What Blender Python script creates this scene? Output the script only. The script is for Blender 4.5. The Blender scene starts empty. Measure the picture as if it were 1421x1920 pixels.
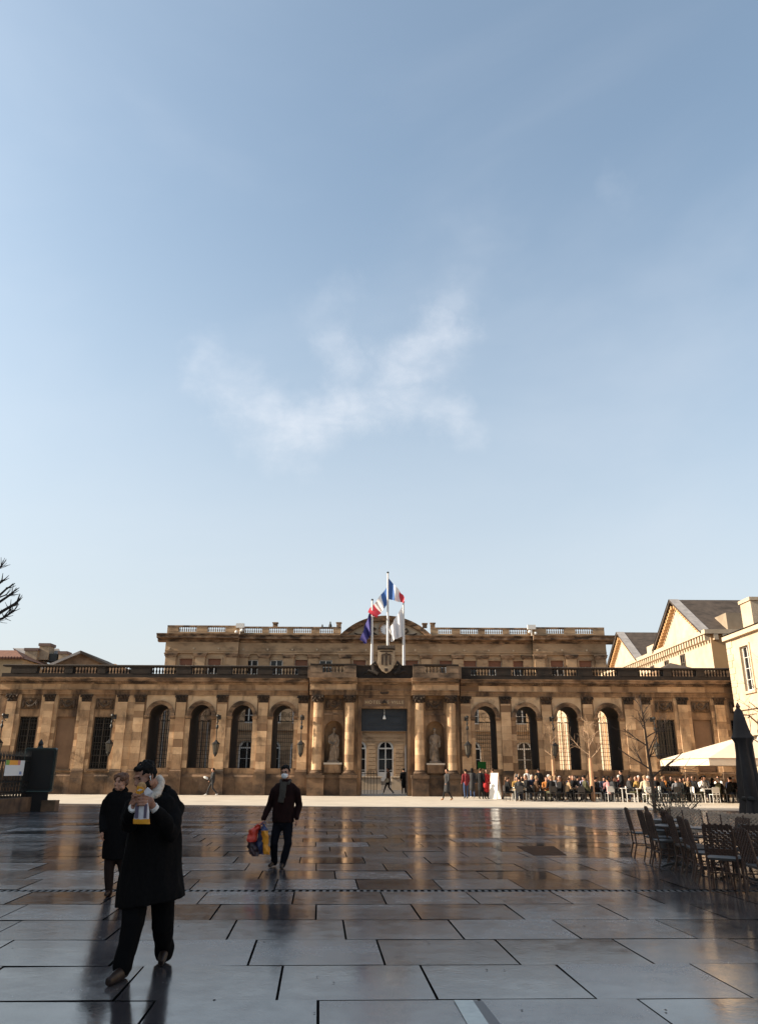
import bpy, bmesh, math, random
from mathutils import Vector, Matrix, noise as mnoise

R = math.radians
PI = math.pi
random.seed(7)
scene = bpy.context.scene
C = scene.collection

# ------------------------------------------------------------------ camera
PITCH, ROLL, EYE = R(18.75), R(0.30), 1.70
cam_data = bpy.data.cameras.new("camera")
cam_data.sensor_fit = 'VERTICAL'
cam_data.sensor_height = 36.0
cam_data.lens = 1420.0 / 1920.0 * 36.0
cam_data.clip_start = 0.1
cam_data.clip_end = 5000.0
cam = bpy.data.objects.new("camera", cam_data)
C.objects.link(cam)
CAM_ROT = Matrix.Rotation(R(90) + PITCH, 3, 'X') @ Matrix.Rotation(ROLL, 3, 'Z')
cam.matrix_world = Matrix.Translation((0, 0, EYE)) @ CAM_ROT.to_4x4()
scene.camera = cam

# ------------------------------------------------------------------ sun and sky
SUN_ELEV = R(27.0)
SUN_FRONT = R(4.6)          # how far the sun stands in front of the palace facade plane
sun_dir = Vector((-math.cos(SUN_ELEV) * math.cos(SUN_FRONT),
                  -math.cos(SUN_ELEV) * math.sin(SUN_FRONT),
                  math.sin(SUN_ELEV)))
sun_data = bpy.data.lights.new("sun", 'SUN')
sun_data.energy = 5.0
sun_data.angle = R(0.5)
sun_data.color = (1.0, 0.87, 0.70)
sun = bpy.data.objects.new("sun", sun_data)
sun.rotation_euler = (-sun_dir).to_track_quat('-Z', 'Y').to_euler()
sun.location = (-60, 0, 60)
C.objects.link(sun)

world = bpy.data.worlds.new("World")
scene.world = world
world.use_nodes = True
wn, wl = world.node_tree.nodes, world.node_tree.links
wn.clear()
w_out = wn.new("ShaderNodeOutputWorld")
w_bg = wn.new("ShaderNodeBackground")
w_bg.inputs["Strength"].default_value = 0.118
sky_n = wn.new("ShaderNodeTexSky")
sky_n.sky_type = 'NISHITA'
sky_n.sun_disc = False
sky_n.sun_elevation = SUN_ELEV
sky_n.sun_rotation = math.atan2(sun_dir.x, sun_dir.y)
sky_n.air_density = 1.0
sky_n.dust_density = 2.6
sky_n.ozone_density = 0.8


def pixel_dir(px, py):
    v = CAM_ROT @ Vector(((px - 710.5) / 1420.0, -(py - 960.0) / 1420.0, -1.0))
    return v.normalized()


# thin high cloud: wispy noise gathered around two directions of the sky
w_tc = wn.new("ShaderNodeTexCoord")


def w_math(op, a, b=None, clamp=False):
    n = wn.new("ShaderNodeMath")
    n.operation = op
    n.use_clamp = clamp
    for i, s in enumerate((a, b)):
        if s is None:
            continue
        if isinstance(s, (int, float)):
            n.inputs[i].default_value = s
        else:
            wl.new(s, n.inputs[i])
    return n.outputs[0]


def w_noise(scale, detail, rough, stretch, dist, rot=(0, 0, 0)):
    mp = wn.new("ShaderNodeMapping")
    mp.inputs["Scale"].default_value = stretch
    mp.inputs["Rotation"].default_value = rot
    wl.new(w_tc.outputs["Generated"], mp.inputs["Vector"])
    n = wn.new("ShaderNodeTexNoise")
    n.inputs["Scale"].default_value = scale
    n.inputs["Detail"].default_value = detail
    n.inputs["Roughness"].default_value = rough
    n.inputs["Distortion"].default_value = dist
    wl.new(mp.outputs["Vector"], n.inputs["Vector"])
    return n.outputs["Fac"]


# sky directions shifted by a fine turbulence, so cloud edges fray
tb_n = wn.new("ShaderNodeTexNoise")
tb_n.inputs["Scale"].default_value = 7.0
tb_n.inputs["Detail"].default_value = 7.0
tb_n.inputs["Roughness"].default_value = 0.62
wl.new(w_tc.outputs["Generated"], tb_n.inputs["Vector"])
tb_c = wn.new("ShaderNodeVectorMath")
tb_c.operation = 'SUBTRACT'
tb_c.inputs[1].default_value = (0.5, 0.5, 0.5)
wl.new(tb_n.outputs["Color"], tb_c.inputs[0])
tb_s = wn.new("ShaderNodeVectorMath")
tb_s.operation = 'MULTIPLY'
tb_s.inputs[1].default_value = (0.20, 0.20, 0.16)
wl.new(tb_c.outputs["Vector"], tb_s.inputs[0])
tb_a = wn.new("ShaderNodeVectorMath")
tb_a.operation = 'ADD'
wl.new(w_tc.outputs["Generated"], tb_a.inputs[0])
wl.new(tb_s.outputs["Vector"], tb_a.inputs[1])


def w_patch(px, py, r0, r1):
    d = wn.new("ShaderNodeVectorMath")
    d.operation = 'DISTANCE'
    wl.new(tb_a.outputs["Vector"], d.inputs[0])
    d.inputs[1].default_value = pixel_dir(px, py)
    m = wn.new("ShaderNodeMapRange")
    m.interpolation_type = 'SMOOTHSTEP'
    m.inputs["From Min"].default_value = r0
    m.inputs["From Max"].default_value = r1
    m.inputs["To Min"].default_value = 1.0
    m.inputs["To Max"].default_value = 0.0
    wl.new(d.outputs["Value"], m.inputs["Value"])
    return m.outputs["Result"]


def w_ramp(s, lo, hi):
    m = wn.new("ShaderNodeMapRange")
    m.interpolation_type = 'SMOOTHSTEP'
    m.inputs["From Min"].default_value = lo
    m.inputs["From Max"].default_value = hi
    wl.new(s, m.inputs["Value"])
    return m.outputs["Result"]


wisp = w_noise(10.0, 8.0, 0.62, (1.0, 1.0, 2.4), 0.3, (0.0, 0.5, 0.0))
veil = w_noise(1.6, 5.0, 0.55, (1.0, 1.0, 2.4), 0.5, (0.2, -0.5, 0.0))
trail = [(385, 690, .045, .45), (430, 722, .05, .6), (480, 757, .055, .8), (530, 787, .06, 1.0), (580, 800, .07, 1.0), (630, 790, .07, 1.0), (680, 770, .065, .9),
         (730, 750, .065, .9), (775, 765, .06, .8), (815, 785, .05, .7), (850, 812, .045, .4), (755, 705, .065, .8), (790, 655, .06, .75), (825, 600, .055, .40),
         (855, 545, .06, .20), (885, 480, .07, .12), (650, 690, .05, .5), (632, 640, .05, .4), (615, 590, .05, .25), (575, 860, .04, .45), (1180, 345, .03, .12)]
patch = None
for (cx_, cy_, rad_, amt_) in trail:
    q_ = w_math('MULTIPLY', w_patch(cx_, cy_, 0.0, rad_ * 1.05), amt_)
    patch = q_ if patch is None else w_math('MAXIMUM', patch, q_)
c1 = w_math('MULTIPLY', w_math('MULTIPLY', w_math('ADD', w_math('MULTIPLY', w_ramp(wisp, 0.28, 0.72), 0.65), 0.35), patch), 0.46)
c2 = w_math('ADD', w_math('MULTIPLY', w_ramp(veil, 0.40, 0.80), 0.12), 0.05)
cloud = w_math('ADD', c1, c2, clamp=True)
mixc = wn.new("ShaderNodeMixRGB")
mixc.inputs["Color2"].default_value = (4.6, 4.4, 5.0, 1)
wl.new(cloud, mixc.inputs["Fac"])
wl.new(sky_n.outputs["Color"], mixc.inputs["Color1"])
tint = wn.new("ShaderNodeMixRGB")
tint.blend_type = 'MULTIPLY'
tint.inputs["Fac"].default_value = 1.0
tint.inputs["Color2"].default_value = (1.01, 1.06, 0.965, 1)
# pale haze thickening toward the horizon, all the way round
sepz = wn.new("ShaderNodeSeparateXYZ")
wl.new(w_tc.outputs["Generated"], sepz.inputs[0])
hz_f = wn.new("ShaderNodeMapRange")
hz_f.interpolation_type = 'SMOOTHSTEP'
hz_f.inputs["From Min"].default_value = -0.02
hz_f.inputs["From Max"].default_value = 0.72
hz_f.inputs["To Min"].default_value = 0.80
hz_f.inputs["To Max"].default_value = 0.0
wl.new(sepz.outputs["Z"], hz_f.inputs["Value"])
hazy = wn.new("ShaderNodeMixRGB")
hazy.inputs["Color2"].default_value = (2.80, 2.76, 3.20, 1)
wl.new(hz_f.outputs["Result"], hazy.inputs["Fac"])
wl.new(mixc.outputs["Color"], hazy.inputs["Color1"])
wl.new(hazy.outputs["Color"], tint.inputs["Color1"])
wl.new(tint.outputs["Color"], w_bg.inputs["Color"])
wl.new(w_bg.outputs["Background"], w_out.inputs["Surface"])

vs = scene.view_settings
vs.view_transform = 'Standard'
vs.look = 'None'
vs.gamma = 1.0
vs.exposure = 1.1
scene.cycles.max_bounces = 6
scene.cycles.use_denoising = True


def at(px, py, d):
    """World point seen at photograph pixel (px, py) on the vertical plane y = d."""
    v = pixel_dir(px, py)
    return Vector((0, 0, EYE)) + v * (d / v.y)


def on_ground(px, py, z=0.0):
    v = pixel_dir(px, py)
    return Vector((0, 0, EYE)) + v * ((z - EYE) / v.z)


# ------------------------------------------------------------------ materials
MATS = {}


def mat(name, col, rough=0.8, col2=None, scale=3.0, rnd=0.0, bump=0.0, bump_scale=None, stain=None,
        stain_scale=(1, 1, 1), stain_lo=0.5, stain_hi=0.7, spec=0.5, metal=0.0, col3=None, detail=5.0,
        stain_amount=1.0, ior=None, emit=None):
    if name in MATS:
        return MATS[name]
    m = bpy.data.materials.new(name)
    m.use_nodes = True
    nt = m.node_tree
    N, L = nt.nodes, nt.links
    b = N["Principled BSDF"]
    b.inputs["Roughness"].default_value = rough
    b.inputs["Metallic"].default_value = metal
    b.inputs["Specular IOR Level"].default_value = spec
    if ior:
        b.inputs["IOR"].default_value = ior
    geo = N.new("ShaderNodeNewGeometry")
    cur = None

    def nz(sc, st=(1, 1, 1), det=detail):
        mp = N.new("ShaderNodeMapping")
        mp.inputs["Scale"].default_value = st
        L.new(geo.outputs["Position"], mp.inputs["Vector"])
        n = N.new("ShaderNodeTexNoise")
        n.inputs["Scale"].default_value = sc
        n.inputs["Detail"].default_value = det
        n.inputs["Roughness"].default_value = 0.6
        L.new(mp.outputs["Vector"], n.inputs["Vector"])
        return n.outputs["Fac"]

    def mr(s, a, c, lo=0.0, hi=1.0):
        q = N.new("ShaderNodeMapRange")
        q.inputs["From Min"].default_value = a
        q.inputs["From Max"].default_value = c
        q.inputs["To Min"].default_value = lo
        q.inputs["To Max"].default_value = hi
        L.new(s, q.inputs["Value"])
        return q.outputs["Result"]

    def mix(fac, a, c, kind='MIX'):
        q = N.new("ShaderNodeMixRGB")
        q.blend_type = kind
        if isinstance(fac, float):
            q.inputs["Fac"].default_value = fac
        else:
            L.new(fac, q.inputs["Fac"])
        for s, k in ((a, "Color1"), (c, "Color2")):
            if isinstance(s, tuple):
                q.inputs[k].default_value = (*s[:3], 1)
            else:
                L.new(s, q.inputs[k])
        return q.outputs["Color"]

    cur = tuple(col)
    if col2 is not None:
        cur = mix(mr(nz(scale), 0.32, 0.68), tuple(col), tuple(col2))
    if rnd > 0 or col3 is not None:
        oi = N.new("ShaderNodeObjectInfo")
        if col3 is not None:
            pw = N.new("ShaderNodeMath")
            pw.operation = 'POWER'
            pw.inputs[1].default_value = 3.2
            L.new(oi.outputs["Random"], pw.inputs[0])
            cur = mix(pw.outputs[0], cur, tuple(col3))
        if rnd > 0:
            hs = N.new("ShaderNodeHueSaturation")
            ml = N.new("ShaderNodeMath")
            ml.operation = 'MULTIPLY'
            ml.inputs[1].default_value = 7.31
            fr = N.new("ShaderNodeMath")
            fr.operation = 'FRACT'
            L.new(oi.outputs["Random"], ml.inputs[0])
            L.new(ml.outputs[0], fr.inputs[0])
            L.new(mr(fr.outputs[0], 0, 1, 1 - rnd, 1 + rnd), hs.inputs["Value"])
            if isinstance(cur, tuple):
                hs.inputs["Color"].default_value = (*cur[:3], 1)
            else:
                L.new(cur, hs.inputs["Color"])
            cur = hs.outputs["Color"]
    if stain is not None:
        s = mr(nz(1.0, stain_scale), stain_lo, stain_hi, 0.0, stain_amount)
        cur = mix(s, cur, tuple(stain))
    if isinstance(cur, tuple):
        b.inputs["Base Color"].default_value = (*cur[:3], 1)
    else:
        L.new(cur, b.inputs["Base Color"])
    if bump > 0:
        bp = N.new("ShaderNodeBump")
        bp.inputs["Strength"].default_value = 1.0
        bp.inputs["Distance"].default_value = bump
        L.new(nz(bump_scale or scale * 4), bp.inputs["Height"])
        L.new(bp.outputs["Normal"], b.inputs["Normal"])
    if emit:
        b.inputs["Emission Color"].default_value = (*emit[:3], 1)
        b.inputs["Emission Strength"].default_value = emit[3]
    MATS[name] = m
    return m


SOOT_SHADE = (0.020, 0.012, 0.008)
STONE = mat("limestone", (0.34, 0.21, 0.112), 0.85, (0.165, 0.088, 0.043), 0.9, rnd=0.15, bump=0.012, bump_scale=9,
            stain=(0.045, 0.024, 0.013), stain_scale=(1.5, 1.5, 0.40), stain_lo=0.44, stain_hi=0.64, stain_amount=0.95)
ASHLAR = mat("limestone_block", (0.58, 0.39, 0.23), 0.85, (0.43, 0.265, 0.142), 1.6, rnd=0.16, bump=0.012,
             bump_scale=9, col3=(0.19, 0.105, 0.052), stain=(0.055, 0.03, 0.016), stain_scale=(1.3, 1.3, 0.6),
             stain_lo=0.52, stain_hi=0.72, stain_amount=0.8)
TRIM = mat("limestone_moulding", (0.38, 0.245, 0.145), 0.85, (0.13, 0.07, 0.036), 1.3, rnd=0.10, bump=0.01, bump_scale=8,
           stain=SOOT_SHADE, stain_scale=(0.8, 0.8, 2.4), stain_lo=0.44, stain_hi=0.62, stain_amount=0.9)  # soot stain, deepened to paint in the shadow missing under cornices
SOOTY = mat("sooty_limestone", (0.030, 0.019, 0.012), 0.9, (0.011, 0.008, 0.006), 1.6, rnd=0.15, bump=0.01, bump_scale=9,
            stain=(0.14, 0.085, 0.048), stain_scale=(0.9, 0.9, 1.5), stain_lo=0.62, stain_hi=0.80, stain_amount=0.6)
PLINTH = mat("weathered_plinth", (0.19, 0.112, 0.06), 0.85, (0.075, 0.042, 0.023), 0.9, rnd=0.25, bump=0.015, bump_scale=7,
             stain=(0.022, 0.014, 0.009), stain_scale=(0.7, 0.7, 0.9), stain_lo=0.44, stain_hi=0.64, stain_amount=0.9)
PALACE = mat("palace_stone", (0.40, 0.275, 0.165), 0.85, (0.27, 0.172, 0.095), 0.35, rnd=0.10, bump=0.01, bump_scale=5,
             stain=(0.07, 0.041, 0.023), stain_scale=(0.4, 0.4, 0.8), stain_lo=0.50, stain_hi=0.70, stain_amount=0.85)
CREAM = mat("cream_stone", (0.51, 0.40, 0.285), 0.85, (0.42, 0.315, 0.21), 0.9, rnd=0.06, bump=0.008, bump_scale=5)
OCHRE = mat("ochre_stone", (0.46, 0.27, 0.12), 0.85, (0.38, 0.21, 0.09), 0.5)
IRON = mat("black_iron", (0.014, 0.013, 0.012), 0.5, spec=0.4)
GLASS = mat("dark_window_glass", (0.010, 0.010, 0.011), 0.10, spec=0.35)
WFRAME = mat("pale_window_frame", (0.55, 0.52, 0.47), 0.6)
DFRAME = mat("brown_window_frame", (0.10, 0.075, 0.055), 0.6)
SLATE = mat("slate_roof", (0.085, 0.066, 0.054), 0.9, (0.05, 0.040, 0.034), 2.0, spec=.15, stain=(0.03, 0.025, 0.022), stain_scale=(.5, .5, 2), stain_lo=.5, stain_hi=.7)
TILE = mat("terracotta_roof", (0.19, 0.095, 0.065), 0.9, (0.12, 0.065, 0.048), 2.5, spec=.1)
ZINC = mat("zinc_flashing", (0.30, 0.28, 0.27), 0.8, (0.20, 0.185, 0.18), 2.0, spec=.2)
GRAVEL = mat("courtyard_gravel", (0.09, 0.075, 0.06), 0.6, (0.06, 0.05, 0.042), 4.0)
SCULPT = mat("statue_stone", (0.30, 0.225, 0.16), 0.85, (0.17, 0.12, 0.08), 3.0, stain=(0.06, 0.045, 0.032),
             stain_scale=(2.5, 2.5, 1.2), stain_lo=0.52, stain_hi=0.7, bump=0.01, bump_scale=10)


# ------------------------------------------------------------------ mesh helpers
class MB:
    """Collects faces and links them as one mesh object."""

    def __init__(self):
        self.v, self.f = [], []

    def add(self, vs, fs):
        o = len(self.v)
        self.v += [tuple(p) for p in vs]
        self.f += [tuple(i + o for i in q) for q in fs]
        return self

    def box(self, x0, x1, y0, y1, z0, z1):
        return self.add([(x0, y0, z0), (x1, y0, z0), (x1, y1, z0), (x0, y1, z0),
                         (x0, y0, z1), (x1, y0, z1), (x1, y1, z1), (x0, y1, z1)],
                        [(0, 3, 2, 1), (4, 5, 6, 7), (0, 1, 5, 4), (1, 2, 6, 5), (2, 3, 7, 6), (3, 0, 4, 7)])

    def quad(self, *p):
        return self.add(p, [tuple(range(len(p)))])

    def prof(self, pts, x0, x1):
        """Profile of (y, z) points extruded along x, with caps."""
        n = len(pts)
        vs = [(x0, y, z) for y, z in pts] + [(x1, y, z) for y, z in pts]
        fs = [(i, (i + 1) % n, n + (i + 1) % n, n + i) for i in range(n)]
        fs += [tuple(range(n))[::-1], tuple(range(n, 2 * n))]
        return self.add(vs, fs)

    def extr(self, pts, y0, y1):
        """Outline of (x, z) points extruded along y, with caps."""
        n = len(pts)
        vs = [(x, y0, z) for x, z in pts] + [(x, y1, z) for x, z in pts]
        fs = [(i, (i + 1) % n, n + (i + 1) % n, n + i) for i in range(n)]
        fs += [tuple(range(n))[::-1], tuple(range(n, 2 * n))]
        return self.add(vs, fs)

    def lathe(self, prof, cx=0, cy=0, n=10, z0=0.0, sx=1.0, sy=1.0):
        vs, fs = [], []
        for r, z in prof:
            for k in range(n):
                a = 2 * PI * k / n
                vs.append((cx + r * sx * math.cos(a), cy + r * sy * math.sin(a), z0 + z))
        m = len(prof)
        for i in range(m - 1):
            for k in range(n):
                k2 = (k + 1) % n
                fs.append((i * n + k, i * n + k2, (i + 1) * n + k2, (i + 1) * n + k))
        fs.append(tuple(range(n))[::-1])
        fs.append(tuple((m - 1) * n + k for k in range(n)))
        return self.add(vs, fs)

    def tube(self, pts, rad, n=6, flat=1.0):
        pts = [Vector(p) for p in pts]
        if not isinstance(rad, (list, tuple)):
            rad = [rad] * len(pts)
        vs, fs = [], []
        prev = None
        for i, p in enumerate(pts):
            t = (pts[min(i + 1, len(pts) - 1)] - pts[max(i - 1, 0)])
            if t.length < 1e-9:
                t = Vector((0, 0, 1))
            t.normalize()
            if prev is None:
                ref = Vector((0, 1, 0)) if abs(t.y) < 0.9 else Vector((1, 0, 0))
                u = t.cross(ref).normalized()
            else:
                u = (prev - t * prev.dot(t))
                u = u.normalized() if u.length > 1e-6 else t.orthogonal().normalized()
            prev = u
            w = t.cross(u).normalized()
            for k in range(n):
                a = 2 * PI * k / n
                vs.append(p + u * (rad[i] * math.cos(a)) + w * (rad[i] * flat * math.sin(a)))
        for i in range(len(pts) - 1):
            for k in range(n):
                k2 = (k + 1) % n
                fs.append((i * n + k, i * n + k2, (i + 1) * n + k2, (i + 1) * n + k))
        fs.append(tuple(range(n))[::-1])
        fs.append(tuple((len(pts) - 1) * n + k for k in range(n)))
        return self.add(vs, fs)

    def rings(self, rings, n=20):
        """Closed loft through rings (centre, rx, ry[, yaw]) lying flat, bottom to top."""
        vs, fs = [], []
        for rg in rings:
            c, rx, ry = Vector(rg[0]), rg[1], rg[2]
            yw = rg[3] if len(rg) > 3 else 0.0
            ca, sa = math.cos(yw), math.sin(yw)
            for k in range(n):
                a = 2 * PI * k / n
                x, y = rx * math.cos(a), ry * math.sin(a)
                vs.append((c.x + x * ca - y * sa, c.y + x * sa + y * ca, c.z))
        m = len(rings)
        for i in range(m - 1):
            for k in range(n):
                k2 = (k + 1) % n
                fs.append((i * n + k, i * n + k2, (i + 1) * n + k2, (i + 1) * n + k))
        fs.append(tuple(range(n))[::-1])
        fs.append(tuple((m - 1) * n + k for k in range(n)))
        return self.add(vs, fs)

    def ball(self, c, r, n=12, m=8, rot=None):
        rx, ry, rz = r if isinstance(r, (tuple, list)) else (r, r, r)
        vs, fs = [], []
        c = Vector(c)
        for i in range(1, m):
            t = PI * i / m
            for k in range(n):
                a = 2 * PI * k / n
                p = Vector((rx * math.sin(t) * math.cos(a), ry * math.sin(t) * math.sin(a), -rz * math.cos(t)))
                if rot is not None:
                    p = rot @ p
                vs.append(c + p)
        b, tp = Vector((0, 0, -rz)), Vector((0, 0, rz))
        if rot is not None:
            b, tp = rot @ b, rot @ tp
        vs += [c + b, c + tp]
        ib, it = len(vs) - 2, len(vs) - 1
        for i in range(m - 2):
            for k in range(n):
                k2 = (k + 1) % n
                fs.append((i * n + k, i * n + k2, (i + 1) * n + k2, (i + 1) * n + k))
        for k in range(n):
            k2 = (k + 1) % n
            fs.append((ib, k2, k))
            fs.append((it, (m - 2) * n + k, (m - 2) * n + k2))
        return self.add(vs, fs)

    def mesh(self, name, material=None, smooth=False, fix=True):
        me = bpy.data.meshes.new(name)
        me.from_pydata(self.v, [], self.f)
        if fix:
            bm = bmesh.new()
            bm.from_mesh(me)
            bmesh.ops.recalc_face_normals(bm, faces=bm.faces)
            bm.to_mesh(me)
            bm.free()
        if material:
            me.materials.append(material)
        if smooth:
            me.shade_smooth()
            me.set_sharp_from_angle(angle=R(42))
        me.update()
        return me

    def build(self, name, material, parent=None, smooth=False, loc=None, fix=True):
        return link(name, self.mesh(name, material, smooth, fix), parent, loc)


def link(name, me, parent=None, loc=None, rotz=0.0, scale=None):
    o = bpy.data.objects.new(name, me)
    C.objects.link(o)
    if parent is not None:
        o.parent = parent
    if loc is not None:
        o.location = loc
    if rotz:
        o.rotation_euler = (0, 0, rotz)
    if scale is not None:
        o.scale = scale
    return o


def empty(name, loc=(0, 0, 0), rotz=0.0):
    o = bpy.data.objects.new(name, None)
    o.empty_display_size = 0.2
    C.objects.link(o)
    o.location = loc
    o.rotation_euler = (0, 0, rotz)
    return o


def tag(o, label=None, cat=None, group=None, kind=None):
    if label:
        o["label"] = label
    if cat:
        o["category"] = cat
    if group:
        o["group"] = group
    if kind:
        o["kind"] = kind
    return o


def copy_tree(o, parent=None):
    c = o.copy()
    C.objects.link(c)
    c.parent = parent
    for ch in list(o.children):
        copy_tree(ch, c)
    return c


def arc(cx, cz, r, a0, a1, n):
    return [(cx + r * math.cos(a0 + (a1 - a0) * i / n), cz + r * math.sin(a0 + (a1 - a0) * i / n)) for i in range(n + 1)]


def arch_bay(mb, x0, x1, z0, z1, cx, w, sill, spring, yf, yb, n=12, back=True):
    """Wall bay from x0 to x1 with a round-headed opening, reveals included."""
    r = w / 2
    a = arc(cx, spring, r, PI, 0, n)
    for y in ((yf, yb) if back else (yf,)):
        if sill > z0:
            mb.quad((x0, y, z0), (x1, y, z0), (x1, y, sill), (x0, y, sill))
        mb.quad((x0, y, sill), (cx - r, y, sill), (cx - r, y, spring), (x0, y, spring))
        mb.quad((cx + r, y, sill), (x1, y, sill), (x1, y, spring), (cx + r, y, spring))
        for i in range(n):
            (ax, az), (bx, bz) = a[i], a[i + 1]
            mb.quad((ax, y, az), (bx, y, bz), (bx, y, z1), (ax, y, z1))
        mb.quad((x0, y, spring), (cx - r, y, spring), (cx - r, y, z1), (x0, y, z1))
        mb.quad((cx + r, y, spring), (x1, y, spring), (x1, y, z1), (cx + r, y, z1))
    mb.quad((cx - r, yf, sill), (cx - r, yb, sill), (cx - r, yb, spring), (cx - r, yf, spring))
    mb.quad((cx + r, yf, sill), (cx + r, yb, sill), (cx + r, yb, spring), (cx + r, yf, spring))
    mb.quad((cx - r, yf, sill), (cx + r, yf, sill), (cx + r, yb, sill), (cx - r, yb, sill))
    for i in range(n):
        (ax, az), (bx, bz) = a[i], a[i + 1]
        mb.quad((ax, yf, az), (ax, yb, az), (bx, yb, bz), (bx, yf, bz))


def rect_bay(mb, x0, x1, z0, z1, ox0, ox1, sill, head, yf, yb):
    """Wall bay with a rectangular recess closed at its back."""
    y = yf
    mb.quad((x0, y, z0), (x1, y, z0), (x1, y, sill), (x0, y, sill))
    mb.quad((x0, y, head), (x1, y, head), (x1, y, z1), (x0, y, z1))
    mb.quad((x0, y, sill), (ox0, y, sill), (ox0, y, head), (x0, y, head))
    mb.quad((ox1, y, sill), (x1, y, sill), (x1, y, head), (ox1, y, head))
    mb.quad((ox0, yf, sill), (ox0, yb, sill), (ox0, yb, head), (ox0, yf, head))
    mb.quad((ox1, yf, sill), (ox1, yb, sill), (ox1, yb, head), (ox1, yf, head))
    mb.quad((ox0, yf, sill), (ox1, yf, sill), (ox1, yb, sill), (ox0, yb, sill))
    mb.quad((ox0, yf, head), (ox1, yf, head), (ox1, yb, head), (ox0, yb, head))


UNIT = MB().box(-.5, .5, -.5, .5, -.5, .5).mesh("stone_block", ASHLAR)
UNIT_PLINTH = MB().box(-.5, .5, -.5, .5, -.5, .5).mesh("plinth_block", PLINTH)


def stone(parent, x0, x1, y0, y1, z0, z1, me=None, name="stone"):
    return link(name, me or UNIT, parent, ((x0 + x1) / 2, (y0 + y1) / 2, (z0 + z1) / 2),
                scale=(x1 - x0, y1 - y0, z1 - z0))

# ------------------------------------------------------------------ ground
def wet_slab_material(name, base, rnd):
    m = bpy.data.materials.new(name)
    m.use_nodes = True
    N, L = m.node_tree.nodes, m.node_tree.links
    b = N["Principled BSDF"]
    geo = N.new("ShaderNodeNewGeometry")

    def nz(scale, st=(1, 1, 1), det=5.0, ro=0.6):
        mp = N.new("ShaderNodeMapping")
        mp.inputs["Scale"].default_value = st
        L.new(geo.outputs["Position"], mp.inputs["Vector"])
        n = N.new("ShaderNodeTexNoise")
        n.inputs["Scale"].default_value = scale
        n.inputs["Detail"].default_value = det
        n.inputs["Roughness"].default_value = ro
        L.new(mp.outputs["Vector"], n.inputs["Vector"])
        return n.outputs["Fac"]

    def mr(s, a, c, lo, hi):
        q = N.new("ShaderNodeMapRange")
        q.inputs["From Min"].default_value = a
        q.inputs["From Max"].default_value = c
        q.inputs["To Min"].default_value = lo
        q.inputs["To Max"].default_value = hi
        L.new(s, q.inputs["Value"])
        return q.outputs["Result"]

    oi = N.new("ShaderNodeObjectInfo")
    mx = N.new("ShaderNodeMixRGB")
    mx.inputs["Color1"].default_value = (base[0] * 0.7, base[1] * 0.7, base[2] * 0.7, 1)
    mx.inputs["Color2"].default_value = (base[0] * 1.35, base[1] * 1.3, base[2] * 1.25, 1)
    L.new(mr(nz(2.2, det=8.0), 0.3, 0.7, 0, 1), mx.inputs["Fac"])
    hs = N.new("ShaderNodeHueSaturation")
    L.new(mr(oi.outputs["Random"], 0, 1, 1 - rnd, 1 + rnd), hs.inputs["Value"])
    L.new(mx.outputs["Color"], hs.inputs["Color"])
    L.new(hs.outputs["Color"], b.inputs["Base Color"])
    # films of water: smooth in broad pools, rougher where the stone shows through
    ad = N.new("ShaderNodeMath")
    ad.operation = 'ADD'
    L.new(mr(nz(0.55, (0.6, 1.0, 1), 4.0), 0.36, 0.64, 0.07, 0.17), ad.inputs[0])
    L.new(mr(nz(5.5, det=6.0), 0.35, 0.7, -0.02, 0.05), ad.inputs[1])
    a2 = N.new("ShaderNodeMath")
    a2.operation = 'ADD'
    L.new(ad.outputs[0], a2.inputs[0])
    L.new(mr(oi.outputs["Random"], 0, 1, -0.03, 0.08), a2.inputs[1])
    a3 = N.new("ShaderNodeMath")
    a3.operation = 'ADD'
    L.new(a2.outputs[0], a3.inputs[0])
    L.new(mr(nz(70.0, det=3.0), 0.45, 0.75, 0.0, 0.10), a3.inputs[1])
    L.new(a3.outputs[0], b.inputs["Roughness"])
    b.inputs["IOR"].default_value = 2.4
    b.inputs["Specular IOR Level"].default_value = 0.5
    bp = N.new("ShaderNodeBump")
    bp.inputs["Strength"].default_value = 0.5
    bp.inputs["Distance"].default_value = 0.0009
    L.new(nz(26.0, det=4.0), bp.inputs["Height"])
    b2 = N.new("ShaderNodeBump")
    b2.inputs["Strength"].default_value = 0.5
    b2.inputs["Distance"].default_value = 0.0022
    L.new(nz(3.0, det=3.0), b2.inputs["Height"])
    L.new(bp.outputs["Normal"], b2.inputs["Normal"])
    L.new(b2.outputs["Normal"], b.inputs["Normal"])
    return m


WET = wet_slab_material("wet_slate_slab", (0.050, 0.046, 0.049), 0.40)
JOINT = mat("dark_joint_bed", (0.006, 0.006, 0.006), 0.95, spec=0.0)
PALE = mat("pale_paving", (0.46, 0.40, 0.325), 0.75, (0.37, 0.32, 0.255), 0.8, stain=(0.30, 0.25, 0.20),
           stain_scale=(0.25, 0.7, 1), stain_lo=0.56, stain_hi=0.72, bump=0.004, bump_scale=12)

ground = MB().quad((-900, -300, -0.06), (900, -300, -0.06), (900, 1500, -0.06), (-900, 1500, -0.06)).build(
    "ground", GRAVEL)
tag(ground, kind="structure")

plaza = empty("plaza")
tag(plaza, kind="structure")
bed = MB().quad((-75, -30, -0.011), (75, -30, -0.011), (75, 42.5, -0.011), (-75, 42.5, -0.011)).build(
    "joint_bed", JOINT, plaza)

SK = math.tan(R(2.0))
LEN, DEP, GAP = 1.25, 1.10, 0.014
GX = -0.0733


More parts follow.
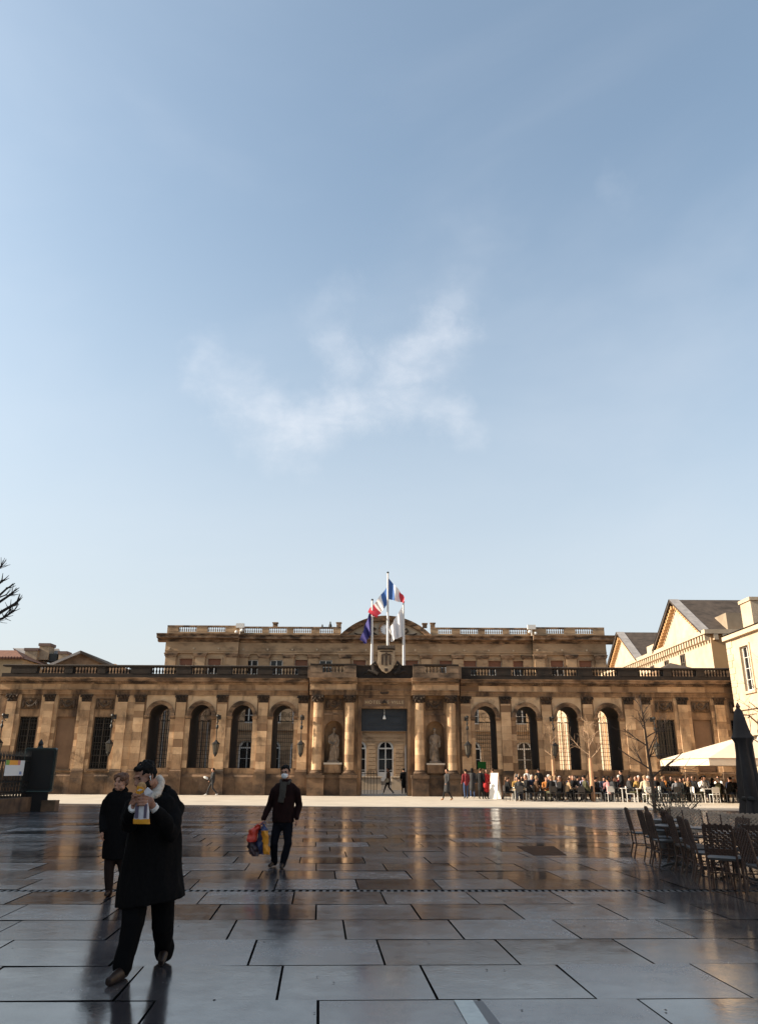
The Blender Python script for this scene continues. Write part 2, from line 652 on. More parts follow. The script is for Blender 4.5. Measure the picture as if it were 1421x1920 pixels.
def slab_mesh():
    """Parallelogram slab, top edges slightly chamfered; origin at its centre, top at z = 0."""
    hx, hy = (LEN - GAP * 1.15) / 2, (DEP - GAP) / 2
    mb = MB()

    def loop(s, z):
        out = []
        for sx, sy in ((-1, -1), (1, -1), (1, 1), (-1, 1)):
            x, y = sx * (hx - s), sy * (hy - s)
            out.append((x + GX * y, y + SK * x, z))
        return out
    vs = loop(0, -0.05) + loop(0, -0.004) + loop(0.003, 0.0)
    fs = []
    for a in (0, 4):
        for i in range(4):
            j = (i + 1) % 4
            fs.append((a + i, a + j, a + 4 + j, a + 4 + i))
    fs.append((8, 9, 10, 11))
    mb.add(vs, fs)
    return mb


slab_mb = slab_mesh()
SLAB = slab_mb.mesh("slab", WET)
SLAB.materials.append(JOINT)
for f_ in SLAB.polygons:
    f_.material_index = 0 if f_.normal.z > .95 else 1
spots = []
for k in range(-6, 30):
    far = 7.9 + 1.10 * k + (0.20 if k >= 5 else 0.0)
    if far > 43.0:
        break
    x_ph = 1.647 - 0.40 * k
    for i in range(-60, 60):
        cx = x_ph + LEN * (i + 0.5) - GX * DEP / 2
        cy = far - DEP / 2 + SK * cx
        if cy > 41.5 or abs(cx) > 46:
            continue
        vis = cy > 4.6 and abs(cx) < 0.49 * cy + 1.6
        spots.append((0 if vis else 1, math.hypot(cx, cy), cx, cy))
spots.sort()
rng = random.Random(3)
rest = MB()
for n, (hid, dist, cx, cy) in enumerate(spots):
    ta, tb = R(rng.gauss(0, 0.20)), R(rng.gauss(0, 0.14))
    if n < 298:
        o = link("slab", SLAB, plaza, (cx, cy, rng.uniform(-0.0015, 0.0015)))
        o.rotation_euler = (ta, tb, 0)
    elif not (hid and (cy < 3 or abs(cx) > 30)):
        M = Matrix.Translation((cx, cy, rng.uniform(-0.0015, 0.0015))) @ Matrix.Rotation(ta, 4, 'X') @ Matrix.Rotation(tb, 4, 'Y')
        rest.add([M @ Vector(p) for p in slab_mb.v], slab_mb.f)
fs_ = rest.build("far_slabs", WET, plaza)
fs_.data.materials.append(JOINT)
for f_ in fs_.data.polygons:
    f_.material_index = 0 if abs(f_.normal.z) > .95 else 1
tag(fs_, kind="stuff")

# dark specks of gum and grit trodden into the stone
gum = MB()
for i in range(70):
    gy = rng.uniform(5.2, 20.0) if i % 3 else rng.uniform(5.2, 10.0)
    gx = rng.uniform(-.48, .48) * gy
    rr = rng.uniform(.004, .013) * (1.0 if i % 7 else 1.6)
    a0 = rng.uniform(0, 6)
    pts = [(gx + rr * rng.uniform(.6, 1.3) * math.cos(a0 + k * PI / 4), gy + rr * rng.uniform(.6, 1.3) * math.sin(a0 + k * PI / 4), .006) for k in range(8)]
    gum.add(pts, [tuple(range(8))])
tag(gum.build("gum_specks", mat("old_gum", (0.018, 0.016, 0.016), 0.8, spec=.1), plaza), kind="stuff")

# slot drain across the square
DRAIN_Y = 7.9 + 1.10 * 4 + 0.10
STEEL = mat("drain_steel", (0.10, 0.095, 0.09), 0.45, metal=0.6)
dr = MB()
x = -16.0
while x < 16.0:
    y = DRAIN_Y + SK * x
    dr.box(x, x + 0.045, y - 0.082, y + 0.082, -0.03, -0.004)
    x += 0.10
for s in (-1, 1):
    dr.add([(-16, DRAIN_Y + SK * -16 + s * 0.082 - 0.006, -0.003), (16, DRAIN_Y + SK * 16 + s * 0.082 - 0.006, -0.003),
            (16, DRAIN_Y + SK * 16 + s * 0.082 + 0.006, -0.003), (-16, DRAIN_Y + SK * -16 + s * 0.082 + 0.006, -0.003)],
           [(0, 1, 2, 3)])
tag(dr.build("drain_grate", STEEL, plaza), label="slotted steel drain grate across the slabs")

# light strip let into the nearest slabs, and a brown cover plate further out
LGLASS = mat("ground_light_glass", (0.42, 0.46, 0.44), 0.25, (0.34, 0.38, 0.37), 8.0)
ul = empty("ground_light", (0, 0, 0))
tag(ul, "pale glass ground light strip set in the nearest slabs", "ground light")
gp = [on_ground(851, 1876, 0.004), on_ground(886, 1876, 0.004), on_ground(925, 1935, 0.004), on_ground(884, 1935, 0.004)]
cg = sum(gp, Vector()) / 4
gp2 = [on_ground(851, 1876, 0.004), on_ground(904, 1876, 0.004), on_ground(950, 1935, 0.004), on_ground(884, 1935, 0.004)]
MB().add([(p.x, p.y, 0.0035) for p in gp2] + [(p.x, p.y, -0.03) for p in gp2],
         [(0, 1, 2, 3), (0, 1, 5, 4), (1, 2, 6, 5), (2, 3, 7, 6), (3, 0, 4, 7)]).build("frame", mat("light_frame", (0.05, 0.05, 0.055), 0.35), ul)
MB().add([(p.x, p.y, 0.008) for p in gp] + [(p.x, p.y, 0.004) for p in gp],
         [(0, 1, 2, 3), (0, 1, 5, 4), (1, 2, 6, 5), (2, 3, 7, 6), (3, 0, 4, 7)]).build("glass", LGLASS, ul)
mh = MB()
q = [on_ground(968, 1587), on_ground(1038, 1587), on_ground(1062, 1604), on_ground(1000, 1604)]
mh.add([(p.x, p.y, 0.006) for p in q] + [(p.x, p.y, -0.02) for p in q],
       [(0, 1, 2, 3), (0, 1, 5, 4), (1, 2, 6, 5), (2, 3, 7, 6), (3, 0, 4, 7)])
tag(mh.build("cover_plate", mat("rusty_cover", (0.10, 0.055, 0.034), 0.95, (0.06, 0.033, 0.02), 6.0, spec=.05)),
    "brown rectangular cover plate set in the wet slabs", "cover plate")

pv = [(-70, 46.2), (70, 30.8), (70, 57.2), (-70, 57.2)]
pav = MB().add([(x, y, 0.008) for x, y in pv] + [(x, y, -0.05) for x, y in pv],
               [(0, 1, 2, 3), (0, 1, 5, 4), (1, 2, 6, 5), (2, 3, 7, 6), (3, 0, 4, 7)]).build("pavement", PALE)
tag(pav, kind="structure")
yard = MB().quad((-60, 57.2, -0.01), (60, 57.2, -0.01), (60, 120, -0.01), (-60, 120, -0.01)).build("courtyard_ground", GRAVEL)
tag(yard, kind="structure")
kerb = MB()
for i in range(-46, 47):
    xa, xb = i - .49, i + .49
    ya, yb = 38.5 - .11 * xa, 38.5 - .11 * xb
    kerb.add([(xa, ya - .3, .010), (xb, yb - .3, .010), (xb, yb, .010), (xa, ya, .010), (xa, ya - .3, -.05), (xb, yb - .3, -.05), (xb, yb, -.05), (xa, ya, -.05)],
             [(0, 1, 2, 3), (0, 1, 5, 4), (1, 2, 6, 5), (2, 3, 7, 6), (3, 0, 4, 7)])
tag(kerb.build("kerb_stones", mat("kerb_granite", (0.20, 0.17, 0.15), 0.6, (0.14, 0.12, 0.10), 3.0, rnd=0.1), plaza), kind="stuff")

# ------------------------------------------------------------------ entrance screen of the town hall
SX, SY = 0.44, 54.0
screen = empty("entrance_screen", (SX, SY, 0))
tag(screen, "long stone entrance screen with arches, coupled columns and a sooty balustrade", "building")
TOPW = 6.51
ARCH_U = [6.95, 9.78, 12.61, 15.45]
ARCH_W, SILL, SPRING = 1.46, 1.71, 5.14
WALL_B = 3.0
HALF = 26.7
PIL_U = [5.60, 8.36, 11.19, 14.03, 16.9, 18.07, 20.6, 23.16, 25.75]
WIN_U = [19.33, 21.88, 24.45]

for s in (-1, 1):
    wall = MB()
    edges = [5.1, 8.36, 11.19, 14.03, 17.2]
    for j, u in enumerate(ARCH_U):
        a, b = sorted((s * edges[j], s * edges[j + 1]))
        arch_bay(wall, a, b, 0.0, TOPW, s * u, ARCH_W, SILL, SPRING, 0.0, WALL_B)
    we = [17.2, 20.6, 23.16, HALF]
    for j, u in enumerate(WIN_U):
        a, b = sorted((s * we[j], s * we[j + 1]))
        rect_bay(wall, a, b, 0.0, TOPW, s * u - 0.62, s * u + 0.62, 1.62, 5.02, 0.0, 0.32)
    a, b = sorted((s * 17.2, s * HALF))
    wall.quad((a, WALL_B, 0), (b, WALL_B, 0), (b, WALL_B, TOPW), (a, WALL_B, TOPW))
    wall.quad((s * HALF, 0, 0), (s * HALF, WALL_B, 0), (s * HALF, WALL_B, TOPW), (s * HALF, 0, TOPW))
    wall.build("wall", STONE, screen)

# plinth course in blocks, set proud of the wall
rb = random.Random(11)
for s in (-1, 1):
    x = 5.15
    while x < HALF - 0.1:
        w = min(rb.uniform(1.1, 1.9), HALF - x)
        a, b = sorted((s * x, s * (x + w)))
        stone(screen, a + .006, b - .006, -0.16 - rb.uniform(0, .015), 0.1, -0.03, 1.10, UNIT_PLINTH, "plinth_stone")
        x += w
    a, b = sorted((s * 5.1, s * HALF))
    MB().prof([(-0.14, 1.10), (-0.14, 1.16), (-0.06, 1.28), (-0.06, 1.36), (0.05, 1.36), (0.05, 1.10)], a, b).build(
        "base_moulding", PLINTH, screen)

# wall face ashlar around the windows of the end bays (blocks stand a little proud)
for s in (-1, 1):
    cols = [(17.25, 18.62, 1), (20.02, 21.18, 1), (22.58, 23.74, 1), (25.15, 26.08, 1)]
    for (a, b, _) in cols:
        z = 1.40
        while z < 6.45:
            h = min(0.42, 6.5 - z)
            cut = rb.uniform(0.3, 0.7)
            xm = a + (b - a) * cut
            for (p, q) in ((a, xm), (xm, b)):
                x0, x1 = sorted((s * p, s * q))
                stone(screen, x0 + .004, x1 - .004, -0.02 - rb.uniform(0, .012), 0.05, z + .004, z + h - .004)
            z += h

# pilasters: coursed shafts with bases and leafy capitals


def capital_mesh(w, h, d):
    """Flared bell with two rows of leaves and corner scrolls, front toward -y; origin at the base centre."""
    mb = MB()
    for t0, t1 in ((0.0, 0.5), (0.5, 0.86)):
        z0, z1 = t0 * h, t1 * h
        w0, w1 = w * (0.5 + 0.02 * (t0 > 0)), w * (0.54 + 0.06 * (t0 > 0))
        vs = [(-w0, -d * .55, z0), (w0, -d * .55, z0), (w0, d, z0), (-w0, d, z0),
              (-w1, -d * (0.75 + .2 * (t0 > 0)), z1), (w1, -d * (0.75 + .2 * (t0 > 0)), z1), (w1, d, z1), (-w1, d, z1)]
        mb.add(vs, [(0, 3, 2, 1), (4, 5, 6, 7), (0, 1, 5, 4), (1, 2, 6, 5), (2, 3, 7, 6), (3, 0, 4, 7)])
    for row, (zb, n, out) in enumerate(((0.0, 3, 0.75), (0.36, 2, 1.05))):
        for i in range(n):
            cx = (i - (n - 1) / 2) * w / 3.0
            lw = w * 0.13
            zb_ = zb * h
            pts = [(cx - lw, -d * .6, zb_), (cx + lw, -d * .6, zb_), (cx + lw, -d * out, zb_ + h * .30),
                   (cx - lw, -d * out, zb_ + h * .30), (cx, -d * out - .07, zb_ + h * .38), (cx, -d * out - .09, zb_ + h * .28)]
            mb.add(pts, [(0, 1, 2, 3), (3, 2, 4), (2, 5, 4), (5, 3, 4), (0, 3, 5), (1, 5, 2)])
    for sx in (-1, 1):
        mb.ball((sx * w * .56, -d * 1.1, h * .74), (w * .13, .07, h * .16), 8, 6)
        mb.ball((sx * w * .17, -d * 1.12, h * .76), (w * .08, .05, h * .12), 7, 5)
    mb.box(-w * .64, w * .64, -d * 1.25, d, h * .88, h)
    mb.ball((0, -d * 1.25, h * .93), (w * .09, .05, h * .1), 7, 5)
    return mb


CAP_STONE = mat("blackened_capital", (0.085, 0.048, 0.026), 0.85, (0.026, 0.016, 0.01), 3.0, rnd=0.2, bump=0.015, bump_scale=14,
                stain=(0.02, 0.014, 0.01), stain_scale=(2, 2, 2), stain_lo=0.45, stain_hi=0.62)
CAPITAL = capital_mesh(0.64, 0.50, 0.16).mesh("capital", CAP_STONE)
pil_base = MB().box(-.40, .40, -.24, .1, 0, .10).prof([(-.24, .10), (-.24, .16), (-.17, .22), (-.17, .26), (.05, .26), (.05, .10)], -.38, .38).mesh(
    "pilaster_base", PLINTH)
npl = 0
for s in (-1, 1):
    for j, u in enumerate(PIL_U):
        hw = 0.33
        p = empty("pilaster")
        p.parent = screen
        p.location = (s * u, 0, 0)
        z = 1.62
        heights = [0.46] * 9
        while z < 6.0:
            h = min(rb.choice((0.44, 0.48, 0.52)), 6.02 - z)
            if h < 0.05:
                break
            stone(p, -hw, hw, -0.125 - rb.uniform(0, .006), 0.03, z + .004, z + h - .004)
            z += h
        link("pilaster_base", pil_base, p, (0, 0, 1.362))
        stone(p, -.42, .42, -0.27, -0.02, -0.02, 1.362, UNIT_PLINTH, "pedestal")
        link("capital", CAPITAL, p, (0, -0.02, 6.015))

# arch surrounds
archi = MB()
RO, RI = ARCH_W / 2 + 0.27, ARCH_W / 2
for i in range(18):
    a0, a1 = PI - PI * i / 18, PI - PI * (i + 1) / 18
    for (r0, r1, yy) in ((RI, RI + .11, -0.05), (RI + .11, RI + .20, -0.08), (RI + .20, RO, -0.12)):
        c0, s0, c1, s1 = math.cos(a0), math.sin(a0), math.cos(a1), math.sin(a1)
        archi.quad((r0 * c0, yy, r0 * s0), (r1 * c0, yy, r1 * s0), (r1 * c1, yy, r1 * s1), (r0 * c1, yy, r0 * s1))
        archi.quad((r1 * c0, yy, r1 * s0), (r1 * c0, 0.01, r1 * s0), (r1 * c1, 0.01, r1 * s1), (r1 * c1, yy, r1 * s1))
        archi.quad((r0 * c0, yy, r0 * s0), (r0 * c0, 0.01, r0 * s0), (r0 * c1, 0.01, r0 * s1), (r0 * c1, yy, r0 * s1))
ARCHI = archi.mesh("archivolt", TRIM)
impost = MB()
for s in (-1, 1):
    a, b = sorted((s * (RI - .03), s * (RO + .06)))
    impost.prof([(-.13, .10), (-.16, .17), (-.16, .22), (.3, .22), (.3, 0), (-.08, 0), (-.08, .06)], a, b)
IMPOST = impost.mesh("impost", TRIM)

# cleaned pale masonry filling the spandrels
CLEAN = mat("cleaned_limestone", (0.57, 0.405, 0.25), 0.85, (0.45, 0.295, 0.168), 1.5, rnd=0.12, bump=0.01, bump_scale=9,
            stain=(0.10, 0.056, 0.03), stain_scale=(1.6, 1.6, 0.9), stain_lo=0.54, stain_hi=0.72, stain_amount=0.8)
for s in (-1, 1):
    lims = [(5.95, 8.02), (8.70, 10.85), (11.53, 13.69), (14.37, 16.55)]
    for u, (la, lb_) in zip(ARCH_U, lims):
        sp = MB()
        a_ = arc(u, SPRING, RO - .004, PI, 0, 16)
        x0, x1 = max(la, u - RO), min(lb_, u + RO)
        for i in range(16):
            (ax, az), (bx, bz) = a_[i], a_[i + 1]
            if bx <= x0 or ax >= x1:
                continue
            pts = [(max(ax, x0), az), (min(bx, x1), bz), (min(bx, x1), TOPW - .01), (max(ax, x0), TOPW - .01)]
            sp.add([(s * x, -.018, z) for x, z in pts] + [(s * x, .01, z) for x, z in pts],
                   [(0, 1, 2, 3), (0, 1, 5, 4), (1, 2, 6, 5), (2, 3, 7, 6), (3, 0, 4, 7)])
        sp.build("spandrel", CLEAN, screen)
CLEANB = MB().box(-.5, .5, -.5, .5, -.5, .5).mesh("frieze_block", ASHLAR)
for s in (-1, 1):
    x = 5.32
    while x < HALF - .3:
        w = min(rb.uniform(1.2, 2.6), HALF - x)
        a, b = sorted((s * x, s * (x + w)))
        stone(screen, a + .005, b - .005, -.088 - rb.uniform(0, .008), -.02, TOPW + .345, TOPW + .712, CLEANB, "frieze_stone")
        a2_, b2_ = a + rb.uniform(-.3, .3), b
        x += w
    for (a, b) in ((1.95, 3.3), (3.3, 5.1)):
        x0, x1 = sorted((s * a, s * b))
        stone(screen, x0 + .005, x1 - .005, -.812, -.5, TOPW + .347, TOPW + .714, CLEANB, "frieze_stone")

# coursed jamb stones between each opening and its pilasters
for s in (-1, 1):
    for u, (la, lb_) in zip(ARCH_U, lims):
        for (a, b) in ((la if la > 6 else 5.96, u - ARCH_W / 2 - .006), (u + ARCH_W / 2 + .006, lb_)):
            z = 1.72
            while z < 4.85:
                h = min(rb.choice((.42, .48, .54)), 4.90 - z)
                if h < .1:
                    break
                x0, x1 = sorted((s * a, s * b))
                stone(screen, x0, x1, -.012 - rb.uniform(0, .01), .05, z + .004, z + h - .004, UNIT, "jamb_stone")
                z += h

# iron grille closing an arch at its far side
gr = MB()
for i in range(11):
    x = -0.70 + 1.40 * i / 10
    top = math.sqrt(max(0.0, (ARCH_W / 2 - 0.01) ** 2 - x * x))
    gr.box(x - .014, x + .014, -.014, .014, 0.0, SPRING - SILL - 0.25)
for z in [0.05] + [0.28 * i + 0.35 for i in range(9)]:
    gr.box(-.72, .72, -.010, .010, z - .013, z + .013)
zt = SPRING - SILL - 0.25
gr.box(-.73, .73, -.03, .03, zt, zt + .05)
for cx_ in (-.48, 0, .48):
    gr.tube([(cx_ + .19 * math.cos(a), 0, zt + .23 + .17 * math.sin(a)) for a in [2 * PI * i / 14 for i in range(13)]], .015, 4)
for cx_ in (-.24, .24):
    gr.tube([(cx_ + .17 * math.cos(a), 0, zt + .53 + .15 * math.sin(a)) for a in [2 * PI * i / 14 + 1 for i in range(13)]], .015, 4)
gr.tube([(.68 * math.cos(a), 0, zt + .25 + .68 * math.sin(a)) for a in [PI * i / 14 for i in range(15)]], .016, 4)
GRILLE = gr.mesh("grille", IRON)
for s in (-1, 1):
    for u in ARCH_U:
        link("archivolt", ARCHI, screen, (s * u, 0, SPRING))
        link("impost", IMPOST, screen, (s * u, 0, SPRING - .22))
        link("grille", GRILLE, screen, (s * u, 2.6, SILL))

# windows and blind panels of the end bays, with garland reliefs above


def swag_mesh():
    mb = MB()
    mb.box(-.60, .60, -.045, .02, -.34, -.30).box(-.60, .60, -.045, .02, .34, .38)
    mb.box(-.60, -.56, -.045, .02, -.30, .34).box(.56, .60, -.045, .02, -.30, .34)
    pts = [(-.40 + .8 * i / 10, -.08, .18 - .34 * (1 - ((i - 5) / 5) ** 2)) for i in range(11)]
    mb.tube(pts, [.05 + .06 * (1 - abs(i - 5) / 5) for i in range(11)], 7)
    for s in (-1, 1):
        mb.tube([(s * .42, -.07, .24), (s * .45, -.08, .05), (s * .43, -.07, -.12), (s * .46, -.06, -.24)], [.06, .09, .08, .03], 7)
        mb.ball((s * .42, -.08, .22), (.09, .06, .09), 8, 6)
    mb.ball((0, -.05, .16), (.16, .06, .13), 8, 6)
    return mb


SWAG_STONE = mat("garland_stone", (0.10, 0.058, 0.032), 0.85, (0.032, 0.02, 0.013), 3.0, bump=0.01, bump_scale=14)
SWAG = swag_mesh().mesh("garland_relief", SWAG_STONE)


def window_tree(name, w, h, nx, nz, frame_mat, bar=0.05, pane_y=0.05, arch=False):
    """Frame with bars and a pane behind; origin at the bottom centre, front toward -y."""
    mb = MB()
    zs = h - w / 2 if arch else h
    mb.box(-w / 2, -w / 2 + bar, -.04, .04, 0, zs).box(w / 2 - bar, w / 2, -.04, .04, 0, zs)
    mb.box(-w / 2 + bar, w / 2 - bar, -.04, .04, 0, bar)
    if not arch:
        mb.box(-w / 2 + bar, w / 2 - bar, -.04, .04, h - bar, h)
    else:
        a = arc(0, zs, w / 2, 0, PI, 12)
        b_ = arc(0, zs, w / 2 - bar * 1.6, 0, PI, 12)
        for i in range(12):
            mb.add([(a[i][0], -.04, a[i][1]), (a[i + 1][0], -.04, a[i + 1][1]), (b_[i + 1][0], -.04, b_[i + 1][1]), (b_[i][0], -.04, b_[i][1]),
                    (b_[i + 1][0], .04, b_[i + 1][1]), (b_[i][0], .04, b_[i][1])], [(0, 1, 2, 3), (3, 2, 4, 5)])
        mb.box(-w / 2 + bar, w / 2 - bar, -.045, .035, zs - bar / 2, zs + bar / 2)
    for i in range(1, nx):
        x = -w / 2 + w * i / nx
        bw = bar * (0.9 if i * 2 == nx else 0.35)
        mb.box(x - bw / 2, x + bw / 2, -.03, .03, bar, (h - bar) if not arch else h - bar)
    for j in range(1, nz):
        z = zs * j / nz
        mb.box(-w / 2 + bar, w / 2 - bar, -.025, .025, z - bar * .2, z + bar * .2)
    fr = mb.mesh(name, frame_mat)
    pm = MB()
    if arch:
        pts = [(-w / 2 + .01, 0.01), (w / 2 - .01, 0.01)] + arc(0, zs, w / 2 - .01, 0, PI, 12)
        pm.add([(x, pane_y, z) for x, z in pts], [tuple(range(len(pts)))])
    else:
        pm.quad((-w / 2 + .01, pane_y, .01), (w / 2 - .01, pane_y, .01), (w / 2 - .01, pane_y, h - .01), (-w / 2 + .01, pane_y, h - .01))
    pa = pm.mesh("pane", GLASS)

    def place(parent, x, y, z, rotz=0.0):
        o = link(name, fr, parent, (x, y, z), rotz)
        link("pane", pa, o)
        return o
    return place


win_end = window_tree("window", 1.24, 3.40, 2, 8, DFRAME, 0.06)
bars = MB()
for i in range(7):
    x = -.56 + 1.12 * i / 6
    bars.box(x - .016, x + .016, -.016, .016, 0, 3.38)
for z in (0.3, 0.9, 1.5, 2.1, 2.7, 3.2):
    bars.box(-.6, .6, -.012, .012, z - .016, z + .016)
BARS = bars.mesh("window_bars", IRON)
for s in (-1, 1):
    for j, u in enumerate(WIN_U):
        link("garland_relief", SWAG, screen, (s * u, -.03, 5.86))
        if j == 1:
            MB().box(s * u - .61, s * u + .61, .14, .30, 1.63, 5.01).build("blind_panel", mat("brown_blind_panel", (0.20, 0.115, 0.065), 0.85, (0.14, 0.08, 0.045), 1.2), screen)
        else:
            win_end(screen, s * u, 0.22, 1.62)
            link("window_bars", BARS, screen, (s * u, 0.08, 1.62))
        MB().prof([(-.12, 1.50), (-.12, 1.60), (.2, 1.60), (.2, 1.50)], s * u - .72, s * u + .72).build("sill", PLINTH, screen)


def entab(mb_a, mb_c, x0, x1, yo, z0):
    """Architrave + frieze into mb_a, cornice into mb_c; yo = how far the run stands forward."""
    mb_a.prof([(-.10 - yo, z0), (-.10 - yo, z0 + .14), (-.13 - yo, z0 + .14), (-.13 - yo, z0 + .26), (-.20 - yo, z0 + .28), (-.20 - yo, z0 + .33),
               (-.08 - yo, z0 + .34), (-.08 - yo, z0 + .72), (.6, z0 + .72), (.6, z0)], x0, x1)
    mb_c.prof([(-.10 - yo, z0 + .72), (-.18 - yo, z0 + .80), (-.18 - yo, z0 + .87), (-.46 - yo, z0 + .90), (-.46 - yo, z0 + 1.0), (-.56 - yo, z0 + 1.06),
               (-.58 - yo, z0 + 1.13), (-.10, z0 + 1.16), (.6, z0 + 1.16), (.6, z0 + .72)], x0, x1)


dent = MB()
for s in (-1, 1):
    ea, ec = MB(), MB()
    a, b = sorted((s * 5.28, s * (HALF + .1)))
    entab(ea, ec, a, b, 0.0, TOPW)
    x = 5.4
    while x < HALF:
        dent.box(s * x - .05, s * x + .05, -.30, -.16, TOPW + .805, TOPW + .875)
        x += .17
    ea.build("entablature", STONE, screen)
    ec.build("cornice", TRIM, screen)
tag(dent.build("dentils", TRIM, screen), kind="stuff")
MB().box(-HALF, HALF, 0.55, WALL_B + .2, TOPW + .01, TOPW + .9).build("roof_slab", TRIM, screen)


def baluster_run(n, step, h, r, mate):
    mb = MB()
    pr = [(r * .75, 0), (r * .75, h * .07), (r * .45, h * .12), (r * .95, h * .30), (r * .9, h * .42), (r * .42, h * .72), (r * .42, h * .84),
          (r * .75, h * .90), (r * .75, h)]
    for i in range(n):
        mb.lathe(pr, (i - (n - 1) / 2) * step, 0, 7)
    return mb.mesh("balusters", mate, smooth=True)


BAL7 = baluster_run(8, .215, .46, .082, SOOTY)
ZB = TOPW + 1.16
for s in (-1, 1):
    a, b = sorted((s * 5.30, s * HALF))
    MB().box(a, b, -.20, .26, ZB - .02, ZB + .27).build("parapet_base", SOOTY, screen)
    MB().prof([(-.22, ZB + .73), (-.25, ZB + .78), (-.25, ZB + .83), (-.18, ZB + .87), (.22, ZB + .87), (.29, ZB + .83), (.29, ZB + .78), (.26, ZB + .73)], a, b).build(
        "parapet_rail", SOOTY, screen)
    for u in ARCH_U + [18.62, 20.95, 23.2]:
        o = link("balusters", BAL7, screen, (s * u, .03, ZB + .27))
        tag(o, kind="stuff")
    piers = [5.30] + [(ARCH_U[i] + ARCH_U[i + 1]) / 2 for i in range(3)] + [17.04, 19.78, 22.08, 25.2]
    for j, u in enumerate(piers):
        hw = {0: .78, 4: .70}.get(j, .52)
        if j >= 5:
            hw = .28
        if j == 7:
            hw = .9
        lo, hi = u - hw, u + hw
        if j == 0:
            lo, hi = 5.32, 6.05
        a, b = sorted((s * lo, s * min(hi, HALF)))
        MB().box(a, b, -.215, .27, ZB + .272, ZB + .728).build("parapet_pier", SOOTY, screen)

# ---- centre pavilion with coupled columns and portal
PY = 0.85           # how far it stands forward
DOOR = 1.58
DTOP = 5.65
cw = MB()
NW, NSILL, NSPR = 1.26, 2.00, 4.20        # statue niches
for s in (-1, 1):
    for (a, b, kind) in ((DOOR, 2.78, 0), (2.78, 4.12, 1), (4.12, 5.1, 0)):
        x0, x1 = sorted((s * a, s * b))
        if kind == 0:
            cw.quad((x0, -.25, 0), (x1, -.25, 0), (x1, -.25, TOPW), (x0, -.25, TOPW))
        else:
            arch_bay(cw, x0, x1, 0, TOPW, s * 3.45, NW, 1.45, NSPR, -.25, .42, 12, back=False)
            cw.quad((x0, .42, 0), (x1, .42, 0), (x1, .42, TOPW), (x0, .42, TOPW))
    cw.quad((s * DOOR, -.25, 0), (s * DOOR, WALL_B, 0), (s * DOOR, WALL_B, TOPW), (s * DOOR, -.25, TOPW))
    cw.quad((s * 5.1, -.25, 0), (s * 5.1, WALL_B, 0), (s * 5.1, WALL_B, TOPW), (s * 5.1, -.25, TOPW))
    x0, x1 = sorted((s * DOOR, s * 5.1))
    cw.quad((x0, WALL_B, 0), (x1, WALL_B, 0), (x1, WALL_B, TOPW), (x0, WALL_B, TOPW))
cw.box(-DOOR - .004, DOOR + .004, -.20, WALL_B, DTOP, TOPW)
cw.build("portal_wall", STONE, screen)
# raised frame round the portal and the inscription panel
pf = MB()
for s in (-1, 1):
    a, b = sorted((s * 1.58, s * 1.80))
    pf.box(a, b, -.42, -.24, 1.62, 6.49)
pf.box(-1.58, 1.58, -.34, -.20, 5.66, 5.80).box(-1.58, 1.58, -.34, -.20, 6.34, 6.49)
pf.box(-1.58, -1.42, -.34, -.20, 5.80, 6.34).box(1.42, 1.58, -.34, -.20, 5.80, 6.34)
pf.build("portal_frame", STONE, screen)
MB().box(-1.42, 1.42, -.26, -.19, 5.80, 6.34).build("inscription_panel", mat("inscription_stone", (0.22, 0.135, 0.08), 0.8, (0.16, 0.095, 0.055), 2.0), screen)


def lettering(text, size, material, parent, loc, rot, name="lettering", ex=0.01):
    cu = bpy.data.curves.new(name, 'FONT')
    cu.body = text
    cu.size = size
    cu.align_x = 'CENTER'
    cu.align_y = 'CENTER'
    cu.extrude = ex
    cu.space_character = 1.25
    t = bpy.data.objects.new(name, cu)
    C.objects.link(t)
    dg = bpy.context.evaluated_depsgraph_get()
    me = bpy.data.meshes.new_from_object(t.evaluated_get(dg))
    bpy.data.objects.remove(t)
    me.materials.clear()
    me.materials.append(material)
    o = link(name, me, parent, loc)
    o.rotation_euler = rot
    return o


GOLD = mat("worn_gilding", (0.55, 0.42, 0.25), 0.6)
lettering("HOTEL DE VILLE", 0.30, GOLD, screen, (0, -.275, 6.06), (R(90), 0, 0))
# dark blue transom above the open gateway
NAVY = mat("navy_painted_wood", (0.014, 0.020, 0.030), 0.6, (0.010, 0.015, 0.023), 3.0)
tr = MB().box(-DOOR + .01, DOOR - .01, .10, .20, 4.26, 5.64)
for s in (-1, 1):
    x0, x1 = sorted((s * .22, s * 1.30))
    tr.box(x0, x1, .06, .10, 4.55, 4.61).box(x0, x1, .06, .10, 5.15, 5.21)
    tr.box(x0, x0 + .06, .06, .10, 4.61, 5.15).box(x1 - .06, x1, .06, .10, 4.61, 5.15)
    tr.box(x0 + .2, x1 - .2, .07, .10, 4.72, 5.04)
tr.box(-.05, .05, .06, .10, 4.27, 5.63)
tr.box(-DOOR + .01, DOOR - .01, .04, .22, 4.17, 4.258)
tr.build("transom", NAVY, screen)
lamp = MB()
lamp.tube([(0, -.1, 5.66), (0, -.1, 5.20)], .012, 5)
lamp.lathe([(.03, .24), (.05, .22), (.09, .10), (.12, 0), (.02, -.02)][::-1], 0, -.1, 10, 4.96)
lamp.build("hanging_lamp", mat("white_lamp", (0.75, 0.74, 0.7), 0.4), screen)
# bronze light and bracket in the middle of the inscription
lm = MB().lathe([(.02, 0), (.22, .02), (.18, .10), (.05, .18), (.04, .25)], 0, -.42, 10, 5.98)
lm.box(-.42, .42, -.36, -.22, 6.66, 6.9).ball((0, -.40, 6.74), (.36, .08, .16), 10, 6)
lm.build("lintel_ornament", CAP_STONE, screen)

